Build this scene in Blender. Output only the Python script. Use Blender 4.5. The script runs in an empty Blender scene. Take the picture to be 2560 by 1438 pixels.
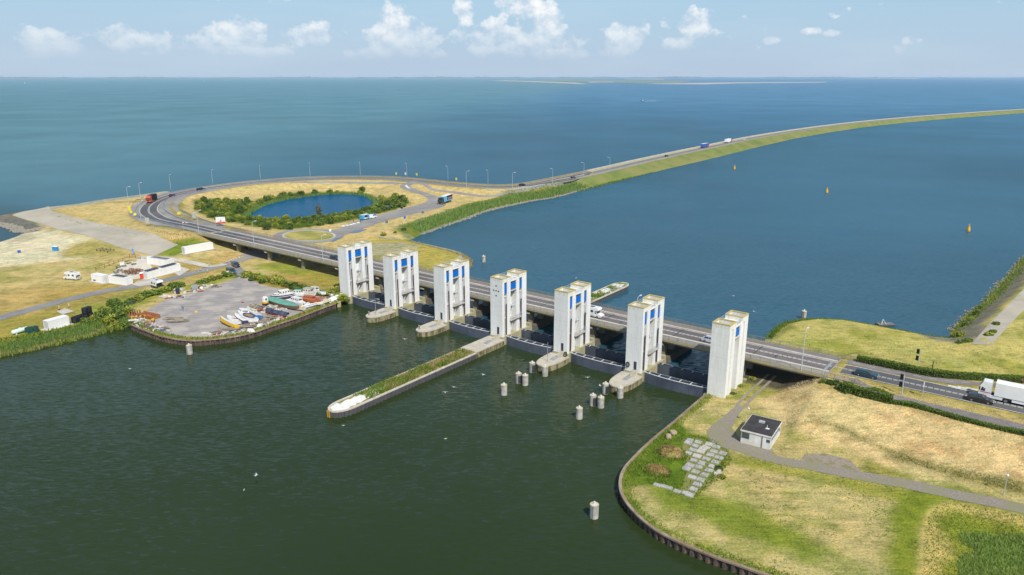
import bpy, bmesh, math, random
import numpy as np
from mathutils import Vector, Matrix

random.seed(7); rng = np.random.default_rng(7)
S = bpy.context.scene
COL = S.collection
R = math.radians

# ------------------------------------------------------------------ camera
HAZE = 0.00003
CAM_H, F_PX, HORIZON = 72.0, 1850.0, 190.5
PITCH = math.atan((719 - HORIZON) / F_PX)
cd = bpy.data.cameras.new('camera'); cam = bpy.data.objects.new('camera', cd); COL.objects.link(cam)
cam.location = (0, 0, CAM_H); cam.rotation_euler = (math.pi / 2 - PITCH, 0, 0)
cd.sensor_width = 36.0; cd.lens = 36.0 * F_PX / 2560; cd.clip_start = 1.0; cd.clip_end = 120000
S.camera = cam

# ------------------------------------------------------------------ light
SUN_AZ, SUN_EL = 158.0, 48.0           # azimuth clockwise from +Y
SUN_DIR = Vector((math.sin(R(SUN_AZ)) * math.cos(R(SUN_EL)), math.cos(R(SUN_AZ)) * math.cos(R(SUN_EL)), math.sin(R(SUN_EL))))
sl = bpy.data.lights.new('sun', 'SUN'); sl.energy = 4.3; sl.angle = R(0.53); sl.color = (1.0, 0.955, 0.88)
so = bpy.data.objects.new('sun', sl); COL.objects.link(so); so.location = (0, 0, 300)
so.rotation_euler = SUN_DIR.to_track_quat('Z', 'Y').to_euler()
S.view_settings.view_transform = 'Standard'; S.view_settings.look = 'None'
S.view_settings.exposure = 0.12; S.view_settings.gamma = 1.0; S.view_settings.use_curve_mapping = False
S.render.engine = 'CYCLES'
S.cycles.use_denoising = True
S.cycles.max_bounces = 6; S.cycles.diffuse_bounces = 2; S.cycles.glossy_bounces = 3
S.cycles.transmission_bounces = 2; S.cycles.volume_bounces = 1; S.cycles.transparent_max_bounces = 6
S.cycles.caustics_reflective = False; S.cycles.caustics_refractive = False

_c, _s = math.cos(PITCH), math.sin(PITCH)
def ray(x, y):
    a = (x - 1280) / F_PX; b = (719 - y) / F_PX
    return np.array([a, _c + b * _s, -_s + b * _c])
def P(x, y, z=0.0):
    """photo pixel -> world point on the level z"""
    d = ray(x, y); t = (CAM_H - z) / -d[2]
    return np.array([d[0] * t, d[1] * t, z])
# sluice axes: U along the row of towers, V away from the camera
C0 = np.array([-1.785, 193.584]); UA = np.array([0.79413865, -0.60773663]); VA = np.array([0.60773663, 0.79413865])
U_ANG = math.atan2(UA[1], UA[0])
def UV(u, v): return C0 + UA * u + VA * v
def toUV(p): q = np.asarray(p)[..., :2] - C0; return q @ UA, q @ VA

# ------------------------------------------------------------------ nodes / materials
def nt_new(name):
    m = bpy.data.materials.new(name); m.use_nodes = True; nt = m.node_tree
    b = nt.nodes['Principled BSDF']
    return m, nt, b
def N(nt, t, **kw):
    n = nt.nodes.new(t)
    for k, v in kw.items():
        if k in n.inputs.keys() if isinstance(k, str) else False: n.inputs[k].default_value = v
        else: setattr(n, k, v)
    return n
def ramp(nt, fac, stops):
    n = nt.nodes.new('ShaderNodeValToRGB'); cr = n.color_ramp
    while len(cr.elements) < len(stops): cr.elements.new(0.5)
    for e, (p, c) in zip(cr.elements, stops):
        e.position = p; e.color = (c[0], c[1], c[2], 1) if not isinstance(c, (int, float)) else (c, c, c, 1)
    nt.links.new(fac, n.inputs[0]); return n.outputs[0]
def noise(nt, vec, scale, detail=3, rough=0.55):
    n = nt.nodes.new('ShaderNodeTexNoise'); n.inputs['Scale'].default_value = scale
    n.inputs['Detail'].default_value = detail; n.inputs['Roughness'].default_value = rough
    if vec is not None: nt.links.new(vec, n.inputs['Vector'])
    return n
def mixc(nt, fac, a, b, mode='MIX'):
    n = nt.nodes.new('ShaderNodeMix'); n.data_type = 'RGBA'; n.blend_type = mode
    for s, v in ((0, fac), (6, a), (7, b)):
        if isinstance(v, (int, float)): n.inputs[s].default_value = v
        elif isinstance(v, tuple): n.inputs[s].default_value = (*v[:3], 1)
        else: nt.links.new(v, n.inputs[s])
    return n.outputs[2]
def mathn(nt, op, a, b=None, clamp=False):
    n = nt.nodes.new('ShaderNodeMath'); n.operation = op; n.use_clamp = clamp
    for i, v in enumerate((a, b)):
        if v is None: continue
        if isinstance(v, (int, float)): n.inputs[i].default_value = v
        else: nt.links.new(v, n.inputs[i])
    return n.outputs[0]
MATS = {}
def pm(name, c1, rough=0.8, c2=None, scale=1.0, stretch=(1, 1, 1), lo=0.35, hi=0.65, spec=0.3, metal=0.0, bump=0.0, bscale=6.0, world=False, detail=4, c3=None, s3=0.15, coat=0.0):
    """procedural material: two (or three) colours mixed by noise, fine relief"""
    if name in MATS: return MATS[name]
    m, nt, b = nt_new(name)
    if world:
        g = nt.nodes.new('ShaderNodeNewGeometry'); vec = g.outputs['Position']
    else:
        g = nt.nodes.new('ShaderNodeTexCoord'); vec = g.outputs['Object']
        oi = nt.nodes.new('ShaderNodeObjectInfo'); ad = nt.nodes.new('ShaderNodeVectorMath'); ad.operation = 'ADD'
        cb = nt.nodes.new('ShaderNodeCombineXYZ'); mu = mathn(nt, 'MULTIPLY', oi.outputs['Random'], 57.0)
        nt.links.new(mu, cb.inputs[0]); nt.links.new(mu, cb.inputs[1])
        nt.links.new(vec, ad.inputs[0]); nt.links.new(cb.outputs[0], ad.inputs[1]); vec = ad.outputs[0]
    mp = nt.nodes.new('ShaderNodeMapping'); mp.inputs['Scale'].default_value = stretch; nt.links.new(vec, mp.inputs[0]); v2 = mp.outputs[0]
    if c2 is None: c2 = tuple(x * 0.72 for x in c1)
    n1 = noise(nt, v2, scale, detail)
    col = ramp(nt, n1.outputs['Fac'], [(lo, c1), (hi, c2)])
    if c3 is not None:
        n3 = noise(nt, vec, s3, 3); f3 = ramp(nt, n3.outputs['Fac'], [(0.45, 0.0), (0.62, 1.0)])
        col = mixc(nt, f3, col, c3)
    nt.links.new(col, b.inputs['Base Color'])
    b.inputs['Roughness'].default_value = rough; b.inputs['Metallic'].default_value = metal
    b.inputs['Specular IOR Level'].default_value = spec
    if coat: b.inputs['Coat Weight'].default_value = coat; b.inputs['Coat Roughness'].default_value = 0.1
    if bump:
        nb = noise(nt, vec, bscale, 4); bp = nt.nodes.new('ShaderNodeBump'); bp.inputs['Strength'].default_value = 1.0
        bp.inputs['Distance'].default_value = bump; nt.links.new(nb.outputs['Fac'], bp.inputs['Height']); nt.links.new(bp.outputs[0], b.inputs['Normal'])
    MATS[name] = m
    return m

# ------------------------------------------------------------------ mesh builder
class MB:
    def __init__(self): self.v = []; self.f = []; self.mi = []; self.cur = 0
    def quad(self, *pts):
        n = len(self.v); self.v += [tuple(map(float, p)) for p in pts]; self.f.append(tuple(range(n, n + len(pts)))); self.mi.append(self.cur); return self
    def box(self, x0, x1, y0, y1, z0, z1, tx=0.0, ty=0.0):
        """box; tx/ty: inset of the top on each side"""
        n = len(self.v)
        self.v += [(x0, y0, z0), (x1, y0, z0), (x1, y1, z0), (x0, y1, z0), (x0 + tx, y0 + ty, z1), (x1 - tx, y0 + ty, z1), (x1 - tx, y1 - ty, z1), (x0 + tx, y1 - ty, z1)]
        for q in ((0, 3, 2, 1), (4, 5, 6, 7), (0, 1, 5, 4), (1, 2, 6, 5), (2, 3, 7, 6), (3, 0, 4, 7)):
            self.f.append(tuple(n + i for i in q)); self.mi.append(self.cur)
        return self
    def prism(self, poly, z0, z1, inset=None):
        """vertical extrusion of a plan polygon (counter-clockwise)"""
        n = len(self.v); k = len(poly); top = poly if inset is None else inset
        self.v += [(float(p[0]), float(p[1]), z0) for p in poly] + [(float(p[0]), float(p[1]), z1) for p in top]
        self.f.append(tuple(range(n + k - 1, n - 1, -1))); self.f.append(tuple(range(n + k, n + 2 * k)))
        for i in range(k):
            j = (i + 1) % k; self.f.append((n + i, n + j, n + k + j, n + k + i))
        self.mi += [self.cur] * (k + 2); return self
    def loft(self, rings, cap=True, closed=True):
        n = len(self.v); k = len(rings[0])
        for r in rings: self.v += [tuple(map(float, p)) for p in r]
        for a in range(len(rings) - 1):
            for i in range(k if closed else k - 1):
                j = (i + 1) % k
                self.f.append((n + a * k + i, n + a * k + j, n + (a + 1) * k + j, n + (a + 1) * k + i)); self.mi.append(self.cur)
        if cap and closed:
            self.f.append(tuple(range(n + k - 1, n - 1, -1))); m = n + (len(rings) - 1) * k
            self.f.append(tuple(range(m, m + k))); self.mi += [self.cur] * 2
        return self
    def tube(self, a, b, r, r2=None, k=8, cap=True):
        a = Vector(a); b = Vector(b); r2 = r if r2 is None else r2
        d = (b - a).normalized(); x = d.orthogonal().normalized(); y = d.cross(x)
        rings = []
        for c, rr in ((a, r), (b, r2)):
            rings.append([c + (x * math.cos(2 * math.pi * i / k) + y * math.sin(2 * math.pi * i / k)) * rr for i in range(k)])
        return self.loft(rings, cap)
    def bar(self, a, b, w, h=None):
        """square bar between two points"""
        h = w if h is None else h
        a = Vector(a); b = Vector(b); d = (b - a).normalized(); up = Vector((0, 0, 1))
        if abs(d.z) > 0.95: up = Vector((1, 0, 0))
        x = d.cross(up).normalized() * w / 2; y = x.cross(d).normalized() * h / 2
        return self.loft([[c - x - y, c + x - y, c + x + y, c - x + y] for c in (a, b)])
    def mesh(self, name, mats, smooth=False):
        me = bpy.data.meshes.new(name); me.from_pydata(self.v, [], self.f)
        for m in (mats if isinstance(mats, (list, tuple)) else [mats]): me.materials.append(m)
        if any(self.mi): me.polygons.foreach_set('material_index', self.mi)
        if smooth: me.polygons.foreach_set('use_smooth', [True] * len(self.f))
        me.update(); return me
    def build(self, name, mats, parent=None, smooth=False, label=None, kind=None):
        o = bpy.data.objects.new(name, self.mesh(name, mats, smooth)); COL.objects.link(o)
        if parent is not None: o.parent = parent
        if label: o['label'] = label
        if kind: o['kind'] = kind
        return o
def tag(o, label, cat, group=None, kind=None):
    o['label'] = label; o['category'] = cat
    if group: o['group'] = group
    if kind: o['kind'] = kind
    return o
def thing(name, loc, rz=0.0, label=None, cat=None, group=None, rx=0.0, ry=0.0):
    o = bpy.data.objects.new(name, None); COL.objects.link(o); o.empty_display_size = 0.5
    o.location = tuple(map(float, loc)); o.rotation_euler = (rx, ry, rz)
    if label: tag(o, label, cat, group)
    return o
def part(name, me, parent, loc=(0, 0, 0), rz=0.0, scale=None):
    o = bpy.data.objects.new(name, me); COL.objects.link(o); o.parent = parent; o.location = loc; o.rotation_euler = (0, 0, rz)
    if scale: o.scale = scale
    return o
def copy_tree(src, parent=None):
    c = src.copy(); COL.objects.link(c); c.parent = parent
    for ch in src.children: copy_tree(ch, c)
    return c
def sm(m):
    """smooth shading with sharp edges kept"""
    return m
# ------------------------------------------------------------------ sky with cumulus
W = bpy.data.worlds.new('World'); S.world = W; W.use_nodes = True
nt = W.node_tree; nt.nodes.clear()
out = nt.nodes.new('ShaderNodeOutputWorld'); bg = nt.nodes.new('ShaderNodeBackground'); nt.links.new(bg.outputs[0], out.inputs[0])
sky = nt.nodes.new('ShaderNodeTexSky'); sky.sky_type = 'NISHITA'; sky.sun_disc = False
sky.sun_elevation = R(SUN_EL); sky.sun_rotation = R(SUN_AZ); sky.altitude = 50; sky.air_density = 1.0; sky.dust_density = 1.2; sky.ozone_density = 1.6
bg.inputs['Strength'].default_value = 0.1
tc = nt.nodes.new('ShaderNodeTexCoord'); D = tc.outputs['Generated']
sep = nt.nodes.new('ShaderNodeSeparateXYZ'); nt.links.new(D, sep.inputs[0]); dz = sep.outputs[2]
def blob(cx, cy, rx, ry):
    d = ray(cx, cy); d = d / np.linalg.norm(d)
    s1 = nt.nodes.new('ShaderNodeVectorMath'); s1.operation = 'SUBTRACT'; nt.links.new(D, s1.inputs[0]); s1.inputs[1].default_value = tuple(d)
    s2 = nt.nodes.new('ShaderNodeVectorMath'); s2.operation = 'MULTIPLY'; nt.links.new(s1.outputs[0], s2.inputs[0])
    s2.inputs[1].default_value = (F_PX / (rx * 0.9), F_PX / (rx * 0.9), F_PX / (ry * 0.92))
    s3 = nt.nodes.new('ShaderNodeVectorMath'); s3.operation = 'LENGTH'; nt.links.new(s2.outputs[0], s3.inputs[0])
    return mathn(nt, 'SUBTRACT', 1.0, s3.outputs['Value'])
cov = None
for b_ in [(125, 100, 95, 50), (330, 100, 105, 46), (585, 82, 95, 56), (765, 92, 100, 44), (985, 55, 62, 55), (1010, 96, 140, 44), (1160, 30, 38, 40), (1230, 70, 36, 36),
           (1320, 20, 110, 50), (1365, 65, 90, 62), (1290, 100, 240, 40), (1560, 88, 80, 50), (1730, 66, 80, 48), (1700, 108, 80, 28), (2030, 78, 34, 14), (2080, 84, 30, 13), (1935, 102, 30, 12),
           (600, 125, 170, 18), (1000, 132, 200, 20), (1400, 135, 230, 20), (640, 100, 40, 30), (1250, 122, 150, 24)]:
    r_ = blob(*b_); cov = r_ if cov is None else mathn(nt, 'MAXIMUM', cov, r_)
# scattered cumulus all round the horizon, thinner away from the placed ones
band = ramp(nt, dz, [(0.0, 0.0), (0.03, 0.25), (0.07, 0.35), (0.16, 0.2), (0.4, 0.0)])
ng = noise(nt, D, 3.0, 3); gen = mathn(nt, 'MULTIPLY', ramp(nt, ng.outputs['Fac'], [(0.52, 0.0), (0.7, 1.0)]), band)
ymask = ramp(nt, sep.outputs[1], [(0.55, 1.0), (0.75, 0.0)])
gen = mathn(nt, 'MULTIPLY', gen, ymask)
cov = mathn(nt, 'MAXIMUM', mathn(nt, 'MAXIMUM', cov, -0.6), mathn(nt, 'SUBTRACT', gen, 0.12))
mp = nt.nodes.new('ShaderNodeMapping'); mp.inputs['Scale'].default_value = (1, 1, 1.25); nt.links.new(D, mp.inputs[0])
n1 = noise(nt, mp.outputs[0], 33.0, 8, 0.58)
mp2 = nt.nodes.new('ShaderNodeMapping'); mp2.inputs['Scale'].default_value = (1, 1, 1.25); mp2.inputs['Location'].default_value = (0.004, 0, 0.010); nt.links.new(D, mp2.inputs[0])
n2 = noise(nt, mp2.outputs[0], 33.0, 8, 0.58)
dens = mathn(nt, 'ADD', mathn(nt, 'MULTIPLY', cov, 0.85), mathn(nt, 'MULTIPLY', mathn(nt, 'SUBTRACT', n1.outputs['Fac'], 0.5), 2.3))
alpha = ramp(nt, dens, [(0.2, 0.0), (0.38, 0.6), (0.7, 0.93)])
# lit side: less cloud above and towards the sun
lit = mathn(nt, 'ADD', mathn(nt, 'MULTIPLY', mathn(nt, 'SUBTRACT', n1.outputs['Fac'], n2.outputs['Fac']), 4.0), 0.55, True)
ccol = mixc(nt, lit, (5.8, 6.7, 7.8), (9.8, 9.7, 9.5))
# clouds near the horizon are dimmed by the air
fade = ramp(nt, dz, [(0.015, 0.0), (0.075, 0.95)])
alpha = mathn(nt, 'MULTIPLY', alpha, fade)
# thin high veil
mpv = nt.nodes.new('ShaderNodeMapping'); mpv.inputs['Scale'].default_value = (1.2, 1.2, 9); mpv.inputs['Rotation'].default_value = (0, R(3), 0); nt.links.new(D, mpv.inputs[0])
nv = noise(nt, mpv.outputs[0], 2.2, 4, 0.6); veil = ramp(nt, nv.outputs['Fac'], [(0.45, 0.0), (0.8, 0.42)])
# the pale lower air: whiter and bluer than the clear model
low = ramp(nt, dz, [(0.0, 0.92), (0.12, 0.8), (0.4, 0.3), (0.8, 0.0)])
air = ramp(nt, dz, [(0.0, (0.455, 0.565, 0.72)), (0.1, (0.375, 0.585, 0.76)), (0.5, (0.30, 0.52, 0.75))])
airx = nt.nodes.new('ShaderNodeVectorMath'); airx.operation = 'SCALE'; airx.inputs['Scale'].default_value = 10.0; nt.links.new(air, airx.inputs[0])
skyc = mixc(nt, low, sky.outputs[0], airx.outputs[0])
skyc = mixc(nt, veil, skyc, (5.4, 6.7, 7.7))
fin = mixc(nt, alpha, skyc, ccol)
nt.links.new(fin, bg.inputs['Color'])
W.cycles.sampling_method = 'MANUAL'; W.cycles.sample_map_resolution = 512
# ------------------------------------------------------------------ numeric helpers
def vnoise(x, y, scale, seed=0):
    x = np.asarray(x) / scale; y = np.asarray(y) / scale
    xi = np.floor(x).astype(np.int64); yi = np.floor(y).astype(np.int64); fx = x - xi; fy = y - yi
    fx = fx * fx * (3 - 2 * fx); fy = fy * fy * (3 - 2 * fy)
    def hsh(a, b):
        n = (a * 374761393 + b * 668265263 + seed * 974711) & 0xffffffff
        n = ((n ^ (n >> 13)) * 1274126177) & 0xffffffff
        return ((n ^ (n >> 16)) & 0xffff) / 65535.0
    return (hsh(xi, yi) * (1 - fx) + hsh(xi + 1, yi) * fx) * (1 - fy) + (hsh(xi, yi + 1) * (1 - fx) + hsh(xi + 1, yi + 1) * fx) * fy
def fbm(x, y, scale, seed=0, o=4):
    t = 0; a = 0.5; s = 0
    for i in range(o): t = t + a * vnoise(x, y, scale / 2 ** i, seed + i); s += a; a *= 0.5
    return t / s
def dpoly(x, y, pts, closed=False):
    """distance to a polyline, with the interpolated third column of pts"""
    pts = np.asarray(pts, float); best = np.full(x.shape, 1e9); val = np.zeros(x.shape)
    n = len(pts)
    for i in range(n if closed else n - 1):
        a = pts[i]; b = pts[(i + 1) % n]; d = b[:2] - a[:2]; L = d @ d + 1e-9
        t = np.clip(((x - a[0]) * d[0] + (y - a[1]) * d[1]) / L, 0, 1)
        dd = np.hypot(x - a[0] - t * d[0], y - a[1] - t * d[1]); m = dd < best
        best = np.where(m, dd, best)
        if pts.shape[1] > 2: val = np.where(m, a[2] + t * (b[2] - a[2]), val)
    return best, val
def inside(x, y, poly):
    poly = np.asarray(poly, float); r = np.zeros(x.shape, bool); n = len(poly)
    for i in range(n):
        x0, y0 = poly[i][:2]; x1, y1 = poly[(i + 1) % n][:2]
        if y0 == y1: continue
        c = ((y0 > y) != (y1 > y)) & (x < (x1 - x0) * (y - y0) / (y1 - y0) + x0); r ^= c
    return r
def sdist(x, y, poly):
    """signed distance, positive inside"""
    d, _ = dpoly(x, y, poly, True); return np.where(inside(x, y, poly), d, -d)
def sstep(a, b, x): t = np.clip((x - a) / (b - a), 0, 1); return t * t * (3 - 2 * t)
def px(pts, z): return [P(x, y, z) for x, y in pts]
def smooth(pts, step=2.0):
    """Catmull-Rom resample"""
    p = np.asarray(pts, float); q = np.vstack([2 * p[0] - p[1], p, 2 * p[-1] - p[-2]]); o = []
    for i in range(1, len(q) - 2):
        n = max(1, int(np.hypot(*(q[i + 1] - q[i])[:2]) / step))
        for k in range(n):
            t = k / n
            o.append(0.5 * ((2 * q[i]) + (-q[i - 1] + q[i + 1]) * t + (2 * q[i - 1] - 5 * q[i] + 4 * q[i + 1] - q[i + 2]) * t * t + (-q[i - 1] + 3 * q[i] - 3 * q[i + 1] + q[i + 2]) * t ** 3))
    o.append(p[-1]); return np.array(o)
def offset(pts, d):
    p = np.asarray(pts, float); t = np.gradient(p[:, :2], axis=0); t /= np.linalg.norm(t, axis=1)[:, None] + 1e-9
    q = p.copy(); q[:, 0] += t[:, 1] * -1 * np.asarray(d); q[:, 1] += t[:, 0] * np.asarray(d); return q     # positive: to the left of travel

# ------------------------------------------------------------------ lines of the place
ZQ = 1.5                                              # quay level
DECK = 6.6
PITCH_U = 21.35
# main road: from far right over the bridge and round the loop on to the dike
loop_px = [(460, 560), (403, 542.5), (377, 527), (370, 517), (377, 506), (397, 497), (433.8, 487.8), (486, 477.3), (538.8, 469), (626, 458), (714, 450.5), (801, 446), (910, 445), (985, 447),
           (1060, 453.7), (1135, 461), (1210, 466.5), (1260, 467.3), (1297, 465.5), (1335, 460.5), (1400, 447.5)]
dike_px = [(1546, 417.5), (1605, 403.7), (1708, 381), (1792, 363.5), (1890, 343.2), (1989, 327), (2087, 313.5), (2186, 302.5), (2284, 293.5), (2383, 286), (2481, 279.2), (2560, 274.3), (2700, 266)]
loopW = [P(*q, 6.2) for q in loop_px]; dikeW = [P(*q, 5.3) for q in dike_px]
bridgeL = [np.array([*UV(-176, 21.4), 6.6]), np.array([*UV(-186, 21.6), 6.55])]
ROAD_L = smooth(np.array(bridgeL + loopW + dikeW), 3.0)
ROAD_R = np.array([[*UV(u, 21.4), 6.55] for u in np.arange(80.5, 260, 4)])

# left land outline
reed_px = [(-260, 985), (-120, 925), (0, 893), (50, 883), (118, 866), (175, 851), (225, 841), (263, 826), (300, 819), (322, 816)]
quayL_px = [(325.8, 812.3), (358.6, 826.3), (403, 841.5), (445, 849.8), (487.5, 852.8), (534, 849.3), (581, 843.4), (628, 834), (684, 815.3), (752, 792.8), (820, 766.6), (876, 749)]
REED_L = np.array(px(reed_px, 0.0)); QUAY_L = smooth(np.array(px(quayL_px, ZQ)), 1.4)
prom_px = [(1112, 690), (1150, 684), (1172, 668), (1178, 655), (1170, 644), (1150, 634), (1112, 624), (1062, 612), (1022, 602)]
PROM = np.array(px(prom_px, 0.3))
lake_px = [(1060, 585), (1110, 566), (1160, 550), (1220, 528), (1320, 505), (1398, 491), (1497, 462)]
LAKE = np.array(px(lake_px, 0.0))
PIER1 = np.array([[*UV(-69.4, -1.2), ZQ], [*UV(-69.4, 13), ZQ], [*UV(-66, 22), 0.5], [*UV(-58, 29), 0.3]])
i_end = int(np.argmin(np.hypot(ROAD_L[:, 0] - 75, ROAD_L[:, 1] - 556)))
i_beg = int(np.argmin(np.hypot(ROAD_L[:, 0] + 186, ROAD_L[:, 1] - 442)))
SEA_OUT = offset(ROAD_L[i_beg:i_end + 1], np.full(i_end + 1 - i_beg, 27.0))[::-4]
cape_px = [(447, 468), (365, 479), (264, 492), (183, 503), (122, 511)]
CAPE = np.array([P(x, y, 4.5) + np.array([-9.0, 6.0, 0]) for x, y in cape_px])
west_px = [(30.5, 537.5), (0, 541), (-110, 533), (-115, 552), (0, 562), (30, 571), (50, 582), (30, 592), (0, 602), (-120, 640), (-380, 720)]
WEST = np.array(px(west_px, 0.0))
LEFT_POLY = np.vstack([REED_L, QUAY_L, PIER1, PROM, LAKE, SEA_OUT, CAPE, WEST])[:, :2]
NATURAL_L = [np.vstack([REED_L[:, :2]]), np.vstack([PROM[2:, :2], LAKE[:, :2]]), np.vstack([SEA_OUT[:, :2], CAPE[:, :2], WEST[:3, :2]])]
BEACH = WEST[2:, :2]
plateau_px = [(330, 500), (262, 500), (185, 512), (135, 522), (200, 545), (300, 563), (372, 580), (440, 590), (480, 590)]
PLATEAU = np.array(px(plateau_px, 6.0))
apron_up = np.array([*px([(126, 524)], 4.4), *px([(223, 553.7), (325, 572), (406, 596.4), (447, 612.7)], 4.2)])
pond_px = [(603, 545), (640, 520), (690, 503), (745, 494), (805, 487), (862, 485), (915, 489), (940, 500), (945, 513), (928, 525), (890, 533), (840, 541), (790, 548), (740, 553), (690, 553), (640, 551)]
POND = np.array(px(pond_px, 0.0))[:, :2]
shrub_px = [(487, 525), (492, 512), (530, 505), (590, 508), (640, 505), (668, 495), (720, 487), (800, 480), (860, 478), (905, 480), (935, 490), (960, 497), (1000, 505), (1022, 511), (1015, 519), (985, 528), (940, 540), (890, 553), (840, 563), (780, 573), (720, 579), (680, 577), (640, 570), (610, 565), (560, 557), (515, 546)]
pondbank = np.array(px(shrub_px, 1.5))[:, :2]

def h_left(x, y):
    base = 1.6 + 0.25 * (fbm(x, y, 22, 3) - 0.5)
    u, v = (x - C0[0]) * UA[0] + (y - C0[1]) * UA[1], (x - C0[0]) * VA[0] + (y - C0[1]) * VA[1]
    yard = sdist(x, y, YARD); base = np.where(yard > -1, 1.5 + 0 * base, base)
    inner = sstep(26, 40, v) * sstep(-40, -70, u)
    base = base + 0.9 * inner
    d, z = dpoly(x, y, ROAD_L[3:]); h = np.maximum(base, z - 0.06 - np.maximum(0, d - 9.5) / 3.0)
    sp = sdist(x, y, PLATEAU[:, :2]); h = np.maximum(h, 6.0 - np.maximum(0, -sp) / 3.2)
    da, za = dpoly(x, y, apron_up); h = np.maximum(h, za - np.maximum(0, da - 0.5) / 12.5)
    # spoil of the access road: from the dike down to the car park
    d3, z3 = dpoly(x, y, ACCESS); h = np.maximum(h, z3 - 0.05 - np.maximum(0, d3 - 6) / 4)
    sp = sdist(x, y, POND); h = np.minimum(h, np.where(sp > 0, -0.5, -0.25 + 0.35 * -sp))
    for nl in NATURAL_L:
        d, _ = dpoly(x, y, nl); h = np.minimum(h, -0.25 + 0.4 * d)
    d, _ = dpoly(x, y, BEACH); h = np.minimum(h, -0.15 + 0.075 * d + 0.0 * x)
    tip = dpoly(x, y, WEST[1:5, :2])[0]; h = np.maximum(h, np.where(tip < 0, 0, -9))
    return h
# access road from the dike to the car park and the roundabout
access_px = [(1045, 455, 6.0), (1022, 460, 5.9), (1012, 466, 5.6), (1025, 474, 5.0), (1055, 483, 4.2), (1078, 492, 3.4), (1085, 503, 3.0), (1070, 514, 2.7), (1040, 524, 2.6), (990, 539, 2.5), (930, 557, 2.5), (870, 572, 2.5), (830, 579, 2.5)]
ACCESS = smooth(np.array([P(x, y, z) for x, y, z in access_px]), 2.0)
yard_px = [(332, 800), (330, 778), (420, 735), (520, 715), (590, 688), (612, 685), (660, 708), (735, 722), (830, 745), (872, 745), (820, 764), (752, 790), (684, 813), (628, 832), (581, 841), (534, 847), (487, 850), (445, 847), (403, 839), (358, 824)]
YARD = np.array(px(yard_px, 1.5))[:, :2]

# right land outline
quayR_px = [(1763.4, 986.4), (1728.4, 1016.6), (1683.8, 1054.8), (1639, 1091.5), (1607, 1120), (1578.7, 1148.8), (1559.6, 1171), (1549.4, 1196.6), (1549.4, 1225.2), (1559.6, 1250.7), (1582, 1279.4), (1607.4, 1303.2), (1639, 1327), (1683.8, 1351), (1734.8, 1373.3), (1785.7, 1394), (1846, 1414.7), (1910, 1438), (2040, 1480)]
QUAY_R = smooth(np.array(px(quayR_px, ZQ)), 1.2)
farR_px = [(1914.7, 849), (1934, 828), (1955.7, 812), (1983, 804), (2024, 799.6), (2065, 799.6), (2106, 802.4), (2147, 809), (2202, 818.8), (2243, 827), (2297.5, 836.6), (2338.5, 844.8), (2368, 846), (2369, 826), (2387, 809), (2420.6, 777), (2448, 758), (2489, 713), (2516, 686), (2538, 658), (2560, 639), (2640, 590)]
FAR_R = np.array(px(farR_px, 0.0))
RIGHT_POLY = np.vstack([QUAY_R[::-1][:, :2], [UV(58.4, -0.8), UV(58.4, 14), UV(59.5, 24), UV(61, 30)], FAR_R[:, :2], [(360, 330), (360, 60), (80, 60)]])
hollow_px = [(2306, 1438), (2312, 1330), (2322, 1290), (2340, 1268), (2372, 1258), (2423, 1263), (2498, 1278), (2600, 1302), (2800, 1340), (2800, 1500), (2306, 1500)]
HOLLOW = np.array(px(hollow_px, 1.6))[:, :2]
def h_right(x, y):
    u, v = (x - C0[0]) * UA[0] + (y - C0[1]) * UA[1], (x - C0[0]) * VA[0] + (y - C0[1]) * VA[1]
    base = 1.6 + 0.25 * (fbm(x, y, 18, 5) - 0.5)
    near = np.maximum(0, 12.5 - v); far = np.maximum(0, v - 30.5); end = np.maximum(0, 81.0 - u)
    hm = 6.5 - near / 4.6 - far / 4.2 - end / 2.0
    h = np.maximum(base, hm)
    # sea dike at the far right
    d, z = dpoly(x, y, np.array([[*P(2500, 862, 2.5)[:2], 3.4], [*P(2556, 760, 3.5)[:2], 4.2], [*P(2680, 640, 4)[:2], 4.4]]))
    h = np.maximum(h, z - np.maximum(0, d - 4) / 4.5)
    sp = sdist(x, y, HOLLOW); h = np.where(sp > 0, h - np.minimum(1.1, sp * 0.16), h)
    d, _ = dpoly(x, y, FAR_R[:, :2]); h = np.minimum(h, -0.25 + 0.45 * d)
    dq, _ = dpoly(x, y, QUAY_R[:, :2]); h = np.where(dq < 6, 1.5 + (h - 1.5) * sstep(0.5, 6, dq), h)
    return h

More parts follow.
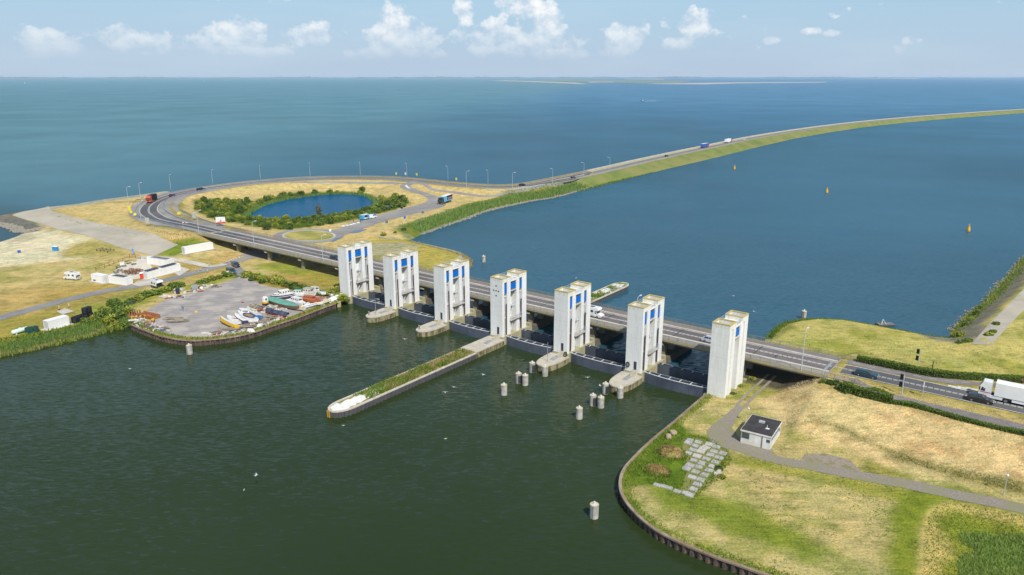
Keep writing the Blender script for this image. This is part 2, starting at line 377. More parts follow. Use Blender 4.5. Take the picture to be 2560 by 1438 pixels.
class Land:
    """grid of heights inside an outline; the rim follows the outline"""
    def __init__(self, poly, hf, cell, lim):
        self.poly = poly; self.cell = cell; x0, x1, y0, y1 = lim; self.x0 = x0; self.y0 = y0
        xs = np.arange(x0, x1 + cell, cell); ys = np.arange(y0, y1 + cell, cell)
        self.X, self.Y = np.meshgrid(xs, ys); self.sd = sdist(self.X, self.Y, poly); self.Z = hf(self.X, self.Y)
        self.hf = hf; self.nx = len(xs); self.ny = len(ys)
    def h(self, x, y):
        fx = (np.asarray(x, float) - self.x0) / self.cell; fy = (np.asarray(y, float) - self.y0) / self.cell
        i = np.clip(np.floor(fx).astype(int), 0, self.nx - 2); j = np.clip(np.floor(fy).astype(int), 0, self.ny - 2); a = np.clip(fx - i, 0, 1); b = np.clip(fy - j, 0, 1)
        Z = self.Z; z = (Z[j, i] * (1 - a) + Z[j, i + 1] * a) * (1 - b) + (Z[j + 1, i] * (1 - a) + Z[j + 1, i + 1] * a) * b
        s = self.sd; ins = (s[j, i] * (1 - a) + s[j, i + 1] * a) * (1 - b) + (s[j + 1, i] * (1 - a) + s[j + 1, i + 1] * a) * b
        ok = (fx >= 0) & (fx < self.nx - 1) & (fy >= 0) & (fy < self.ny - 1) & (ins > -0.5)
        return np.where(ok, z, -5.0)
    def build(self, name, mat, colf):
        X = self.X.copy(); Y = self.Y.copy(); Z = self.Z.copy(); sd = self.sd
        inn = sd > 0; cellin = inn[:-1, :-1] | inn[1:, :-1] | inn[:-1, 1:] | inn[1:, 1:]
        use = np.zeros(inn.shape, bool)
        for a in (0, 1):
            for b in (0, 1): use[a:self.ny - 1 + a, b:self.nx - 1 + b] |= cellin
        mv = use & ~inn
        # move the outside corners on to the outline
        xo = X[mv]; yo = Y[mv]; best = np.full(xo.shape, 1e9); bx = xo.copy(); by = yo.copy(); pl = self.poly; n = len(pl)
        for i in range(n):
            a = pl[i]; d = pl[(i + 1) % n] - a; L = d @ d + 1e-9; t = np.clip(((xo - a[0]) * d[0] + (yo - a[1]) * d[1]) / L, 0, 1)
            qx = a[0] + t * d[0]; qy = a[1] + t * d[1]; dd = np.hypot(xo - qx, yo - qy); m = dd < best
            best = np.where(m, dd, best); bx = np.where(m, qx, bx); by = np.where(m, qy, by)
        X[mv] = bx; Y[mv] = by; Z[mv] = self.hf(bx, by)
        idx = -np.ones(use.shape, int); idx[use] = np.arange(use.sum())
        co = np.stack([X[use], Y[use], Z[use]], 1)
        j, i = np.nonzero(cellin)
        F = np.stack([idx[j, i], idx[j, i + 1], idx[j + 1, i + 1], idx[j + 1, i]], 1)
        me = bpy.data.meshes.new(name); me.vertices.add(len(co)); me.vertices.foreach_set('co', co.ravel())
        me.loops.add(F.size); me.loops.foreach_set('vertex_index', F.ravel()); me.polygons.add(len(F))
        me.polygons.foreach_set('loop_start', np.arange(0, F.size, 4)); me.polygons.foreach_set('loop_total', np.full(len(F), 4))
        me.polygons.foreach_set('use_smooth', np.ones(len(F), bool)); me.update(calc_edges=True); me.validate()
        at = me.color_attributes.new('tint', 'FLOAT_COLOR', 'POINT'); c = np.ones((len(co), 4)); c[:, :3] = colf(co[:, 0], co[:, 1], co[:, 2])
        at.data.foreach_set('color', c.ravel().astype(np.float32))
        me.materials.append(mat); o = bpy.data.objects.new(name, me); COL.objects.link(o); o['kind'] = 'structure'
        return o
LL = Land(LEFT_POLY, h_left, 1.3, (-335, 100, 150, 560))
RL = Land(RIGHT_POLY, h_right, 0.9, (14, 330, 60, 330))
def gh(x, y): return float(np.maximum(LL.h(x, y), RL.h(x, y)))
def G(x, y, zmax=8.5):
    """photo pixel -> first point of the terrain (or the water) under it"""
    zs = np.linspace(zmax, 0, 400); d = ray(x, y); t = (CAM_H - zs) / -d[2]; X = d[0] * t; Y = d[1] * t
    hh = np.maximum(np.maximum(LL.h(X, Y), RL.h(X, Y)), 0.0); k = np.argmax(zs <= hh)
    return np.array([X[k], Y[k], zs[k]])
def GP(pts): return np.array([G(x, y) for x, y in pts])

# ------------------------------------------------------------------ ground material (tint of each place + procedural grain)
def ground_mat(name, cell=1.0):
    m, nt, b = nt_new(name)
    g = nt.nodes.new('ShaderNodeNewGeometry'); pos = g.outputs['Position']
    at = nt.nodes.new('ShaderNodeAttribute'); at.attribute_name = 'tint'
    a = noise(nt, pos, 0.35, 6, 0.65); bb = noise(nt, pos, 2.6, 5, 0.7); c = noise(nt, pos, 0.06, 4, 0.6)
    mp = nt.nodes.new('ShaderNodeMapping'); mp.inputs['Scale'].default_value = (0.25, 1.6, 1); mp.inputs['Rotation'].default_value = (0, 0, R(38)); nt.links.new(pos, mp.inputs[0])
    st = noise(nt, mp.outputs[0], 0.9, 5, 0.65)
    col = at.outputs['Color']
    col = mixc(nt, 1.0, col, ramp(nt, a.outputs['Fac'], [(0.30, (0.62, 0.68, 0.60)), (0.5, (1, 1, 1)), (0.72, (1.28, 1.2, 1.12))]), 'MULTIPLY')
    col = mixc(nt, 1.0, col, ramp(nt, bb.outputs['Fac'], [(0.32, (0.55, 0.62, 0.50)), (0.5, (1, 1, 1)), (0.68, (1.32, 1.27, 1.2))]), 'MULTIPLY')
    col = mixc(nt, 0.8, col, ramp(nt, st.outputs['Fac'], [(0.33, (0.68, 0.72, 0.66)), (0.5, (1, 1, 1)), (0.68, (1.2, 1.15, 1.1))]), 'MULTIPLY')
    col = mixc(nt, 1.0, col, ramp(nt, c.outputs['Fac'], [(0.35, (0.90, 0.97, 0.88)), (0.65, (1.08, 1.03, 1.0))]), 'MULTIPLY')
    nt.links.new(col, b.inputs['Base Color']); b.inputs['Roughness'].default_value = 0.95; b.inputs['Specular IOR Level'].default_value = 0.1
    bp = nt.nodes.new('ShaderNodeBump'); bp.inputs['Distance'].default_value = 0.25; bp.inputs['Strength'].default_value = 0.8
    hgt = mathn(nt, 'ADD', bb.outputs['Fac'], mathn(nt, 'MULTIPLY', a.outputs['Fac'], 1.5)); nt.links.new(hgt, bp.inputs['Height']); nt.links.new(bp.outputs[0], b.inputs['Normal'])
    return m
GMAT = ground_mat('grass_ground')
DRY = np.array([0.51, 0.39, 0.18]); STRAW = np.array([0.54, 0.40, 0.17]); OLIVE = np.array([0.27, 0.24, 0.06]); GREEN = np.array([0.15, 0.20, 0.022]); LUSH = np.array([0.085, 0.135, 0.014])
SAND = np.array([0.62, 0.55, 0.40]); GREY = np.array([0.26, 0.245, 0.225]); DARKG = np.array([0.06, 0.075, 0.02]); BROWN = np.array([0.24, 0.15, 0.055])
class Paint:
    def __init__(self, x, y, base): self.x = x; self.y = y; self.c = np.tile(base, (len(x), 1)).astype(float); self.w = (fbm(x, y, 9, 11) - 0.5)
    def mixin(self, m, col): self.c = self.c * (1 - m[:, None]) + np.asarray(col) * m[:, None]
    def poly(self, pts, z, col, soft=3.0, rag=6.0, amt=1.0):
        q = np.array([P(a, b, z)[:2] for a, b in pts]); s = sdist(self.x, self.y, q) + self.w * rag
        self.mixin(amt * sstep(-soft / 2, soft / 2, s), col)
    def line(self, pts, w, col, soft=2.0, rag=3.0, amt=1.0, z=None):
        q = np.array([P(a, b, z)[:2] for a, b in pts]) if z is not None else np.asarray(pts)[:, :2]
        d, _ = dpoly(self.x, self.y, q); self.mixin(amt * sstep(soft / 2, -soft / 2, d - w + self.w * rag), col)
    def noise(self, scale, lo, hi, col, seed, amt=1.0, mask=None):
        m = sstep(lo, hi, fbm(self.x, self.y, scale, seed)) * amt
        if mask is not None: m = m * mask
        self.mixin(m, col)
def col_left(x, y, z):
    p = Paint(x, y, DRY)
    u, v = (x - C0[0]) * UA[0] + (y - C0[1]) * UA[1], (x - C0[0]) * VA[0] + (y - C0[1]) * VA[1]
    near = sstep(20, 10, v) * (x > -400)
    low = sstep(2.6, 2.0, z) * near
    p.mixin(low * 0.75, np.array([0.47, 0.375, 0.165]))
    p.noise(34, 0.5, 0.68, OLIVE, 21, 0.75, low)
    p.noise(16, 0.58, 0.72, GREEN, 22, 0.5, low)
    # beach sand
    p.poly([(-300, 690), (0, 668), (120, 655), (250, 640), (305, 640), (250, 610), (200, 590), (100, 565), (50, 570), (-200, 600)], 1.5, SAND, 14, 12)
    p.poly([(160, 640), (330, 650), (310, 625), (235, 605), (190, 612), (150, 630)], 1.6, np.array([0.36, 0.30, 0.10]), 8, 8)
    p.noise(11, 0.6, 0.7, np.array([0.33, 0.30, 0.22]), 31, 0.6, (x < -170) * sstep(1.5, 0.9, z))
    # groin of dark stone at the west tip
    p.poly([(-120, 531), (30, 537), (110, 566), (105, 577), (50, 583), (0, 568), (-120, 556)], 0.5, np.array([0.16, 0.155, 0.14]), 3, 3)
    # bank of rough grass below the plateau
    slope = sstep(1.0, 3.5, -sdist(x, y, PLATEAU[:, :2])) * sstep(3.2, 4.4, z) * (v < 60)
    p.mixin(slope * 0.7, np.array([0.30, 0.21, 0.06])); p.noise(7, 0.5, 0.62, GREEN * 0.9, 41, 0.7, slope)
    # green edge along road and under the bridge
    p.poly([(385, 645), (440, 618), (510, 610), (560, 610), (470, 640), (420, 648)], 2.0, GREEN * 1.1, 5, 6)
    p.poly([(620, 660), (720, 655), (860, 700), (850, 730), (750, 690), (640, 668)], 1.6, np.array([0.25, 0.27, 0.04]), 4, 4, 0.9)
    p.line([(600, 690), (660, 700), (740, 715), (850, 745)], 3.5, LUSH, 2, 3, 1.0, 1.5)
    # strip between track and yard / reeds
    p.poly([(-260, 905), (0, 800), (330, 745), (520, 700), (575, 690), (590, 690), (520, 715), (420, 736), (330, 772), (318, 812), (225, 838), (118, 862), (0, 888), (-260, 975)], 1.6, np.array([0.26, 0.27, 0.05]), 3, 4)
    p.poly([(-260, 935), (0, 850), (100, 835), (200, 815), (270, 775), (330, 760), (325, 810), (225, 838), (118, 862), (0, 890), (-260, 980)], 1.2, LUSH, 3, 5)
    p.noise(40, 0.48, 0.62, np.array([0.38, 0.25, 0.07]), 61, 0.5, low)
    # ground under the shrubs round the pond
    s = sdist(x, y, pondbank); p.mixin(sstep(-3, 3, s + p.w * 8), LUSH * 0.8)
    # promontory beyond the bridge
    p.poly([(870, 660), (930, 597), (1000, 600), (1100, 620), (1160, 636), (1180, 655), (1170, 690), (1060, 690)], 1.5, np.array([0.38, 0.32, 0.08]), 4, 5)
    p.poly([(905, 640), (940, 610), (1010, 612), (1050, 622), (1030, 640), (960, 650)], 1.5, np.array([0.36, 0.33, 0.25]), 5, 10, 0.75)
    # reed fringe and rubble along the lake
    d, _ = dpoly(x, y, LAKE); p.mixin(sstep(17, 12, d + p.w * 8), np.array([0.14, 0.17, 0.03])); p.mixin(sstep(1.8, 0.8, d), np.array([0.30, 0.27, 0.22]))
    p.noise(8, 0.55, 0.66, np.array([0.30, 0.28, 0.26]), 51, 0.6, sstep(17, 13, d) * sstep(8, 11, d))
    d, _ = dpoly(x, y, PROM[:, :2]); p.mixin(sstep(4, 2, d + p.w * 3) * 0.8, np.array([0.24, 0.25, 0.05]))
    # sea side: stone revetment
    d, _ = dpoly(x, y, np.vstack([SEA_OUT[:, :2], CAPE[:, :2]])); p.mixin(sstep(18, 14, d), np.array([0.34, 0.325, 0.29]))
    dr, _ = dpoly(x, y, ROAD_L); p.mixin(sstep(12, 7, dr) * (sstep(2.5, 4, z)), np.array([0.34, 0.26, 0.09]))
    p.c *= (0.86 + 0.28 * fbm(x, y, 5, 71))[:, None]
    return p.c
def col_right(x, y, z):
    p = Paint(x, y, np.array([0.44, 0.36, 0.16]))
    u, v = (x - C0[0]) * UA[0] + (y - C0[1]) * UA[1], (x - C0[0]) * VA[0] + (y - C0[1]) * VA[1]
    p.noise(10, 0.5, 0.66, np.array([0.235, 0.235, 0.045]), 81, 0.8)
    p.noise(3.2, 0.56, 0.70, GREEN, 82, 0.45)
    # far meadow beyond the road
    far = sstep(30, 33, v); p.mixin(far * 0.9, np.array([0.43, 0.375, 0.125])); p.noise(9, 0.5, 0.65, np.array([0.27, 0.27, 0.05]), 83, 0.8, far)
    d, _ = dpoly(x, y, FAR_R[:13, :2]); p.mixin(sstep(2.2, 0.8, d + p.w * 3) * 0.9, np.array([0.17, 0.2, 0.03]))
    d, _ = dpoly(x, y, FAR_R[12:, :2]); p.mixin(sstep(10, 7, d + p.w * 4), np.array([0.21, 0.19, 0.15])); p.mixin(sstep(4.5, 2.5, d + p.w * 4), np.array([0.20, 0.20, 0.05]))
    # straw field
    p.poly([(1905, 985), (1960, 965), (2080, 968), (2200, 1010), (2330, 1035), (2600, 1100), (2600, 1215), (2480, 1200), (2330, 1170), (2200, 1140), (2080, 1095), (1990, 1060), (1930, 1030)], 3.0, np.array([0.62, 0.47, 0.24]), 3, 6)
    p.noise(3.5, 0.55, 0.68, np.array([0.36, 0.24, 0.10]), 84, 0.6, sstep(-1, 2, sdist(x, y, np.array(px([(1905, 985), (1960, 965), (2080, 968), (2600, 1100), (2600, 1215), (2330, 1170), (2080, 1095), (1990, 1060)], 3.0))[:, :2])))
    p.poly([(1975, 1060), (2100, 1080), (2250, 1150), (2400, 1195), (2560, 1235), (2560, 1215), (2330, 1165), (2150, 1105), (2060, 1068)], 2.0, np.array([0.15, 0.15, 0.035]), 3, 5, 0.9)
    # greener patch in front of the slabs and along the gravel path
    p.poly([(1610, 1200), (1690, 1235), (1780, 1225), (1850, 1250), (1960, 1320), (2080, 1380), (2020, 1400), (1880, 1350), (1760, 1300), (1660, 1260)], 1.6, np.array([0.16, 0.21, 0.018]), 5, 7, 0.9)
    p.line([(1850, 1150), (2000, 1185), (2200, 1225), (2330, 1260)], 2.2, np.array([0.22, 0.235, 0.03]), 3, 4, 0.8, 1.6)
    p.poly([(1560, 1195), (1575, 1150), (1640, 1090), (1690, 1060), (1720, 1085), (1800, 1110), (1825, 1150), (1800, 1200), (1740, 1240), (1640, 1210), (1590, 1215), (1570, 1215)], 1.5, np.array([0.115, 0.17, 0.016]), 2, 4)
    p.line(QUAY_R, 1.6, np.array([0.19, 0.23, 0.025]), 2, 4, 0.8)
    # hollow with reeds
    s = sdist(x, y, HOLLOW); p.mixin(sstep(-1.0, 0.3, s + p.w * 1.5) , np.array([0.46, 0.36, 0.13])); p.mixin(sstep(1.0, 4.0, s + p.w * 6), np.array([0.20, 0.22, 0.03])); p.mixin(sstep(-6.5, -3.0, s + p.w * 4) * sstep(0.2, -1.5, s), np.array([0.19, 0.22, 0.025]))
    p.mixin(sstep(6.0, 9.0, s + p.w * 6), np.array([0.17, 0.27, 0.04]))
    # road verge
    p.mixin(sstep(13.5, 11, abs(v - 21.4)) * (u > 80) * sstep(4, 6, z) * 0.7, np.array([0.40, 0.31, 0.10]))
    p.mixin((u < 79) * (u > 56) * sstep(10, 13, v) * sstep(34, 30, v), np.array([0.10, 0.085, 0.06]))  # darker brown ground below the bridge deck
    p.c *= (0.86 + 0.28 * fbm(x, y, 4, 91))[:, None]
    return p.c
land_l = LL.build('ground', GMAT, col_left)
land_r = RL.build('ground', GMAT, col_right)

# ------------------------------------------------------------------ water
def water_mat():
    m, nt, b = nt_new('lake_water')
    g = nt.nodes.new('ShaderNodeNewGeometry'); pos = g.outputs['Position']
    def nrm(scale, stretch, rot, amt, det):
        mp = nt.nodes.new('ShaderNodeMapping'); mp.inputs['Scale'].default_value = stretch; mp.inputs['Rotation'].default_value = (0, 0, R(rot)); nt.links.new(pos, mp.inputs[0])
        n = noise(nt, mp.outputs[0], scale, det, 0.6)
        s = nt.nodes.new('ShaderNodeVectorMath'); s.operation = 'SUBTRACT'; nt.links.new(n.outputs['Color'], s.inputs[0]); s.inputs[1].default_value = (0.5, 0.5, 0.5)
        k = nt.nodes.new('ShaderNodeVectorMath'); k.operation = 'MULTIPLY'; nt.links.new(s.outputs[0], k.inputs[0]); k.inputs[1].default_value = (amt, amt, 0)
        return k.outputs[0]
    a = nrm(1.45, (0.36, 1.25, 1), 13, 0.62, 4)
    c = nrm(0.08, (0.5, 1.2, 1), 6, 0.12, 3)
    ad = nt.nodes.new('ShaderNodeVectorMath'); ad.operation = 'ADD'; nt.links.new(a, ad.inputs[0]); nt.links.new(c, ad.inputs[1])
    ad2 = nt.nodes.new('ShaderNodeVectorMath'); ad2.operation = 'ADD'; nt.links.new(ad.outputs[0], ad2.inputs[0]); ad2.inputs[1].default_value = (0, 0, 1)
    no = nt.nodes.new('ShaderNodeVectorMath'); no.operation = 'NORMALIZE'; nt.links.new(ad2.outputs[0], no.inputs[0])
    n = noise(nt, pos, 0.006, 4, 0.6)
    at = nt.nodes.new('ShaderNodeAttribute'); at.attribute_name = 'tint'
    col = mixc(nt, 1.0, at.outputs['Color'], ramp(nt, n.outputs['Fac'], [(0.35, (0.82, 0.86, 0.86)), (0.65, (1.15, 1.1, 1.1))]), 'MULTIPLY')
    nt.nodes.remove(b); df = nt.nodes.new('ShaderNodeBsdfDiffuse'); gl = nt.nodes.new('ShaderNodeBsdfGlossy'); fr = nt.nodes.new('ShaderNodeFresnel'); mx = nt.nodes.new('ShaderNodeMixShader')
    nt.links.new(col, df.inputs['Color']); gl.inputs['Roughness'].default_value = 0.07; fr.inputs['IOR'].default_value = 1.333
    for n_ in (df, gl, fr): nt.links.new(no.outputs[0], n_.inputs['Normal'])
    # the faces of a choppy surface that one sees at a grazing angle lean towards the eye: the mirror share levels off
    nt.links.new(mathn(nt, 'MINIMUM', fr.outputs[0], 0.17), mx.inputs[0]); nt.links.new(df.outputs[0], mx.inputs[1]); nt.links.new(gl.outputs[0], mx.inputs[2]); nt.links.new(mx.outputs[0], nt.nodes['Material Output'].inputs[0])
    return m
WATER = water_mat()
def water():
    # rings of growing size, so that turbidity and painted reflection can vary over the sheet
    ys = np.concatenate([np.linspace(-600, 0, 5), np.linspace(40, 700, 60), np.geomspace(720, 60000, 60)])
    xs = np.concatenate([-np.geomspace(60000, 620, 40), np.linspace(-600, 600, 100), np.geomspace(620, 60000, 40)])
    X, Y = np.meshgrid(xs, ys); nx, ny = len(xs), len(ys); co = np.stack([X.ravel(), Y.ravel(), np.zeros(X.size)], 1)
    j, i = np.meshgrid(np.arange(ny - 1), np.arange(nx - 1), indexing='ij'); a = (j * nx + i).ravel(); F = np.stack([a, a + 1, a + nx + 1, a + nx], 1)
    me = bpy.data.meshes.new('water'); me.from_pydata(co.tolist(), [], F.tolist())
    # open, silty water outside the dike is bluer than the dark green of the sluice basin
    u, v = (X - C0[0]) * UA[0] + (Y - C0[1]) * UA[1], (X - C0[0]) * VA[0] + (Y - C0[1]) * VA[1]
    d = np.clip(sstep(5, 13, v) * 0.6 + sstep(60, 300, v) * 0.15 + sstep(300, 1500, v) * 0.25, 0, 1)[..., None]  # lake blue already starts under the bridge: sky reflection put into the tint
    w = np.clip(sstep(-20, -520, X - 0.15 * (Y - 400)) * sstep(330, 480, Y), 0, 1)[..., None]
    basin = np.array([0.023, 0.039, 0.012]); lake = np.array([0.020, 0.114, 0.202]); silt = np.array([0.080, 0.210, 0.250]); opn = np.array([0.046, 0.172, 0.295])
    c = basin * (1 - d) + lake * d; far_ = sstep(500, 2500, v)[..., None]; c = c * (1 - far_) + opn * far_; c = c * (1 - 0.75 * w) + silt * 0.75 * w  # paler far tint carries sky reflection and haze in its colour
    wb = (sstep(-60, -200, u - 0.5 * v) * sstep(40, -20, v))[..., None]; c = c + (lake * 0.75 + np.array([0.004, 0.004, 0.0]) - c) * 0.55 * wb
    cc = np.ones((X.size, 4), np.float32); cc[:, :3] = c.reshape(-1, 3)
    ta = me.color_attributes.new('tint', 'FLOAT_COLOR', 'POINT'); ta.data.foreach_set('color', cc.ravel())
    me.materials.append(WATER); o = bpy.data.objects.new('water', me); COL.objects.link(o); o['kind'] = 'structure'
water()

pw = MB(); pw.v = [(a, b, 0.03) for a, b in (POND + (POND - POND.mean(0)) * 0.03)]; pw.f = [tuple(range(len(POND)))]; pw.mi = [0]
pond = pw.build('pond_water', WATER); pond['kind'] = 'structure'
pt = pond.data.color_attributes.new('tint', 'FLOAT_COLOR', 'POINT'); pt.data.foreach_set('color', np.tile(np.array([0.002, 0.080, 0.175, 1], np.float32), len(POND)))  # deep blue tint: the sky's reflection put into the pond's colour
# ------------------------------------------------------------------ surfaces of roads, paths, slabs
ASPH = pm('asphalt_dark', (0.075, 0.078, 0.085), 0.9, (0.10, 0.10, 0.105), 0.25, world=True, c3=(0.125, 0.12, 0.115), s3=0.03)
ASPH_L = pm('asphalt_worn', (0.26, 0.25, 0.24), 0.92, (0.20, 0.19, 0.185), 0.4, world=True, c3=(0.30, 0.285, 0.265), s3=0.05)
ASPH_B = pm('asphalt_bridge', (0.135, 0.12, 0.118), 0.9, (0.175, 0.155, 0.15), 0.5, world=True, stretch=(1, 1, 1), c3=(0.12, 0.108, 0.105), s3=0.07)
PATHM = pm('path_asphalt', (0.19, 0.175, 0.175), 0.92, (0.15, 0.14, 0.14), 0.6, world=True, c3=(0.22, 0.2, 0.19), s3=0.08)
TRACKM = pm('track_asphalt', (0.23, 0.225, 0.22), 0.92, (0.18, 0.178, 0.175), 0.7, world=True, c3=(0.28, 0.27, 0.25), s3=0.06)
WHITE_L = pm('road_paint', (0.72, 0.71, 0.68), 0.7, (0.52, 0.51, 0.49), 2.5, world=True)
CONC = pm('concrete', (0.40, 0.375, 0.32), 0.9, (0.29, 0.27, 0.22), 0.6, world=True, c3=(0.33, 0.30, 0.21), s3=0.12)
CONC_L = pm('concrete_light', (0.55, 0.52, 0.46), 0.9, (0.44, 0.41, 0.35), 0.8, world=True, c3=(0.42, 0.39, 0.32), s3=0.15)
APRONM = pm('apron_asphalt', (0.40, 0.365, 0.29), 0.93, (0.34, 0.31, 0.245), 0.25, world=True, c3=(0.45, 0.41, 0.33), s3=0.035)
GRAVELM = pm('gravel', (0.30, 0.26, 0.215), 0.95, (0.19, 0.17, 0.14), 3.5, world=True, c3=(0.23, 0.22, 0.13), s3=0.35, bump=0.05, bscale=8)

def surf(x, y): return np.maximum(np.maximum(LL.hf(x, y) if False else LL.h(x, y), RL.h(x, y)), 0.0)
def ribbon(mb, pts, a, b, lift=0.05, zf=None, n=5, z=None):
    """strip between the offsets a and b of a line (positive: left of travel), laid on the ground"""
    p = np.asarray(pts, float); k = len(p); offs = [np.asarray(a) + (np.asarray(b) - np.asarray(a)) * t for t in np.linspace(0, 1, n)]
    rows = []
    for d in offs:
        q = offset(p, d)
        zz = (q[:, 2] if z == 'line' else surf(q[:, 0], q[:, 1])) + lift if z is None or z == 'line' else np.full(k, z) + lift
        rows.append(np.stack([q[:, 0], q[:, 1], zz], 1))
    base = len(mb.v)
    for r in rows: mb.v += [tuple(v) for v in r]
    for i in range(n - 1):
        for j in range(k - 1):
            mb.f.append((base + i * k + j, base + (i + 1) * k + j, base + (i + 1) * k + j + 1, base + i * k + j + 1)[::-1]); mb.mi.append(mb.cur)
    return mb
def road(name, pts, a, b, mat, lift=0.05, z=None, parent=None, n=5, kind='structure'):
    o = ribbon(MB(), pts, a, b, lift, n=n, z=z).build(name, mat, parent)
    if parent is None: o['kind'] = kind
    return o
def dashes(pts, off, w, on, gap, lift, z=None):
    p = np.asarray(pts, float); d = np.concatenate([[0], np.cumsum(np.hypot(*np.diff(p[:, :2], axis=0).T))]); mb = MB(); s = 0.0
    while s + on < d[-1]:
        t = np.linspace(s, s + on, 3); q = np.stack([np.interp(t, d, p[:, i]) for i in range(3)], 1)
        q0 = offset(q, off)
        ribbon(mb, q0, -w / 2, w / 2, lift, n=2, z=z); s += on + gap
    return mb
def sheet(name, pts, mat, lift=0.05, step=3.0, kind='structure', parent=None, thick=None):
    """flat-on-the-ground polygon, filled with a grid so that it follows the terrain"""
    q = np.asarray(pts, float)[:, :2]; bm = bmesh.new(); vs = [bm.verts.new((a, b, 0)) for a, b in q]; bm.faces.new(vs)
    bmesh.ops.triangulate(bm, faces=bm.faces[:])
    ext = q.max(0) - q.min(0)
    for ax in (0, 1):
        n = int(ext[ax] / step)
        for i in range(1, n + 1):
            co = [0, 0, 0]; co[ax] = q[:, ax].min() + ext[ax] * i / (n + 1); no = [0, 0, 0]; no[ax] = 1
            bmesh.ops.bisect_plane(bm, geom=bm.verts[:] + bm.edges[:] + bm.faces[:], plane_co=co, plane_no=no)
    xs = np.array([v.co.x for v in bm.verts]); ys = np.array([v.co.y for v in bm.verts]); zs = surf(xs, ys) + lift
    for v, z in zip(bm.verts, zs): v.co.z = z
    bmesh.ops.recalc_face_normals(bm, faces=bm.faces[:])
    for f in bm.faces:
        if f.normal.z < 0: f.normal_flip()
    me = bpy.data.meshes.new(name); bm.to_mesh(me); bm.free(); me.materials.append(mat)
    o = bpy.data.objects.new(name, me); COL.objects.link(o)
    if parent is not None: o.parent = parent
    elif kind: o['kind'] = kind
    return o

# --- the loop road on the dike
k_near = int(np.argmin(np.hypot(ROAD_L[:, 0] - 90, ROAD_L[:, 1] - 578)))
LOOP = ROAD_L[: k_near + 1]
# wider pavement in the sharp bend
dist_b = np.hypot(LOOP[:, 0] + 194, LOOP[:, 1] - 400); wid = 3.35 + 1.1 * np.exp(-(dist_b / 50) ** 2); sh = 3.0 + 3.0 * np.exp(-(dist_b / 55) ** 2)
sh_in = np.where(dist_b < 120, sh * 0.9, 1.2)
road('road_shoulder', LOOP, -wid - sh, wid + sh_in, ASPH_L, 0.06, n=9)
loop = road('road', LOOP, -wid, wid, ASPH, 0.11, n=7)
ribbon(MB(), LOOP, wid - 0.28, wid - 0.02, 0.135, n=2).build('edge_line', WHITE_L, loop)
ribbon(MB(), LOOP, -wid + 0.02, -wid + 0.28, 0.135, n=2).build('edge_line', WHITE_L, loop)
for o_ in (-0.26, 0.26): ribbon(MB(), LOOP[:150], o_ - 0.1, o_ + 0.1, 0.135, n=2).build('centre_line', WHITE_L, loop)
dashes(LOOP[150:], 0, 0.2, 3, 6, 0.135).build('centre_dashes', WHITE_L, loop)
# --- road on the right bank
roadr = road('road', ROAD_R, -3.3, 3.3, ASPH, 0.11, n=5)
ribbon(MB(), ROAD_R, 3.02, 3.22, 0.135, n=2).build('edge_line', WHITE_L, roadr)
ribbon(MB(), ROAD_R, -3.22, -3.02, 0.135, n=2).build('edge_line', WHITE_L, roadr)
for o_ in (-0.24, 0.24): dashes(ROAD_R, o_, 0.18, 0.95, 0.22, 0.135).build('centre_dashes', WHITE_L, roadr)
# give-way triangles and white kerb blocks at the far side
yt = MB()
for q in [(2399, 973), (2411.5, 976), (2424, 979), (2437, 982)]:
    c = G(*q); a = UA * 0.8; b_ = VA * 0.45
    yt.quad((*(c[:2] - a - b_), c[2] + 0.14), (*(c[:2] - a + b_), c[2] + 0.14), (*(c[:2] + a), c[2] + 0.14))
yt.build('give_way_mark', WHITE_L, roadr)
for q in [(2386, 968.5), (2411, 971.5), (2432, 974)]:
    c = G(*q); kb = MB().box(-1.3, 1.3, -0.25, 0.25, -0.1, 0.16, 0.05, 0.05).build('kerb_block', WHITE_L, roadr); kb.location = (*c[:2], c[2] + 0.05); kb.rotation_euler = (0, 0, U_ANG)
# cycle paths right bank
bike_far = smooth(np.array([[*UV(80.5, 27), 6.5], *GP([(2182, 919), (2263, 935.5), (2334.5, 948.5), (2405.6, 957), (2466.6, 961), (2560, 967), (2700, 978)])]), 2.0)
bf = road('cycle_path', bike_far, -1.45, 1.45, PATHM, 0.07, n=3)
dashes(bike_far, 0, 0.12, 1.6, 1.6, 0.1).build('centre_dashes', WHITE_L, bf)
bike_near = smooth(GP([(2131, 947), (2144, 957), (2166, 967.5), (2202.5, 983), (2243, 995.5), (2344.7, 1020.5), (2446, 1043), (2560, 1069), (2700, 1101)]), 2.0)
road('cycle_path', bike_near, -1.15, 1.15, PATHM, 0.07, n=3)
near_walk = smooth(np.array([[*UV(80.5, 15.6), 6.5], [*UV(85, 15.2), 6.4], *GP([(2131, 947)])]), 2.0)
road('footpath', near_walk, -1.3, 1.3, pm('sandy_paving', (0.36, 0.29, 0.2), 0.95, (0.3, 0.25, 0.17), 1.5, world=True), 0.06, n=3)
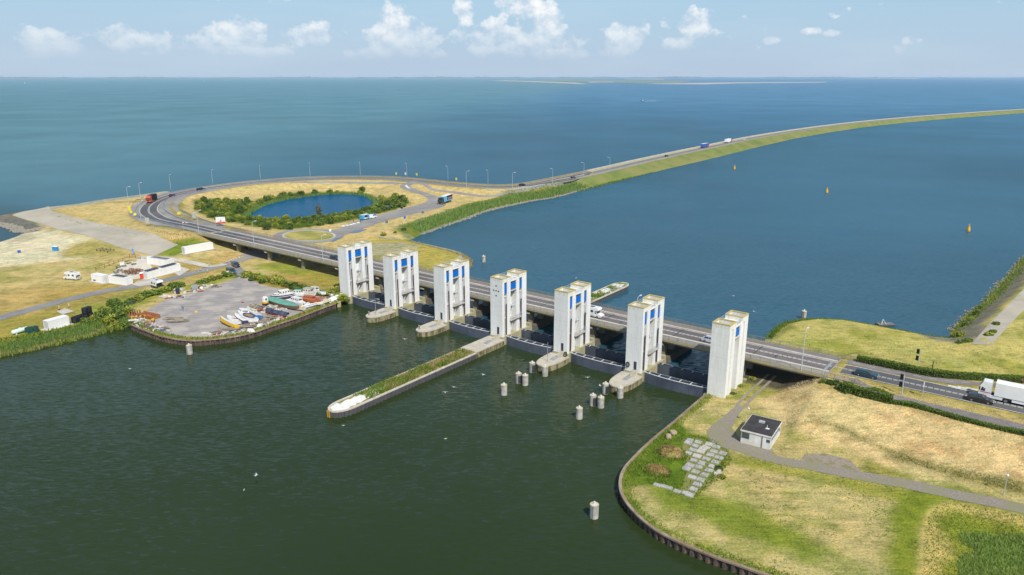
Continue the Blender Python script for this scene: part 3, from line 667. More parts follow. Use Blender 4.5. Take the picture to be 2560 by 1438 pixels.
# gravel path past the hut and the two wheel tracks under the bridge
gp = smooth(GP([(1852, 1015), (1816, 1055), (1795, 1082), (1800, 1103), (1852, 1121), (1926, 1146), (1990, 1160), (2060, 1172), (2124, 1186), (2249, 1207), (2373, 1234), (2498, 1259), (2620, 1287)]), 2.0)
g_w = np.interp(np.linspace(0, 1, len(gp)), [0, 0.1, 0.2, 0.3, 0.45, 0.6, 1], [0.9, 1.3, 2.3, 1.7, 1.6, 1.75, 1.75])
road('gravel_path', gp, -g_w, g_w, GRAVELM, 0.05, n=4)
sheet('gravel_path', GP([(1792, 1095), (1812, 1050), (1838, 1080), (1852, 1104), (1905, 1120), (1930, 1122), (1936, 1135), (1880, 1128), (1812, 1108)]), GRAVELM, 0.045)
sheet('gravel_path', GP([(1990, 1168), (2012, 1136), (2060, 1134), (2125, 1150), (2150, 1178), (2080, 1180)]), pm('gravel_red', (0.33, 0.265, 0.22), 0.95, (0.22, 0.19, 0.14), 2.5, world=True, c3=(0.2, 0.19, 0.09), s3=0.5), 0.04)
for o_ in (-0.85, 0.85):
    tr = smooth(GP([(1930, 938), (1905, 962), (1880, 984), (1852, 1015)]), 1.5); road('wheel_track', offset(tr, o_), -0.33, 0.33, GRAVELM, 0.04, n=3)
# access road, car park, roundabout
road('access_road', ACCESS, -3.2, 3.2, ASPH_L, 0.08, n=7)
park_px = [(1080, 497), (1105, 495), (1118, 505), (1112, 516), (1060, 530), (1000, 543), (950, 557), (905, 573), (870, 585), (835, 598), (825, 605), (812, 600), (838, 585), (842, 576), (870, 560), (905, 549), (960, 535), (1020, 519), (1060, 510)]
cpk = sheet('car_park', np.array(px(park_px, 2.5)), ASPH_L, 0.09)
dashes(smooth(np.array(px([(905, 551), (960, 537), (1020, 521), (1075, 508)], 2.5)), 2), -1.0, 0.14, 2.2, 2.4, 0.12).build('bay_line', WHITE_L, cpk)
ribbon(MB(), np.array(px([(985, 531), (1005, 523), (1030, 522)], 2.5)), -0.1, 0.1, 0.13, n=2).build('bay_line', WHITE_L, cpk)
ribbon(MB(), np.array(px([(985, 531), (1020, 527.5)], 2.5)), -0.1, 0.1, 0.13, n=2).build('bay_line', WHITE_L, cpk)
# puddles at the edge of the car park
PUD = pm('puddle', (0.07, 0.08, 0.12), 0.05, (0.09, 0.1, 0.13), 0.3, world=True, spec=0.9)
sheet('puddle', np.array(px([(872, 583), (885, 577), (905, 574), (918, 574), (905, 579), (885, 584)], 2.5)), PUD, 0.13)
sheet('puddle', np.array(px([(826, 604), (838, 597), (856, 593), (850, 597), (832, 606)], 2.5)), PUD, 0.13)
rc = P(772, 589.5, 2.5); an = np.linspace(0, 2 * math.pi, 49)
def ell(rx, ry): return np.array([[*(rc[:2] + UA * rx * math.cos(t) + VA * ry * math.sin(t)), 2.5] for t in an])
RR = 17.5
road('roundabout', ell(RR, RR * 0.80), -0.1, 4.6, ASPH_L, 0.085, n=4)
kerb = MB(); ribbon(kerb, ell(RR - 4.55, RR * 0.8 - 4.55), -0.9, 0.0, 0.14, n=2); kerb.build('roundabout_kerb', CONC_L)['kind'] = 'structure'
sheet('roundabout_lawn', ell(RR - 4.6, RR * 0.8 - 4.6)[:-1], pm('lawn', (0.20, 0.23, 0.04), 0.95, (0.28, 0.26, 0.06), 0.3, world=True, c3=(0.4, 0.33, 0.1), s3=0.09), 0.16, step=2)
# path inside the loop
inner = smooth(np.array([P(x, y, z) for x, y, z in [(560, 570, 6.2), (520, 560, 5.6), (478, 545, 5.0), (447, 532, 4.4), (438, 520, 4.2), (446, 508, 4.2), (470, 497, 4.3), (520, 485, 4.6), (600, 470, 4.9), (700, 460, 5.1), (830, 455.5, 5.2), (960, 457, 5.2), (1012, 460.5, 5.6)]]), 2.5)
road('cycle_path', inner, -1.4, 1.4, ASPH_L, 0.07, n=3)
spur = smooth(GP([(1045, 458), (1065, 463), (1073, 470), (1090, 476), (1140, 482), (1180, 488), (1215, 491), (1260, 485), (1320, 474), (1400, 456), (1440, 447)]), 2.5)
road('cycle_path', spur, -1.2, 1.2, ASPH_L, 0.08, n=3)
iso = MB()
for pts in ([(1016, 462), (1012, 466), (1018, 471), (1028, 473), (1020, 467)],): iso.quad(*[(*G(*q)[:2], G(*q)[2] + 0.22) for q in pts][::-1])
iso.build('painted_island', WHITE_L)['kind'] = 'structure'
# --- track on the left bank
trk = smooth(np.array(px([(-260, 865), (-60, 812), (60, 778), (160, 752), (270, 727), (360, 713), (430, 697), (500, 679), (560, 662), (600, 650), (640, 640), (690, 632)], 1.6)), 2.5)
road('track', trk, -2.6, 2.6, TRACKM, 0.07, n=4)
for pts in ([(585, 668), (602, 668), (618, 684), (600, 690), (588, 686)],): sheet('track', np.array(px(pts, 1.6)), TRACKM, 0.06)
road('concrete_path', smooth(np.array(px([(345, 650), (420, 654), (480, 660), (530, 666), (562, 660)], 1.6)), 2), -1.7, 1.7, CONC_L, 0.08, n=3)
# underpass road (in the shade of the bridge)
sheet('underpass_road', np.array(px([(598, 640), (640, 622), (700, 600), (760, 610), (740, 628), (680, 648)], 1.7)), TRACKM, 0.06)
# --- yard
YARDM = pm('yard_asphalt', (0.335, 0.305, 0.29), 0.95, (0.245, 0.228, 0.22), 0.55, world=True, stretch=(0.35, 1.8, 1), c3=(0.40, 0.365, 0.315), s3=0.22, detail=6)
sheet('yard', np.array(px([(338, 806), (350, 785), (430, 742), (520, 722), (592, 695), (612, 688), (650, 712), (730, 728), (800, 742), (815, 756), (740, 787), (684, 806), (628, 826), (581, 836), (534, 842), (487, 844), (445, 841), (403, 832), (358, 816)], 1.5)), YARDM, 0.05, step=4)
# --- asphalt apron of the sea dike
sheet('dike_apron', np.vstack([GP([(30.5, 539), (122, 516)]), GP([(126, 526), (223, 553.7), (325, 572), (406, 596.4), (447, 612.7)]), GP([(386, 641), (304.7, 620.8), (233.6, 595.4), (162.5, 578), (101.6, 559.8)])]), APRONM, 0.10, step=3)
sheet('dike_apron', GP([(2429, 861), (2478, 864), (2521.7, 814.7), (2575, 760), (2600, 690), (2560, 722), (2516, 768), (2475, 808)]), APRONM, 0.08, step=3)

# --- the dike that runs on to the horizon
k_d = int(np.argmin(np.hypot(ROAD_L[:, 0] - 30, ROAD_L[:, 1] - 491))); DIKE = ROAD_L[k_d:]
def dike():
    p = DIKE; n = len(p)
    prof = [(28, -0.6), (10.0, 4.9), (8.6, 5.2), (-7.5, 5.15), (-9.0, 4.6), (-13.0, 3.2), (-19.0, 1.0), (-22.0, -0.6)]
    # taper in from the wide land at its near end
    me = MB(); rows = []
    lake_n = np.array(px([(1398, 491), (1497, 462), (1595, 440), (1694, 416.5), (1792, 394), (1890.6, 369), (1989, 346), (2087, 329), (2186, 314), (2284, 304), (2383, 295), (2481, 287), (2560, 282), (2700, 272)], 0.0))
    dl, _ = dpoly(p[:, 0], p[:, 1], lake_n); dl = np.clip(dl, 15, 34)
    for o_, z_ in prof:
        oo = np.full(n, float(o_))
        if o_ < -8: oo = -9.0 - (abs(o_) - 9.0) / 13.0 * (dl - 9.0 + 1.0)
        q = offset(p, oo); rows.append(np.stack([q[:, 0], q[:, 1], np.full(n, z_) - 3.5 * (1 - sstep(0, 9, np.arange(n)))], 1))
    k = n
    for r in rows: me.v += [tuple(v) for v in r]
    for i in range(len(rows) - 1):
        for j in range(k - 1): me.f.append((i * k + j, i * k + j + 1, (i + 1) * k + j + 1, (i + 1) * k + j)); me.mi.append(0 if i < 1 else (2 if i == 2 or i == 1 else 1))
    g = pm('dike_grass', (0.12, 0.165, 0.034), 0.95, (0.19, 0.215, 0.055), 0.12, world=True, c3=(0.21, 0.205, 0.065), s3=0.04, bump=0.3, bscale=1.2)
    st = pm('dike_stone', (0.30, 0.29, 0.26), 0.95, (0.22, 0.21, 0.19), 0.3, world=True)
    o = me.build('dike', [st, g, pm('dike_verge', (0.40, 0.35, 0.2), 0.95, (0.34, 0.32, 0.22), 0.1, world=True)]); o['kind'] = 'structure'
    dr = MB(); ribbon(dr, p, -3.5, 3.5, 0.0, n=2, z=5.28); r = dr.build('road', pm('asphalt_far', (0.17, 0.165, 0.165), 0.9, (0.2, 0.195, 0.19), 0.1, world=True)); r['kind'] = 'structure'
    for e in (-3.2, 3.2): ribbon(MB(), p, e - 0.12, e + 0.12, 0.0, n=2, z=5.31).build('edge_line', WHITE_L, r)
    c = MB(); ribbon(c, p, -7.2, -5.2, 0.0, n=2, z=5.26); c.build('cycle_path', ASPH_L)['kind'] = 'structure'
    pw = MB(); ribbon(pw, p, 8.2, 8.9, 0.0, n=2, z=5.9); ribbon(pw, p, 8.2, 8.2001, 0.0, n=2, z=5.9)
    L = offset(p, 8.2)
    for j in range(n - 1): pw.quad((*L[j, :2], 5.0), (*L[j + 1, :2], 5.0), (*L[j + 1, :2], 5.9), (*L[j, :2], 5.9))
    pw.build('parapet', CONC_L)['kind'] = 'structure'
dike()
# ------------------------------------------------------------------ sluice towers, gates, bridge
WHITEC = pm('white_painted_concrete', (0.80, 0.80, 0.785), 0.75, (0.74, 0.74, 0.72), 0.9, stretch=(1, 1, 0.16), lo=0.4, hi=0.75, c3=(0.74, 0.74, 0.71), s3=0.35)
def weathered_white():
    m, nt, b = nt_new('white_painted_concrete'); g = nt.nodes.new('ShaderNodeTexCoord'); v = g.outputs['Object']; oi = nt.nodes.new('ShaderNodeObjectInfo')
    mp = nt.nodes.new('ShaderNodeMapping'); mp.inputs['Scale'].default_value = (1, 1, 0.09); nt.links.new(v, mp.inputs[0]); cb = nt.nodes.new('ShaderNodeCombineXYZ'); nt.links.new(mathn(nt, 'MULTIPLY', oi.outputs['Random'], 60.0), cb.inputs[0]); nt.links.new(cb.outputs[0], mp.inputs['Location'])
    st = noise(nt, mp.outputs[0], 2.4, 5, 0.7); pa = noise(nt, mp.outputs[0], 0.5, 4); fine = noise(nt, v, 1.2, 5, 0.7)
    col = ramp(nt, st.outputs['Fac'], [(0.42, (0.80, 0.80, 0.785)), (0.62, (0.735, 0.73, 0.70)), (0.78, (0.60, 0.585, 0.53))])
    col = mixc(nt, 1.0, col, ramp(nt, fine.outputs['Fac'], [(0.3, (0.93, 0.93, 0.92)), (0.6, (1.0, 1.0, 1.0))]), 'MULTIPLY'); col = mixc(nt, 1.0, col, ramp(nt, pa.outputs['Fac'], [(0.35, (0.95, 0.95, 0.94)), (0.6, (1.0, 1.0, 1.0))]), 'MULTIPLY')
    sx = nt.nodes.new('ShaderNodeSeparateXYZ'); nt.links.new(v, sx.inputs[0]); jt = mathn(nt, 'FRACT', mathn(nt, 'DIVIDE', sx.outputs[2], 2.75)); jl = mathn(nt, 'LESS_THAN', jt, 0.022)
    col = mixc(nt, mathn(nt, 'MULTIPLY', jl, 0.5), col, (0.52, 0.51, 0.47))      # shuttering joints
    nt.links.new(col, b.inputs['Base Color']); b.inputs['Roughness'].default_value = 0.8; b.inputs['Specular IOR Level'].default_value = 0.2; return m
WHITEC = weathered_white()
LICHEN = pm('lichen_rim', (0.50, 0.38, 0.09), 0.95, (0.43, 0.37, 0.20), 1.2, lo=0.42, hi=0.6, c3=(0.47, 0.40, 0.22), s3=0.5)
STREAK = pm('streaked_white', (0.74, 0.735, 0.69), 0.85, (0.56, 0.52, 0.36), 2.2, stretch=(1, 1, 0.12), lo=0.45, hi=0.75)
PIERC = pm('pier_concrete', (0.42, 0.39, 0.27), 0.92, (0.30, 0.285, 0.16), 0.8, stretch=(1, 1, 0.3), c3=(0.36, 0.33, 0.18), s3=0.3)
PIERW = pm('pier_wet', (0.30, 0.265, 0.15), 0.9, (0.10, 0.08, 0.045), 1.5, stretch=(1, 1, 0.25), lo=0.45, hi=0.6)
PIERTOP = pm('pier_top', (0.50, 0.46, 0.38), 0.92, (0.40, 0.37, 0.29), 0.7)
BLUEP = pm('blue_panel', (0.002, 0.150, 0.56), 0.45, (0.002, 0.125, 0.48), 0.8, spec=0.2)
NAVY = pm('gate_steel', (0.075, 0.09, 0.125), 0.5, (0.10, 0.115, 0.145), 0.7, stretch=(1, 1, 0.3), spec=0.5, c3=(0.06, 0.07, 0.10), s3=0.2)
GATEIN = pm('gate_inside', (0.02, 0.022, 0.03), 0.8)
WHITES = pm('white_steel', (0.74, 0.74, 0.74), 0.5, (0.62, 0.61, 0.58), 2.0)
GLASS = pm('dark_glass', (0.06, 0.065, 0.07), 0.12, (0.09, 0.085, 0.075), 1.5, spec=0.7)
DARK = pm('dark_recess', (0.03, 0.03, 0.03), 0.9)
RUSTY = pm('rust_rail', (0.13, 0.06, 0.045), 0.85, (0.08, 0.045, 0.04), 3.0)
GREYS = pm('grey_steel', (0.42, 0.44, 0.46), 0.45, (0.34, 0.36, 0.38), 1.5, metal=0.4)
BLUERAIL = pm('blue_grey_rail', (0.30, 0.40, 0.56), 0.5, (0.42, 0.46, 0.52), 1.0)

def rim(mb, y0, y1, z0, z1, t=0.28):
    mb.box(-2.1, 2.1, y0, y0 + t, z0, z1); mb.box(-2.1, 2.1, y1 - t, y1, z0, z1)
    mb.box(-2.1, -2.1 + t, y0 + t, y1 - t, z0, z1); mb.box(2.1 - t, 2.1, y0 + t, y1 - t, z0, z1)
def ogive(w, y0, y1, n=10):
    """plan of a pointed pier nose from y0 (full width) to the tip y1"""
    L = y0 - y1; r = [(w * math.cos(math.pi / 2 * (i / n) ** 1.15) , y0 - L * (0.30 + 0.70 * math.sin(math.pi / 2 * i / n))) for i in range(n + 1)]
    left = [(-a, b) for a, b in r]; right = r[::-1]
    return [(-w, y0)] + left + right[1:] + [(w, y0)]
def tower_mesh(open_slots=True):
    w = MB(); zb = 2.3 if open_slots else 0.9
    w.box(-2.1, 2.1, -0.5, 0.4, zb, 18); w.box(-2.1, 2.1, 1.66, 3.2, zb, 18)
    w.box(-2.1, 2.1, 5.9, 7.25, zb, 18); w.box(-2.1, 2.1, 8.56, 10.6, zb, 18)
    cw = 0.55 if open_slots else 1.75
    for a, b in ((0.4, 1.66), (7.25, 8.56)):
        if not open_slots: w.box(-cw, cw, a, b, zb, 18)
        for s in (-1, 1): w.box(min(s * cw, s * 2.098), max(s * cw, s * 2.098), a, b, 17.75, 18)
    w.box(-0.2, 0.2, 3.2, 5.9, zb, 14.75); w.box(-1.8, 1.8, 3.2, 5.9, 14.75, 17.5)
    w.box(-2.1, 2.1, 3.2, 5.9, 17.52, 17.85)
    return w
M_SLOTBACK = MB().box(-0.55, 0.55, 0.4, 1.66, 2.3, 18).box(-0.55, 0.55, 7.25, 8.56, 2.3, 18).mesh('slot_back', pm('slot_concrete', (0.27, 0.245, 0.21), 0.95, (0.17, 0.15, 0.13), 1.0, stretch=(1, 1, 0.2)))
tw_open = tower_mesh(True).mesh('wall', WHITEC); tw_shut = tower_mesh(False).mesh('wall', WHITEC)
rimA = MB(); rim(rimA, -0.5, 3.2, 18, 18.82); rim(rimA, 7.0, 10.6, 18, 18.82); rimA.box(-2.1, 2.1, 5.9, 7.0, 18, 18.03)
RIM = rimA.mesh('parapet', STREAK)
capA = MB()
for a, b in ((-0.53, 3.23), (6.97, 10.63)):
    for q in ((-2.13, 2.13, a, a + 0.34), (-2.13, 2.13, b - 0.34, b), (-2.13, -1.79, a + 0.34, b - 0.34), (1.79, 2.13, a + 0.34, b - 0.34)): capA.box(*q, 18.83, 19.1)
CAP = capA.mesh('coping', LICHEN)
ROOF = MB().box(-1.8, 1.8, -0.2, 2.9, 18.0, 18.06).box(-1.8, 1.8, 7.3, 10.3, 18.0, 18.06).mesh('roof', pm('roof_felt', (0.22, 0.21, 0.18), 0.95, (0.30, 0.28, 0.2), 1.2))
def one_side(f):
    """f(mb, s) adds the same piece on both flanks"""
    mb = MB()
    for s in (-1, 1): f(mb, s)
    return mb
def sb(mb, s, x0, x1, *r): mb.box(min(s * x0, s * x1), max(s * x0, s * x1), *r)
M_SLOTWIN = MB().box(-0.05, 0.05, 0.02, 1.24, 0, 0.62).mesh('window', GLASS)
M_PANE = MB().box(-0.04, 0.04, 0, 0.56, 0, 0.5).mesh('window_pane', GLASS)
M_SLOTPANEL = MB().box(-0.06, 0.06, 0.02, 1.24, 0, 2.5).mesh('blue_panel', BLUEP)
M_SLOTLOW = MB().box(-0.06, 0.06, 0.02, 1.0, 0, 4.2).mesh('blue_panel', BLUEP)
M_MIDPANEL = MB().box(-0.05, 0.05, 0.03, 2.67, 0, 1.9).mesh('blue_panel', BLUEP)
M_SILL = MB().box(-0.2, 0.2, 0, 2.7, 0, 0.26).mesh('sill', pm('sill_lichen', (0.58, 0.55, 0.45), 0.9, (0.48, 0.38, 0.14), 1.5))
M_RAIL = MB().box(-0.09, 0.09, -0.09, 0.09, 2.5, 11.5).mesh('guide_rail', RUSTY)
M_PIPE = MB().tube((0, 0, 2.5), (0, 0, 13.0), 0.06, k=6).mesh('pipe', WHITES)
M_BRACKET = MB().box(-0.15, 0.15, -0.6, 0.6, 0, 0.2).mesh('bracket', WHITES)
# landing with railing, and the steep stairs above and below it
lb = MB().box(0, 2.2, -0.5, 4.9, 0, 0.22)
M_LAND = lb.mesh('landing', PIERTOP)
lr = MB()
for i in range(9): lr.bar((2.12, -0.45 + i * 0.66, 0.2), (2.12, -0.45 + i * 0.66, 1.25), 0.05)
for z in (0.7, 1.22): lr.bar((2.12, -0.45, z), (2.12, 4.85, z), 0.05)
for y in (-0.45, 4.85):
    for z in (0.7, 1.22): lr.bar((0.1, y, z), (2.12, y, z), 0.05)
M_LRAIL = lr.mesh('landing_rail', BLUERAIL)
def stair(y0, z0, y1, z1, n, w=0.7):
    mb = MB()
    for x in (0, w): mb.bar((x, y0, z0), (x, y1, z1), 0.07, 0.22); mb.bar((x, y0, z0 + 0.9), (x, y1, z1 + 0.9), 0.05)
    for i in range(n): t = (i + 0.5) / n; mb.box(0, w, y0 + (y1 - y0) * t - 0.13, y0 + (y1 - y0) * t + 0.13, z0 + (z1 - z0) * t - 0.02, z0 + (z1 - z0) * t + 0.02)
    return mb
M_ST1 = stair(0.2, 0, 2.2, 3.4, 12).mesh('stairs', WHITES); M_ST2 = stair(0.2, 0, 2.0, 3.4, 12).mesh('stairs', WHITES)
M_MIDL = MB().box(0, 1.0, -0.2, 1.0, 0, 0.1).bar((1.0, -0.2, 0.1), (1.0, -0.2, 1.0), 0.05).bar((1.0, 1.0, 0.1), (1.0, 1.0, 1.0), 0.05).bar((1.0, -0.2, 1.0), (1.0, 1.0, 1.0), 0.05).mesh('upper_landing', BLUERAIL)
# pier and its nose
def pier_mesh(nose):
    m = MB(); m.box(-2.8, 2.8, 0.35, 11.6, -2, 2.45).box(-2.45, 2.45, -0.55, 0.35, -2, 2.29)
    m.box(-2.5, 2.5, 11.6, 13.4, -2, 3.0, 0.25, 0.35);
    return m
M_PIER = pier_mesh(True).mesh('pier', PIERC); M_PIERB = MB().box(-2.2, 2.2, 13.4, 29.5, -2, 1.9).mesh('pier_tail', pm('shaded_concrete', (0.15, 0.135, 0.105), 0.95, (0.10, 0.09, 0.075), 0.8))  # tail is a darker copy of the pier concrete: deck shade put into colour
M_NOSE = MB().prism(ogive(2.75, -0.56, -9.8), -2, 1.45).mesh('pier_nose', PIERW)
M_NOSETOP = MB().prism(ogive(2.85, -0.57, -9.95), 1.45, 1.75).mesh('nose_slab', PIERTOP)
M_HATCH = MB().box(-0.6, 0.6, -1.5, 1.5, 0, 0.12).mesh('hatch', GREYS)
def steps():
    mb = MB()
    for i in range(6): mb.box(0, 1.0, i * 0.28, 1.9, i * 0.19, (i + 1) * 0.19)
    for x in (-0.06, 1.0): mb.quad((x, -0.1, 0), (x + 0.06, -0.1, 0), (x + 0.06, 1.9, 1.5), (x, 1.9, 1.5)); 
    mb.box(-0.1, -0.02, 0, 1.9, 0, 0.9)
    return mb
M_STEPS = steps().mesh('steps', PIERTOP)
M_DOOR = MB().box(0, 0.75, -0.06, 0.1, 0, 2.1).mesh('door', pm('door_dark', (0.06, 0.06, 0.08), 0.6))
M_DJAMB = MB().box(-0.08, 0, -0.03, 0.1, 0, 2.18).box(0.75, 0.83, -0.03, 0.1, 0, 2.18).box(-0.08, 0.83, -0.03, 0.1, 2.1, 2.18).mesh('door_frame', WHITES)
M_HOLE = MB().box(-0.2, 0.2, -0.035, 0.3, -0.17, 0.17).mesh('hole', DARK)
M_RING = None
def ringmesh():
    bm = bmesh.new(); r0, r1, n, k = 0.42, 0.13, 16, 8; vs = []
    for i in range(n):
        a = 2 * math.pi * i / n; vs.append([bm.verts.new(((r0 + r1 * math.cos(2 * math.pi * j / k)) * math.cos(a), r1 * math.sin(2 * math.pi * j / k), (r0 * 1.45 + r1 * math.cos(2 * math.pi * j / k)) * math.sin(a))) for j in range(k)])
    for i in range(n):
        for j in range(k): bm.faces.new((vs[i][j], vs[(i + 1) % n][j], vs[(i + 1) % n][(j + 1) % k], vs[i][(j + 1) % k]))
    me = bpy.data.meshes.new('fender'); bm.to_mesh(me); bm.free(); me.materials.append(pm('rubber', (0.03, 0.03, 0.03), 0.8)); return me
M_RING = ringmesh()
M_BOARD = MB().box(-0.55, 0.55, -0.04, 0.04, 0, 0.2).box(-0.55, 0.55, -0.04, 0.04, 0.42, 0.62).mesh('navigation_board', pm('board_red', (0.55, 0.03, 0.04), 0.5))
M_BOARDW = MB().box(-0.55, 0.55, -0.042, 0.042, 0.2, 0.42).box(-0.55, 0.55, -0.042, 0.042, 0.62, 0.84).box(-0.04, 0.04, 0.06, 0.12, -0.4, 0.85).mesh('navigation_board', WHITES)
lab = {1: 'white sluice tower rising beside the boat yard, blue panels, no pier nose', 2: 'white sluice tower with red and white board and tall pole on its pointed pier nose',
       3: 'white sluice tower with red and white board and pale hatch on its pier nose', 4: 'white sluice tower with five small dark square holes high in its front',
       5: 'white sluice tower with thin pole and leaning black tyre on its pier nose', 6: 'white sluice tower with oval black fender hung beside its door',
       7: 'white end tower with filled side slots, standing on grass by the quay'}
def rail_top(mb, s):
    for i in range(5): mb.bar((s * 2.0, 3.4 + i * 0.6, 17.85), (s * 2.0, 3.4 + i * 0.6, 18.95), 0.05)
    for z in (18.4, 18.95): mb.bar((s * 2.0, 3.25, z), (s * 2.0, 6.95, z), 0.05)
M_TOPRAIL = one_side(rail_top).mesh('roof_rail', BLUERAIL)
for i in range(1, 8):
    s = (i - 4) * PITCH_U; T = thing('sluice_tower', (*UV(s - 2.8, 0), 0), U_ANG, lab[i], 'sluice tower', 'sluice towers in a row along the bridge')
    shut = i == 7
    part('wall', tw_shut if shut else tw_open, T)
    if not shut: part('slot_back', M_SLOTBACK, T)
    pp = part('parapet', RIM, T); part('coping', CAP, pp); part('roof', ROOF, T); part('roof_rail', M_TOPRAIL, T)
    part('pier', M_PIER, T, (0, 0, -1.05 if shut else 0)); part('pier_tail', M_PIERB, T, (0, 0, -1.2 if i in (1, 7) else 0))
    for sd in (-1, 1):
        if not shut:
            for y in (0.4, 7.25):
                part('window', M_SLOTWIN, T, (sd * 1.85, y, 17.1)); part('blue_panel', M_SLOTPANEL, T, (sd * 1.9, y, 14.55))
                part('blue_panel', M_SLOTLOW, T, (sd * 0.8, y + 0.1, 9.0)); part('guide_rail', M_RAIL, T, (sd * 1.95, y + 1.12, 0)); part('pipe', M_PIPE, T, (sd * 1.5, y + 0.9, 0))
                part('bracket', M_BRACKET, T, (sd * 1.5, y + 0.63, 13.5)); part('bracket', M_BRACKET, T, (sd * 1.5, y + 0.63, 7.2))
        else:
            for y in (0.4, 7.25):
                pn = part('slot_infill', MB().box(-0.05, 0.05, 0.3, 0.75, 12.6, 17.6).mesh('slot_infill', pm('faded_blue', (0.28, 0.30, 0.42), 0.7)), T, (sd * 1.76, y, 0))
        wmid = part('mid_panel', M_MIDPANEL, T, (sd * 1.84, 3.2, 15.05))
        for k in range(4): part('window_pane', M_PANE, wmid, (0, 0.09 + k * 0.64, 1.94))
        part('sill', M_SILL, T, (sd * 1.95, 3.2, 14.72))
        if not shut:
            L_ = part('landing', M_LAND, T, (0.4 if sd > 0 else -2.6, 3.2, 6.3)); 
            lr_ = part('landing_rail', M_LRAIL, L_) if sd > 0 else part('landing_rail', M_LRAIL, L_, (2.2, 4.4, 0), math.pi)
            part('stairs', M_ST1, T, (0.7 if sd > 0 else -1.4, 3.3, 6.5)); part('upper_landing', M_MIDL, T, (0.55 if sd > 0 else -1.55, 4.9, 9.9))
            part('stairs', M_ST2, T, (0.9 if sd > 0 else -1.6, 3.3, 2.6))
    if i in (2, 3, 5, 6):
        part('pier_nose', M_NOSE, T); part('nose_slab', M_NOSETOP, T); part('hatch', M_HATCH, T, (0.3, -3.6, 1.75), R(4))
    if i in (2, 3, 4, 5, 6):
        part('steps', M_STEPS, T, (0.35, -2.45, 1.76)); d_ = part('door', M_DOOR, T, (0.25, -0.5, 2.95)); part('door_frame', M_DJAMB, d_)
    if i == 4:
        for a, b in ((0, 0), (0.85, -0.05), (-0.85, 0.05), (0, 1.4), (0, -1.4)): part('hole', M_HOLE, T, (a - 0.05, -0.5, 15.4 + b))
    if i == 6: part('fender', M_RING, T, (-1.35, -0.68, 3.9))
    if i == 5:
        f_ = part('fender', M_RING, T, (1.9, -0.95, 2.35)); f_.rotation_euler = (R(-25), 0, R(10))
    if i in (2, 3):
        b_ = part('navigation_board', M_BOARD, T, (-0.6, -8.6, 2.15), R(-20)); part('board_stripe', M_BOARDW, b_)
    if i in (2, 5):
        pl = MB().tube((0, 0, 0), (0, 0, 5.2), 0.09, 0.07, 6)
        if i == 2: pl.bar((0, 0, 5.1), (1.3, 0.5, 5.1), 0.08).box(0.5, 1.4, 0.2, 0.6, 4.75, 5.1)
        else: pl.bar((0, 0, 4.2), (1.2, 0.8, 4.2), 0.07)
        part('pole', pl.mesh('pole', GREYS), T, (0.2, -6.6, 1.75))

# lift gates
def gate_meshes(bulge):
    n = 12; L = PITCH_U - 5.6 + 0.5; xs = np.linspace(0, L, n + 1)
    fy = np.array([-bulge * math.sin(math.pi * x / L) ** 0.8 for x in xs]); by = 1.15
    sk = MB(); zt, zb = 2.55, -1.5
    for i in range(n): sk.quad((xs[i], fy[i], zb), (xs[i + 1], fy[i + 1], zb), (xs[i + 1], fy[i + 1], zt), (xs[i], fy[i], zt)); sk.quad((xs[i + 1], fy[i + 1] + 0.08, zb), (xs[i], fy[i] + 0.08, zb), (xs[i], fy[i] + 0.08, zt), (xs[i + 1], fy[i + 1] + 0.08, zt)); sk.quad((xs[i], fy[i], zt), (xs[i + 1], fy[i + 1], zt), (xs[i + 1], fy[i + 1] + 0.08, zt), (xs[i], fy[i] + 0.08, zt))
    back = MB().box(0, L, by - 0.08, by, zb, zt - 0.1); fl = MB()
    for i in range(n): fl.quad((xs[i], fy[i] + 0.08, 1.3), (xs[i + 1], fy[i + 1] + 0.08, 1.3), (xs[i + 1], by - 0.08, 1.3), (xs[i], by - 0.08, 1.3))
    ch = MB()
    for i in range(n): ch.bar((xs[i], fy[i] + 0.04, zt + 0.05), (xs[i + 1], fy[i + 1] + 0.04, zt + 0.05), 0.16, 0.1)
    ch2 = MB().bar((0, by - 0.04, zt + 0.0), (L, by - 0.04, zt + 0.0), 0.12, 0.1)
    cr = [(xs[k], MB().bar((0, fy[k] + 0.1, zt), (0, by - 0.1, zt), 0.13, 0.1).mesh('cross_bar', WHITES)) for k in range(1, n, 2)]
    rb = [(xs[k], MB().box(-0.05, 0.05, fy[k] - 0.05, fy[k] + 0.02, zb, zt - 0.3).mesh('stiffener', NAVY)) for k in range(0, n + 1, 3)]
    return sk.mesh('skin_plate', NAVY, False), back.mesh('back_plate', NAVY), fl.mesh('gate_floor', GATEIN), ch.mesh('top_chord', WHITES), ch2.mesh('top_chord', GREYS), cr, rb
TS = {1: 'the yard tower', 2: 'the pole tower', 3: 'the tower with board', 4: 'the tower with holes', 5: 'the tower with tyre', 6: 'the fender tower', 7: 'the end tower'}
GF = gate_meshes(0.75); GB = gate_meshes(0.12)
for k in range(1, 7):
    s = (k - 4) * PITCH_U
    for nm, v0, gm in (('front', 0.45, GF), ('back', 7.35, GB)):
        T = thing('lift_gate', (*UV(s - 0.25, v0), 0), U_ANG, f"{'basin' if nm == 'front' else 'lake'} side dark steel gate between {TS[k]} and {TS[k + 1]}", 'gate', f'{nm} gates between the sluice towers')
        part('skin_plate', gm[0], T); part('back_plate', gm[1], T); part('gate_floor', gm[2], T)
        part('top_chord', gm[3] , T) if nm == 'front' else part('top_chord', bpy.data.meshes.new_from_object(bpy.data.objects.new('x', gm[3])) if False else gm[4], T)
        if nm == 'front': part('top_chord', gm[4], T)
        for x, me in gm[5]: part('cross_bar', me, T, (x, 0, 0))
        for x, me in gm[6]: part('stiffener', me, T, (x, 0, 0))

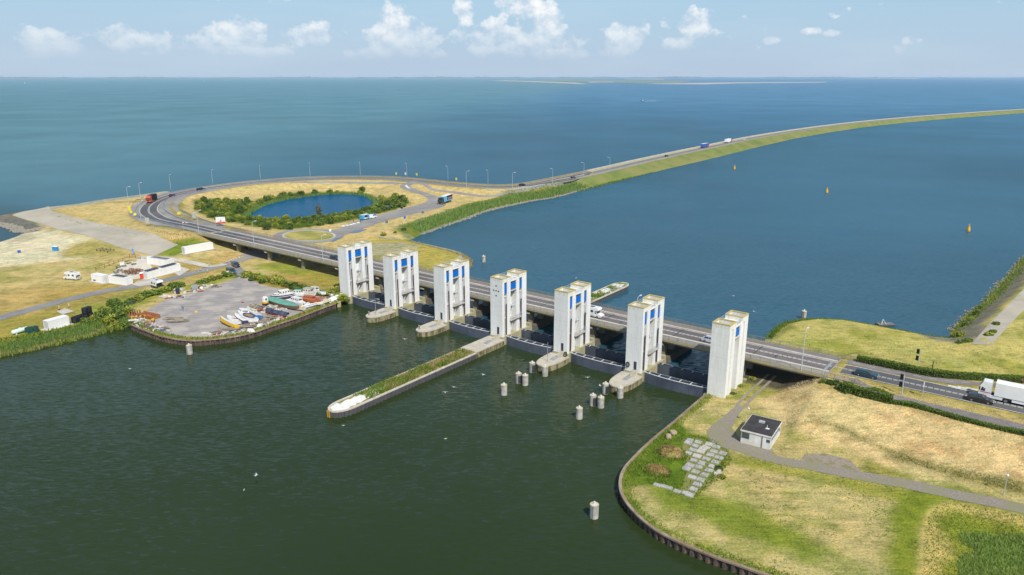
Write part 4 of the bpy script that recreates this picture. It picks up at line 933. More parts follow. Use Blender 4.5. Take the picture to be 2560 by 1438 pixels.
# ------------------------------------------------------------------ road bridge
BRC = pm('bridge_concrete', (0.33, 0.31, 0.26), 0.92, (0.24, 0.225, 0.18), 0.5, c3=(0.28, 0.25, 0.15), s3=0.2)
EDGEC = pm('edge_beam', (0.34, 0.315, 0.25), 0.92, (0.27, 0.235, 0.14), 0.9, c3=(0.36, 0.30, 0.15), s3=0.35)
U0, U1 = -176.0, 80.6
B = thing('road_bridge', (*C0, 0), U_ANG, 'long concrete road bridge with two lanes and railings running past the sluice towers', 'bridge')
dk = MB().box(U0, U1, 14.9, 27.3, 5.45, 6.42).box(U0, U1, 14.0, 28.2, 6.1, 6.45); dk.build('deck', BRC, B)
MB().box(U0, U1, 13.75, 14.25, 6.25, 6.78).build('edge_beam', EDGEC, B); MB().box(U0, U1, 27.95, 28.45, 5.95, 6.72).build('edge_beam', EDGEC, B)
cw = MB().box(U0, U1, 17.75, 25.0, 6.45, 6.56).build('carriageway', ASPH_B, B)
wk = MB().box(U0, U1, 14.25, 17.15, 6.45, 6.66).build('walkway', pm('bridge_walk', (0.28, 0.265, 0.235), 0.92, (0.22, 0.21, 0.19), 0.6, world=True, c3=(0.31, 0.29, 0.24), s3=0.1), B)
MB().box(U0, U1, 17.15, 17.75, 6.45, 6.70).build('kerb', CONC_L, B); MB().box(U0, U1, 25.0, 25.65, 6.45, 6.70).build('kerb', CONC_L, B)
MB().box(U0, U1, 25.65, 27.95, 6.45, 6.62).build('cycle_lane', pm('bridge_cycle', (0.21, 0.185, 0.18), 0.92, (0.17, 0.155, 0.15), 0.5, world=True), B)
for v in (18.15, 24.6): MB().box(U0, U1, v - 0.11, v + 0.11, 6.562, 6.567).build('edge_line', WHITE_L, cw)
for v in (21.17, 21.63):
    dm = MB(); u = U0
    while u < U1 - 1: dm.box(u, u + 0.95, v - 0.1, v + 0.1, 6.562, 6.567); u += 1.15
    dm.build('centre_dashes', WHITE_L, cw)
jm = MB().box(-0.3, 0.3, 14.3, 27.9, 6.571, 6.59).mesh('expansion_joint', GREYS)
for u in (U0 + 0.5, U1 - 1.0): part('expansion_joint', jm, cw, (u, 0, 0))
sj = MB().box(-0.12, 0.12, 17.8, 24.95, 6.561, 6.572).mesh('joint', pm('joint_dark', (0.06, 0.055, 0.055), 0.9))
cols = [-2.8 + PITCH_U * k for k in range(-7, 4)]
for u in cols: part('joint', sj, cw, (u + 1.5, 0, 0))
# patched asphalt
MB().box(U0 + 0.9, -160, 17.8, 24.95, 6.5605, 6.5645).build('patch', ASPH, cw)
MB().box(-151, -146.5, 17.8, 24.95, 6.5605, 6.5645).build('patch', ASPH, cw)
M_CAPB = MB().box(-0.75, 0.75, 14.7, 27.5, 4.75, 5.45)
M_CAPB.loft([[(-0.75, 14.05, 5.05), (0.75, 14.05, 5.05), (0.75, 14.05, 5.45), (-0.75, 14.05, 5.45)], [(-0.75, 14.7, 4.75), (0.75, 14.7, 4.75), (0.75, 14.7, 5.45), (-0.75, 14.7, 5.45)]])
M_CAPB = M_CAPB.mesh('cap_beam', BRC)
M_CAPEND = MB().prism([(0, 0), (1.5, 0), (1.5, 0.08), (0, 0.08)], 0, 0.42).mesh('cap_end', CONC_L)
M_COL = MB().box(-0.75, 0.75, -0.55, 0.55, 0, 3.9).mesh('column', BRC)
for u in cols:
    c_ = part('cap_beam', M_CAPB, B, (u, 0, 0)); part('cap_end', M_CAPEND, c_, (-0.75, 13.96, 5.04))
    for v in (15.9, 20.8, 25.8):
        g_ = gh(*UV(u, v)); z0 = 0.9 if u < -70 else 0.9
        part('column', M_COL, B, (u, v, 0.9))
# railings, one length per span
def railing(L, h=1.05, gap=0.17):
    mb = MB(); n = int(L / 2.13)
    for i in range(n + 1): x = L * i / n; mb.box(x - 0.04, x + 0.04, -0.04, 0.04, 0, h)
    for z in (0.12, h): mb.box(0, L, -0.03, 0.03, z - 0.03, z + 0.03)
    m = int(L / gap)
    for i in range(1, m): x = L * i / m; mb.box(x - 0.016, x + 0.016, -0.012, 0.012, 0.12, h)
    return mb
RAILM = pm('rail_steel', (0.20, 0.20, 0.18), 0.6, (0.26, 0.25, 0.21), 1.0)
M_RAILING = railing(PITCH_U - 0.1).mesh('railing', RAILM)
for k in range(12):
    part('railing', M_RAILING, B, (U0 + k * PITCH_U, 14.0, 6.78)); part('railing', M_RAILING, B, (U0 + k * PITCH_U, 28.2, 6.72))
MB().box(U1 - 0.4, U1 + 6, 14.0, 28.2, 2.2, 6.44).build('abutment', BRC, B); MB().box(U0 - 6, U0 + 0.4, 14.0, 28.2, 2.2, 6.44).build('abutment', BRC, B)
MB().box(U1, U1 + 9, 13.7, 14.0, 5.2, 6.6).build('wing_wall', BRC, B); MB().box(U0 - 8, U0, 13.7, 14.0, 4.6, 6.5).build('wing_wall', BRC, B)
M_R2 = railing(8.6).mesh('railing', RAILM); part('railing', M_R2, B, (U1, 13.85, 6.6)); part('railing', M_R2, B, (U1, 28.3, 6.6))

# ------------------------------------------------------------------ jetties and quay walls
PILE = pm('sheet_pile', (0.060, 0.066, 0.085), 0.7, (0.10, 0.095, 0.095), 1.2, stretch=(1, 1, 0.4), c3=(0.085, 0.075, 0.075), s3=0.5)
PILER = pm('sheet_pile_rusty', (0.10, 0.075, 0.065), 0.8, (0.15, 0.10, 0.075), 1.2, stretch=(1, 1, 0.4), c3=(0.06, 0.05, 0.05), s3=0.4)
CAPB = pm('cap_concrete', (0.56, 0.53, 0.46), 0.9, (0.44, 0.40, 0.32), 1.0)
CAPR = pm('cap_rusty', (0.27, 0.19, 0.14), 0.9, (0.20, 0.14, 0.10), 1.2, c3=(0.33, 0.27, 0.2), s3=0.3)
def pile_mesh(p, h, mat):
    """one trough of sheet piling, p long"""
    m = MB(); pts = [(0, 0), (p * 0.18, 0.0), (p * 0.32, 0.32), (p * 0.68, 0.32), (p * 0.82, 0), (p, 0)]
    for a, b in zip(pts[:-1], pts[1:]): m.quad((*a, -1.5), (*b, -1.5), (*b, h), (*a, h))
    return m.mesh('sheet_pile', mat)
def quay(line, h, mat, capm, label, cat, pitch=1.25, capw=0.55, side=1, name='quay_wall', z=None, closed=False):
    """line: world points, water on the right hand of travel when side=1"""
    p = np.asarray(line, float); d = np.concatenate([[0], np.cumsum(np.hypot(*np.diff(p[:, :2], axis=0).T))]); n = int(d[-1] / pitch); pt = d[-1] / n
    q = np.stack([np.interp(np.arange(n + 1) * pt, d, p[:, i]) for i in range(2)], 1)
    T = thing(name, (*q[0], 0), 0, label, cat); me = pile_mesh(1.0, h - 0.12, mat)
    for i in range(n):
        a = q[i]; b = q[i + 1]; e = b - a; L = np.hypot(*e)
        o = part('sheet_pile', me, T, (a[0] - q[0][0], a[1] - q[0][1], 0), math.atan2(e[1], e[0])); o.scale = (L, side, 1)
    cb = MB(); rel = np.column_stack([q - q[0], np.zeros(len(q))])
    A = offset(rel, -0.12 * side); Bq = offset(rel, capw * side); zt = h + 0.08; zb = h - 0.22
    for i in range(n):
        for (u_, v_, z0, z1) in ((A, Bq, zt, zt), (A, A, zb, zt), (Bq, Bq, zt, zb)):
            cb.quad((*u_[i, :2], z0), (*u_[i + 1, :2], z0), (*v_[i + 1, :2], z1), (*v_[i, :2], z1))
    cb.build('cap_beam', capm, T)
    return T
QR = QUAY_R[::-1]
# QUAY_R runs from the tower to the camera with the water on its right
quay(QUAY_R, ZQ + 0.1, PILER, CAPR, 'curved rust brown sheet pile quay wall edging the meadow below the hut', 'quay wall', 1.3, 0.45, 1)
quay(QUAY_L[: int(len(QUAY_L) * 0.93)], ZQ + 0.1, PILER, CAPR, 'sheet pile quay wall round the boat yard with grassy edge', 'quay wall', 1.3, 0.4, -1 if False else 1)
qc = thing('quay_wall', (*QUAY_L[-1][:2], 0), 0, 'pale concrete quay wall between the boat yard and first sluice tower', 'quay wall')
a_ = QUAY_L[int(len(QUAY_L) * 0.93)][:2] - QUAY_L[-1][:2]; b_ = UV(-69.3, -0.6) - QUAY_L[-1][:2]
nrm_ = np.array([-(b_ - a_)[1], (b_ - a_)[0]]); nrm_ /= np.linalg.norm(nrm_)
MB().prism([a_ - nrm_ * 0.3, b_ - nrm_ * 0.3, b_ + nrm_ * 0.8, a_ + nrm_ * 0.8], -2, 1.75).build('wall', PIERC, qc)
yl = MB(); e_ = (b_ - a_) / np.linalg.norm(b_ - a_); c_ = a_ + e_ * 0.6
yl.prism([c_ - nrm_ * 0.42, c_ + e_ * 0.7 - nrm_ * 0.42, c_ + e_ * 0.7 - nrm_ * 0.3, c_ - nrm_ * 0.3], -0.5, 1.8).build('ladder', pm('yellow_paint', (0.62, 0.36, 0.02), 0.6, (0.5, 0.28, 0.03), 2), qc)
M_LADB = None
# long guide jetty from tower 4 (towards the camera) and its twin on the lake side
def jetty(u, v0, v1, label, half=2.6, grass=True, sign=-1):
    L = abs(v1 - v0); T = thing('guide_jetty', (*UV(u, v0), 0), U_ANG, label, 'jetty')
    # local: x across, y along sign
    pts = [(half, 0), (half, sign * (L - 4.5))] + [(half * math.cos(t), sign * (L - 4.5 + 4.5 * math.sin(t))) for t in np.linspace(0, math.pi, 14)[1:-1]] + [(-half, sign * (L - 4.5)), (-half, 0)]
    q = np.array(pts); d = np.concatenate([[0], np.cumsum(np.hypot(*np.diff(q, axis=0).T))]); n = int(d[-1] / 1.15); me = pile_mesh(1.0, 1.35, PILE)
    rs = np.stack([np.interp(np.linspace(0, d[-1], n + 1), d, q[:, i]) for i in range(2)], 1)
    for i in range(n):
        e = rs[i + 1] - rs[i]; o = part('sheet_pile', me, T, (*rs[i], 0), math.atan2(e[1], e[0])); o.scale = (np.hypot(*e), 1 if sign > 0 else 1, 1)
        if sign < 0: o.scale = (np.hypot(*e), 1, 1)
    rel = np.column_stack([rs, np.zeros(n + 1)]); A = offset(rel, -0.15 * (1)); Bq = offset(rel, 0.35)
    if sign < 0: A, Bq = offset(rel, 0.15), offset(rel, -0.35)
    cb = MB()
    for i in range(n):
        for (u_, v_, z0, z1) in ((A, Bq, 1.55, 1.55), (A, A, 1.25, 1.55), (Bq, Bq, 1.55, 1.25)): cb.quad((*u_[i, :2], z0), (*u_[i + 1, :2], z0), (*v_[i + 1, :2], z1), (*v_[i, :2], z1))
    cb.build('cap_beam', CAPB, T)
    fill = MB(); fill.f.append(tuple(range(n + 1))); fill.v += [(p_[0] * 0.97, p_[1] * 0.998, 1.38) for p_ in rs]; fill.mi.append(0)
    return T, fill, L
JG = pm('jetty_soil', (0.25, 0.23, 0.07), 0.95, (0.36, 0.25, 0.09), 0.35, c3=(0.12, 0.15, 0.03), s3=0.16, bump=0.2, bscale=2)
GUANO = pm('guano', (0.74, 0.73, 0.70), 0.9, (0.55, 0.53, 0.48), 1.5, lo=0.5, hi=0.75)
TJ, fl, LJ = jetty(-2.8, -12.5, -59.0, 'long narrow sheet pile jetty with grass and white end pointing into the dark basin', 2.7, True, -1)
fl.build('fill', JG, TJ)
rag = lambda a: a + random.uniform(-0.35, 0.35)
MB().prism([(rag(-1.5), y) for y in np.arange(-29, -43, -0.8)] + [(-2.2, -43), (-1.5, -45.3), (0, -45.9), (1.5, -45.3), (2.2, -43)] + [(rag(1.7) if y < -33 else rag(0.6), y) for y in np.arange(-42.5, -26.5, 0.8)], 1.39, 1.44).build('guano_cover', GUANO, TJ)
lad = MB()
for x in (-0.35, 0.35): lad.bar((x, 0, -0.4), (x, 0, 1.7), 0.12)
for z in np.arange(-0.2, 1.6, 0.25): lad.bar((-0.35, 0, z), (0.35, 0, z), 0.08)
l_ = lad.build('ladder', MATS['yellow_paint'], TJ); l_.location = (-0.2, -46.85, 0)
cp = thing('jetty_head', (*UV(-2.8, -0.55), 0), U_ANG, 'pale concrete root of the guide jetty below the tower with square holes', 'jetty')
MB().box(-2.75, 2.75, -12.0, 0, -2, 1.45).build('body', PIERW, cp); MB().box(-2.85, 2.85, -12.0, 0.0, 1.45, 1.75).build('slab', PIERTOP, cp); part('hatch', M_HATCH, cp, (0.4, -4.2, 1.75), R(6))
TJ2, fl2, _ = jetty(-2.8, 29.5, 73.0, 'short sheet pile jetty with plants and white top, beyond the bridge', 2.7, True, 1)
fl2.build('fill', JG, TJ2)
for y in np.arange(21, 41, 1.5):
    for x in (-1.5, -0.4, 0.7, 1.6):
        if random.random() < 0.2 + 0.025 * y: MB().prism([(x + rag(0.6) * math.cos(t), y + rag(0.75) * math.sin(t)) for t in np.linspace(0, 5.6, 9)], 1.39, 1.43).build('guano_patch', GUANO, TJ2)
# ------------------------------------------------------------------ plants
def leaf_mat(name, c1, c2, hue=0.25):
    m, nt, b = nt_new(name)
    oi = nt.nodes.new('ShaderNodeObjectInfo'); g = nt.nodes.new('ShaderNodeNewGeometry')
    n = noise(nt, g.outputs['Position'], 0.9, 3); f = mathn(nt, 'ADD', mathn(nt, 'MULTIPLY', oi.outputs['Random'], hue), mathn(nt, 'MULTIPLY', n.outputs['Fac'], 1.0 - hue))
    ri = nt.nodes.new('ShaderNodeNewGeometry')
    f = mathn(nt, 'ADD', mathn(nt, 'MULTIPLY', f, 0.6), mathn(nt, 'MULTIPLY', ri.outputs['Random Per Island'], 0.4))
    col = ramp(nt, f, [(0.28, c1), (0.68, c2)]); nt.links.new(col, b.inputs['Base Color'])
    b.inputs['Roughness'].default_value = 0.7; b.inputs['Specular IOR Level'].default_value = 0.2
    tr = nt.nodes.new('ShaderNodeBsdfTranslucent'); nt.links.new(col, tr.inputs[0]); mx = nt.nodes.new('ShaderNodeMixShader'); mx.inputs[0].default_value = 0.3
    nt.links.new(b.outputs[0], mx.inputs[1]); nt.links.new(tr.outputs[0], mx.inputs[2]); nt.links.new(mx.outputs[0], nt.nodes['Material Output'].inputs[0])
    return m
LEAF_A = leaf_mat('leaf_mid', (0.073, 0.128, 0.025), (0.237, 0.320, 0.061))
LEAF_B = leaf_mat('leaf_yellow_green', (0.155, 0.196, 0.025), (0.413, 0.444, 0.073))
LEAF_C = leaf_mat('leaf_dark', (0.045, 0.092, 0.021), (0.145, 0.216, 0.045))
LEAF_P = leaf_mat('leaf_grey', (0.10, 0.12, 0.07), (0.24, 0.26, 0.17))
REEDM = leaf_mat('reed', (0.091, 0.181, 0.049), (0.247, 0.363, 0.091))
REEDY = leaf_mat('reed_fresh', (0.15, 0.25, 0.045), (0.33, 0.43, 0.12))
REEDD = leaf_mat('reed_dry', (0.30, 0.25, 0.09), (0.50, 0.40, 0.18))
HAYM = leaf_mat('straw', (0.58, 0.455, 0.25), (0.86, 0.72, 0.47))
BARK = pm('bark', (0.14, 0.11, 0.08), 0.95, (0.09, 0.07, 0.05), 3)
HEDGEM = leaf_mat('hedge_leaf', (0.061, 0.124, 0.016), (0.206, 0.299, 0.045))
WEEDM = leaf_mat('weed_leaf', (0.091, 0.165, 0.017), (0.264, 0.346, 0.049))

def leaves(centers, sizes, rgen, flat=0.0):
    """one bent leaf (two triangles) at each centre, random attitude"""
    n = len(centers); a = rgen.normal(size=(n, 3)); a /= np.linalg.norm(a, axis=1)[:, None]; b = rgen.normal(size=(n, 3)); b -= (b * a).sum(1)[:, None] * a; b /= np.linalg.norm(b, axis=1)[:, None]
    s = np.asarray(sizes)[:, None]
    v = np.stack([centers - a * s * 0.5, centers + b * s * 0.32, centers + a * s * 0.5, centers - b * s * 0.32], 1).reshape(-1, 3)
    return v, np.arange(4 * n).reshape(n, 4)
def quick_mesh(name, v, f, mat):
    me = bpy.data.meshes.new(name); me.vertices.add(len(v)); me.vertices.foreach_set('co', np.asarray(v, np.float32).ravel())
    k = f.shape[1]; me.loops.add(f.size); me.loops.foreach_set('vertex_index', f.ravel().astype(np.int32)); me.polygons.add(len(f))
    me.polygons.foreach_set('loop_start', np.arange(0, f.size, k)); me.polygons.foreach_set('loop_total', np.full(len(f), k)); me.update(calc_edges=True); me.materials.append(mat); return me
def crown(seed, n, rx, ry, rz, blobs, leaf, mat, z0=0.0, name='crown'):
    g = np.random.default_rng(seed); cs = []
    for _ in range(blobs):
        d = g.normal(size=3); d /= np.linalg.norm(d); r = g.uniform(0.15, 0.72); c = d * r * np.array([rx, ry, rz]); c[2] = abs(c[2]) * 0.9 - 0.1 * rz + z0 + rz * 0.35; cs.append((c, g.uniform(0.30, 0.52)))
    cs.append((np.array([0, 0, z0 + rz * 0.3]), 0.7))
    P_ = []
    for c, r in cs:
        k = int(n * r * r / sum(q[1] ** 2 for q in cs)); d = g.normal(size=(k, 3)); d /= np.linalg.norm(d, axis=1)[:, None]
        P_.append(c + d * (g.uniform(0.72, 1.06, size=(k, 1)) * r) * np.array([rx, ry, rz]))
    p = np.vstack(P_); p = p[p[:, 2] > 0.05]; v, f = leaves(p, g.uniform(leaf * 0.6, leaf * 1.4, len(p)), g)
    return quick_mesh(name, v, f, mat)
def stem_mesh(h, r, mat=None, n=5):
    m = MB()
    for i in range(n):
        a = 2 * math.pi * i / n; m.tube((0, 0, -0.2), (math.cos(a) * h * 0.45, math.sin(a) * h * 0.45, h * (0.7 + 0.1 * (i % 3))), r, r * 0.4, 5)
    return m.mesh('stem', BARK)
CROWNS = [crown(s, 620, 1.35, 1.25, 1.25, 9, 0.40, m) for s, m in ((1, LEAF_A), (2, LEAF_B), (3, LEAF_A), (4, LEAF_C), (5, LEAF_B), (6, LEAF_A), (7, LEAF_C))]
STEM = stem_mesh(1.4, 0.06)
_occ = []
def bush(x, y, size, label, group, hs=1.0, variant=None, z=None):
    z = gh(x, y) if z is None else z
    T = thing('bush', (x, y, z - 0.1), random.uniform(0, 6.28), label, 'bush', group)
    k = random.randrange(len(CROWNS)) if variant is None else variant
    part('crown', CROWNS[k], T, scale=(size * random.uniform(0.9, 1.15), size * random.uniform(0.9, 1.15), size * hs * random.uniform(0.85, 1.15))); part('stem', STEM, T, scale=(size, size, size * hs))
    return T
# shrubs round the pond
def scatter(poly, gap, seed, keep=lambda x, y: True, tries=6000):
    g = np.random.default_rng(seed); q = np.asarray(poly); lo = q.min(0); hi = q.max(0); out = []
    c = g.uniform(lo, hi, size=(tries, 2)); ins = inside(c[:, 0], c[:, 1], q)
    for p in c[ins]:
        if all((p[0] - a) ** 2 + (p[1] - b) ** 2 > gap * gap for a, b in out) and keep(*p): out.append((p[0], p[1]))
    return out
def away(x, y): return float(sdist(np.array([x]), np.array([y]), POND)[0]) < -1.6
for (x, y) in scatter(pondbank, 4.1, 5, away):
    k = random.randrange(7); cn = ['mid green', 'yellow green', 'mid green', 'dark green', 'yellow green', 'mid green', 'dark green'][k]; pc = POND.mean(0); dx, dy = x - pc[0], y - pc[1]
    side = 'far bank of the pond' if dy > 18 else ('bank by the roundabout' if dy < -22 else ('bend end of the pond' if dx < 0 else 'car park end of the pond')); sz = random.uniform(1.5, 2.7) * (0.68 if dy < -22 else (0.85 if dx < 0 and dy < 18 else 0.9))
    bush(x, y, sz, f"{'tall' if sz > 2.1 else 'low'} {cn} shrub in the dense belt on the {side}", 'shrubs around the pond', random.uniform(0.75, 1.1), variant=k)
# taller growth
def tree(x, y, h, r, mat, label, group=None, seed=1, leafn=1100, rz=None):
    z = max(gh(x, y), 0); T = thing('tree', (x, y, z - 0.1), 0, label, 'tree', group)
    tm = MB(); tm.tube((0, 0, 0), (0.15, 0.1, h * 0.5), 0.022 * h, 0.014 * h, 7); tm.tube((0.15, 0.1, h * 0.5), (0.0, 0.3, h * 0.92), 0.014 * h, 0.004 * h, 6)
    for i in range(7):
        a = i * 2.4; z0 = h * (0.3 + 0.08 * i); tm.tube((0.1, 0.1, z0), (math.cos(a) * r * 0.7, math.sin(a) * r * 0.7, z0 + h * 0.14), 0.008 * h, 0.003 * h, 5)
    tm.build('trunk', BARK, T)
    T2 = crown(seed, leafn, r, r, (rz or h * 0.5), 14, 0.48, mat, h * 0.22); part('crown', T2, T)
    return T
q = P(797, 545, 0.3); tree(q[0], q[1], 10.5, 2.0, LEAF_P, 'tall slender grey green tree on the near bank of the pond', seed=21, leafn=1500, rz=4.6)
q = P(905, 481, 1.2); tree(q[0], q[1], 5.8, 2.6, LEAF_C, 'round dark tree standing above the shrubs on the far bank of the pond', seed=22, leafn=900, rz=2.6)
q = P(668, 577, 2.0); tree(q[0], q[1], 5.0, 3.0, LEAF_C, 'broad dark tree in the shrubs near the roundabout', seed=23, leafn=1000, rz=2.2)
q = P(700, 497, 1.0); tree(q[0], q[1], 4.6, 2.8, LEAF_A, 'low rounded tree on the far bank of the pond beside dry grass', seed=24, leafn=900, rz=2.2)
# bushes of the boat yard and the reedy corner
gl = 'bushes along the hedge side of the boat yard'; lb_ = 'green bush in the row between track and boat yard'
for x, y, s in [(568, 690, 1.5), (548, 696, 1.1), (530, 701, 1.3), (512, 706, 1.3), (497, 709, 1.0), (450, 716, 1.4), (436, 721, 1.3), (420, 727, 1.3), (404, 731, 1.4), (388, 735, 1.3), (372, 740, 1.3), (358, 744, 1.2), (342, 751, 1.4), (326, 757, 1.2)]:
    p = P(x, y, 1.6); bush(p[0], p[1], s * 1.3, lb_, gl, 0.8)
gl = 'tangled bushes at the reedy corner beside the yard'; lb_ = 'tangled green bush at the reedy corner beside the rusty scrap'
for x, y, s in [(285, 765, 2.0), (300, 775, 1.9), (312, 790, 2.1), (296, 795, 2.2), (278, 785, 1.8), (262, 792, 1.6), (270, 805, 1.7), (288, 810, 1.6), (306, 808, 1.5), (245, 800, 1.4), (254, 780, 1.3), (228, 806, 1.3), (212, 812, 1.2)]:
    p = P(x, y, 1.4); bush(p[0], p[1], s, lb_, gl, 0.95)
gl = 'bushes between the boat yard and the bridge'; lb_ = 'dark green bush on the bank between boat yard and bridge'
for x, y, s in [(622, 692, 1.7), (636, 696, 1.6), (650, 699, 1.4), (664, 702, 1.2), (680, 705, 1.1), (699, 709, 1.9), (716, 715, 1.3), (732, 720, 1.3), (746, 724, 1.4), (760, 728, 1.4), (775, 731, 1.4), (790, 735, 1.3), (804, 738, 1.2), (838, 738, 2.3), (850, 745, 1.7), (858, 752, 1.3), (628, 701, 1.0), (655, 707, 0.9)]:
    p = P(x, y, 1.6); bush(p[0], p[1], s * 1.25, lb_, gl, 0.85)
for x, y, s, l in [(960, 590, 1.3, 'small round bush where the walkway meets the rough bank'), (1009, 576, 1.1, 'lone small bush on dry grass above the reeds'), (988, 583, 0.8, 'tiny bush between two larger ones on dry grass'), (1226, 518, 1.0, 'small bush in the green fringe of the lake shore'), (2111, 975, 1.5, 'bushy green end of the near hedge beside the footpath'), (1873, 880, 0.0, '')]:
    if s: p = G(x, y); bush(p[0], p[1], s, l, None, 0.9, z=p[2])
for x, y in [(2062, 955), (2075, 958), (2090, 960)]:
    p = G(x, y); bush(p[0], p[1], 1.0, 'low bush growing against the right end of the bridge', 'bushes at the bridge end', 0.7, z=p[2])
for x, y, s in [(1880, 948, 0.9), (1852, 966, 0.7), (1832, 985, 0.6), (1800, 990, 0.6)]:
    p = G(x, y); bush(p[0], p[1], s, 'low weeds growing at the foot of the end tower', 'weeds at the foot of the end tower', 0.6, z=p[2])
for x, y, s in [(2400, 838, 1.3), (2412, 815, 1.1), (2428, 800, 1.0), (2442, 785, 1.1), (2470, 838, 1.0), (2388, 842, 1.0), (2405, 856, 1.2), (2420, 852, 1.1), (2490, 812, 0.9), (2482, 832, 0.9), (2455, 770, 1.0), (2470, 750, 1.0)]:
    p = G(x, y); bush(p[0], p[1], s, 'green bush on the stony slope beside the pale asphalt apron', 'bushes on the stony slope at the lake', 0.7, z=p[2])
# ---- blades: reeds, straw, weeds (nobody could count them)
def blades(pts, h, w, rgen, lean=0.35):
    p = np.asarray(pts, float); n = len(p); hh = rgen.uniform(h[0], h[1], n); a = rgen.uniform(0, 2 * math.pi, n); b = rgen.uniform(0, 2 * math.pi, n); ln = rgen.uniform(0, lean, n) * hh
    dx = np.cos(a) * w / 2; dy = np.sin(a) * w / 2; tx = p[:, 0] + np.cos(b) * ln; ty = p[:, 1] + np.sin(b) * ln
    v = np.stack([np.stack([p[:, 0] - dx, p[:, 1] - dy, p[:, 2] - 0.1], 1), np.stack([p[:, 0] + dx, p[:, 1] + dy, p[:, 2] - 0.1], 1),
                  np.stack([tx + dx * 0.5, ty + dy * 0.5, p[:, 2] + hh], 1), np.stack([tx - dx * 0.5, ty - dy * 0.5, p[:, 2] + hh], 1)], 1).reshape(-1, 3)
    return v, np.arange(4 * n).reshape(n, 4)
def field(name, pts, h, w, mat, label, cat, seed=3, lean=0.35):
    g = np.random.default_rng(seed); p = np.asarray(pts); z = surf(p[:, 0], p[:, 1]); v, f = blades(np.column_stack([p[:, :2], z]), h, w, g, lean)
    o = bpy.data.objects.new(name, quick_mesh(name, v, f, mat)); COL.objects.link(o); tag(o, label, cat, kind='stuff'); return o
def rand_in(poly, n, seed):
    g = np.random.default_rng(seed); q = np.asarray(poly); c = g.uniform(q.min(0), q.max(0), size=(n, 2)); return c[inside(c[:, 0], c[:, 1], q)]
def along(line, n, d0, d1, seed):
    g = np.random.default_rng(seed); p = smooth(np.asarray(line, float)[:, :2], 1.0); i = g.integers(0, len(p), n); t = np.gradient(p, axis=0); t /= np.linalg.norm(t, axis=1)[:, None]
    d = g.uniform(d0, d1, n); return p[i] + t[i] * g.uniform(-0.6, 0.6, (n, 1)) + np.stack([-t[i, 1], t[i, 0]], 1) * d[:, None] + g.normal(size=(n, 2)) * 0.4
# reeds along the left bank: the line runs left to right, land on its left
field('reeds', along(REED_L[1:], 6500, 0.2, 5.0, 1), (0.25, 0.95), 0.22, REEDM, 'band of blue green reeds along the water left of the yard', 'reeds')
field('dry_reeds', along(REED_L[1:], 900, -0.3, 1.0, 2), (0.5, 1.0), 0.2, REEDD, 'thin dry reed stubble at the waterline of the left bank', 'reeds')
field('weeds', rand_in(np.array(px([(-120, 905), (0, 850), (100, 835), (200, 812), (262, 778), (322, 762), (322, 808), (225, 834), (118, 858), (0, 884), (-120, 918)], 1.4))[:, :2], 9000, 3), (0.3, 0.9), 0.35, WEEDM, 'lush green weeds on the bank behind the left reeds', 'weeds', lean=0.6)
field('reeds', along(LAKE, 6500, 1.0, 8.5, 4), (0.8, 2.0), 0.30, REEDM, 'green reed belt along the inner shore of the dike', 'reeds')
field('weeds', along(LAKE, 3500, 7.0, 14, 5), (0.2, 0.7), 0.4, WEEDM, 'low green plants above the reed belt of the dike', 'weeds', lean=0.7)
field('pond_reeds', along(np.vstack([POND, POND[:1]]), 5200, -3.0, 0.3, 6), (0.8, 1.9), 0.25, REEDM, 'reeds standing along the edge of the pond', 'reeds')
field('dike_plants', along(DIKE[:140], 9000, -19.0, -10.0, 7), (0.2, 0.8), 0.5, WEEDM, 'green plants on the inner slope of the long dike', 'plants', lean=0.6)
field('shore_grass', along(PROM, 2200, -0.4, 2.0, 8), (0.3, 0.9), 0.25, REEDD, 'tall grass along the shore of the grassy point beyond the bridge', 'grass')
field('shore_grass', along(FAR_R[:13], 2600, -1.6, 0.3, 9), (0.2, 0.7), 0.22, WEEDM, 'grass edge of the right meadow along the lake', 'grass')
field('reeds', along(FAR_R[13:], 2600, -5.0, -0.5, 10), (0.15, 0.7), 0.3, WEEDM, 'green reeds and weeds on the far right stone shore', 'reeds')
inner_h = np.array(px([(2400, 1330), (2460, 1325), (2600, 1340), (2800, 1380), (2800, 1500), (2380, 1500), (2395, 1400)], 1.0))[:, :2]
ip = rand_in(inner_h + 0 * inner_h, 34000, 11); ip = ip[(fbm(ip[:, 0], ip[:, 1], 4, 55) * 6 + sdist(ip[:, 0], ip[:, 1], inner_h)) > 3.4]
field('reeds', ip, (0.15, 0.6), 0.09, REEDY, 'dense bright green reeds filling the hollow in the meadow', 'reeds', lean=0.9)
field('weeds', rand_in(HOLLOW, 16000, 12), (0.06, 0.28), 0.12, WEEDM, 'rough green plants on the slopes of the hollow', 'weeds', lean=0.8)
straw_poly = np.array(px([(1905, 985), (1960, 965), (2080, 968), (2200, 1010), (2330, 1035), (2600, 1100), (2600, 1215), (2480, 1200), (2330, 1170), (2200, 1140), (2080, 1095), (1990, 1060), (1930, 1030)], 3.0))[:, :2]
field('straw', rand_in(straw_poly, 52000, 13), (0.05, 0.18), 0.08, HAYM, 'flattened pale straw covering the field below the road', 'straw', lean=5.0)
field('tall_grass', rand_in(np.array(px([(1975, 1060), (2100, 1080), (2250, 1150), (2400, 1195), (2560, 1235), (2560, 1215), (2330, 1165), (2150, 1105), (2060, 1068)], 2.0))[:, :2], 4500, 14), (0.15, 0.4), 0.14, leaf_mat('olive_grass', (0.10, 0.11, 0.025), (0.24, 0.22, 0.06)), 'darker olive grass along the lower edge of the straw field', 'grass', lean=1.2)
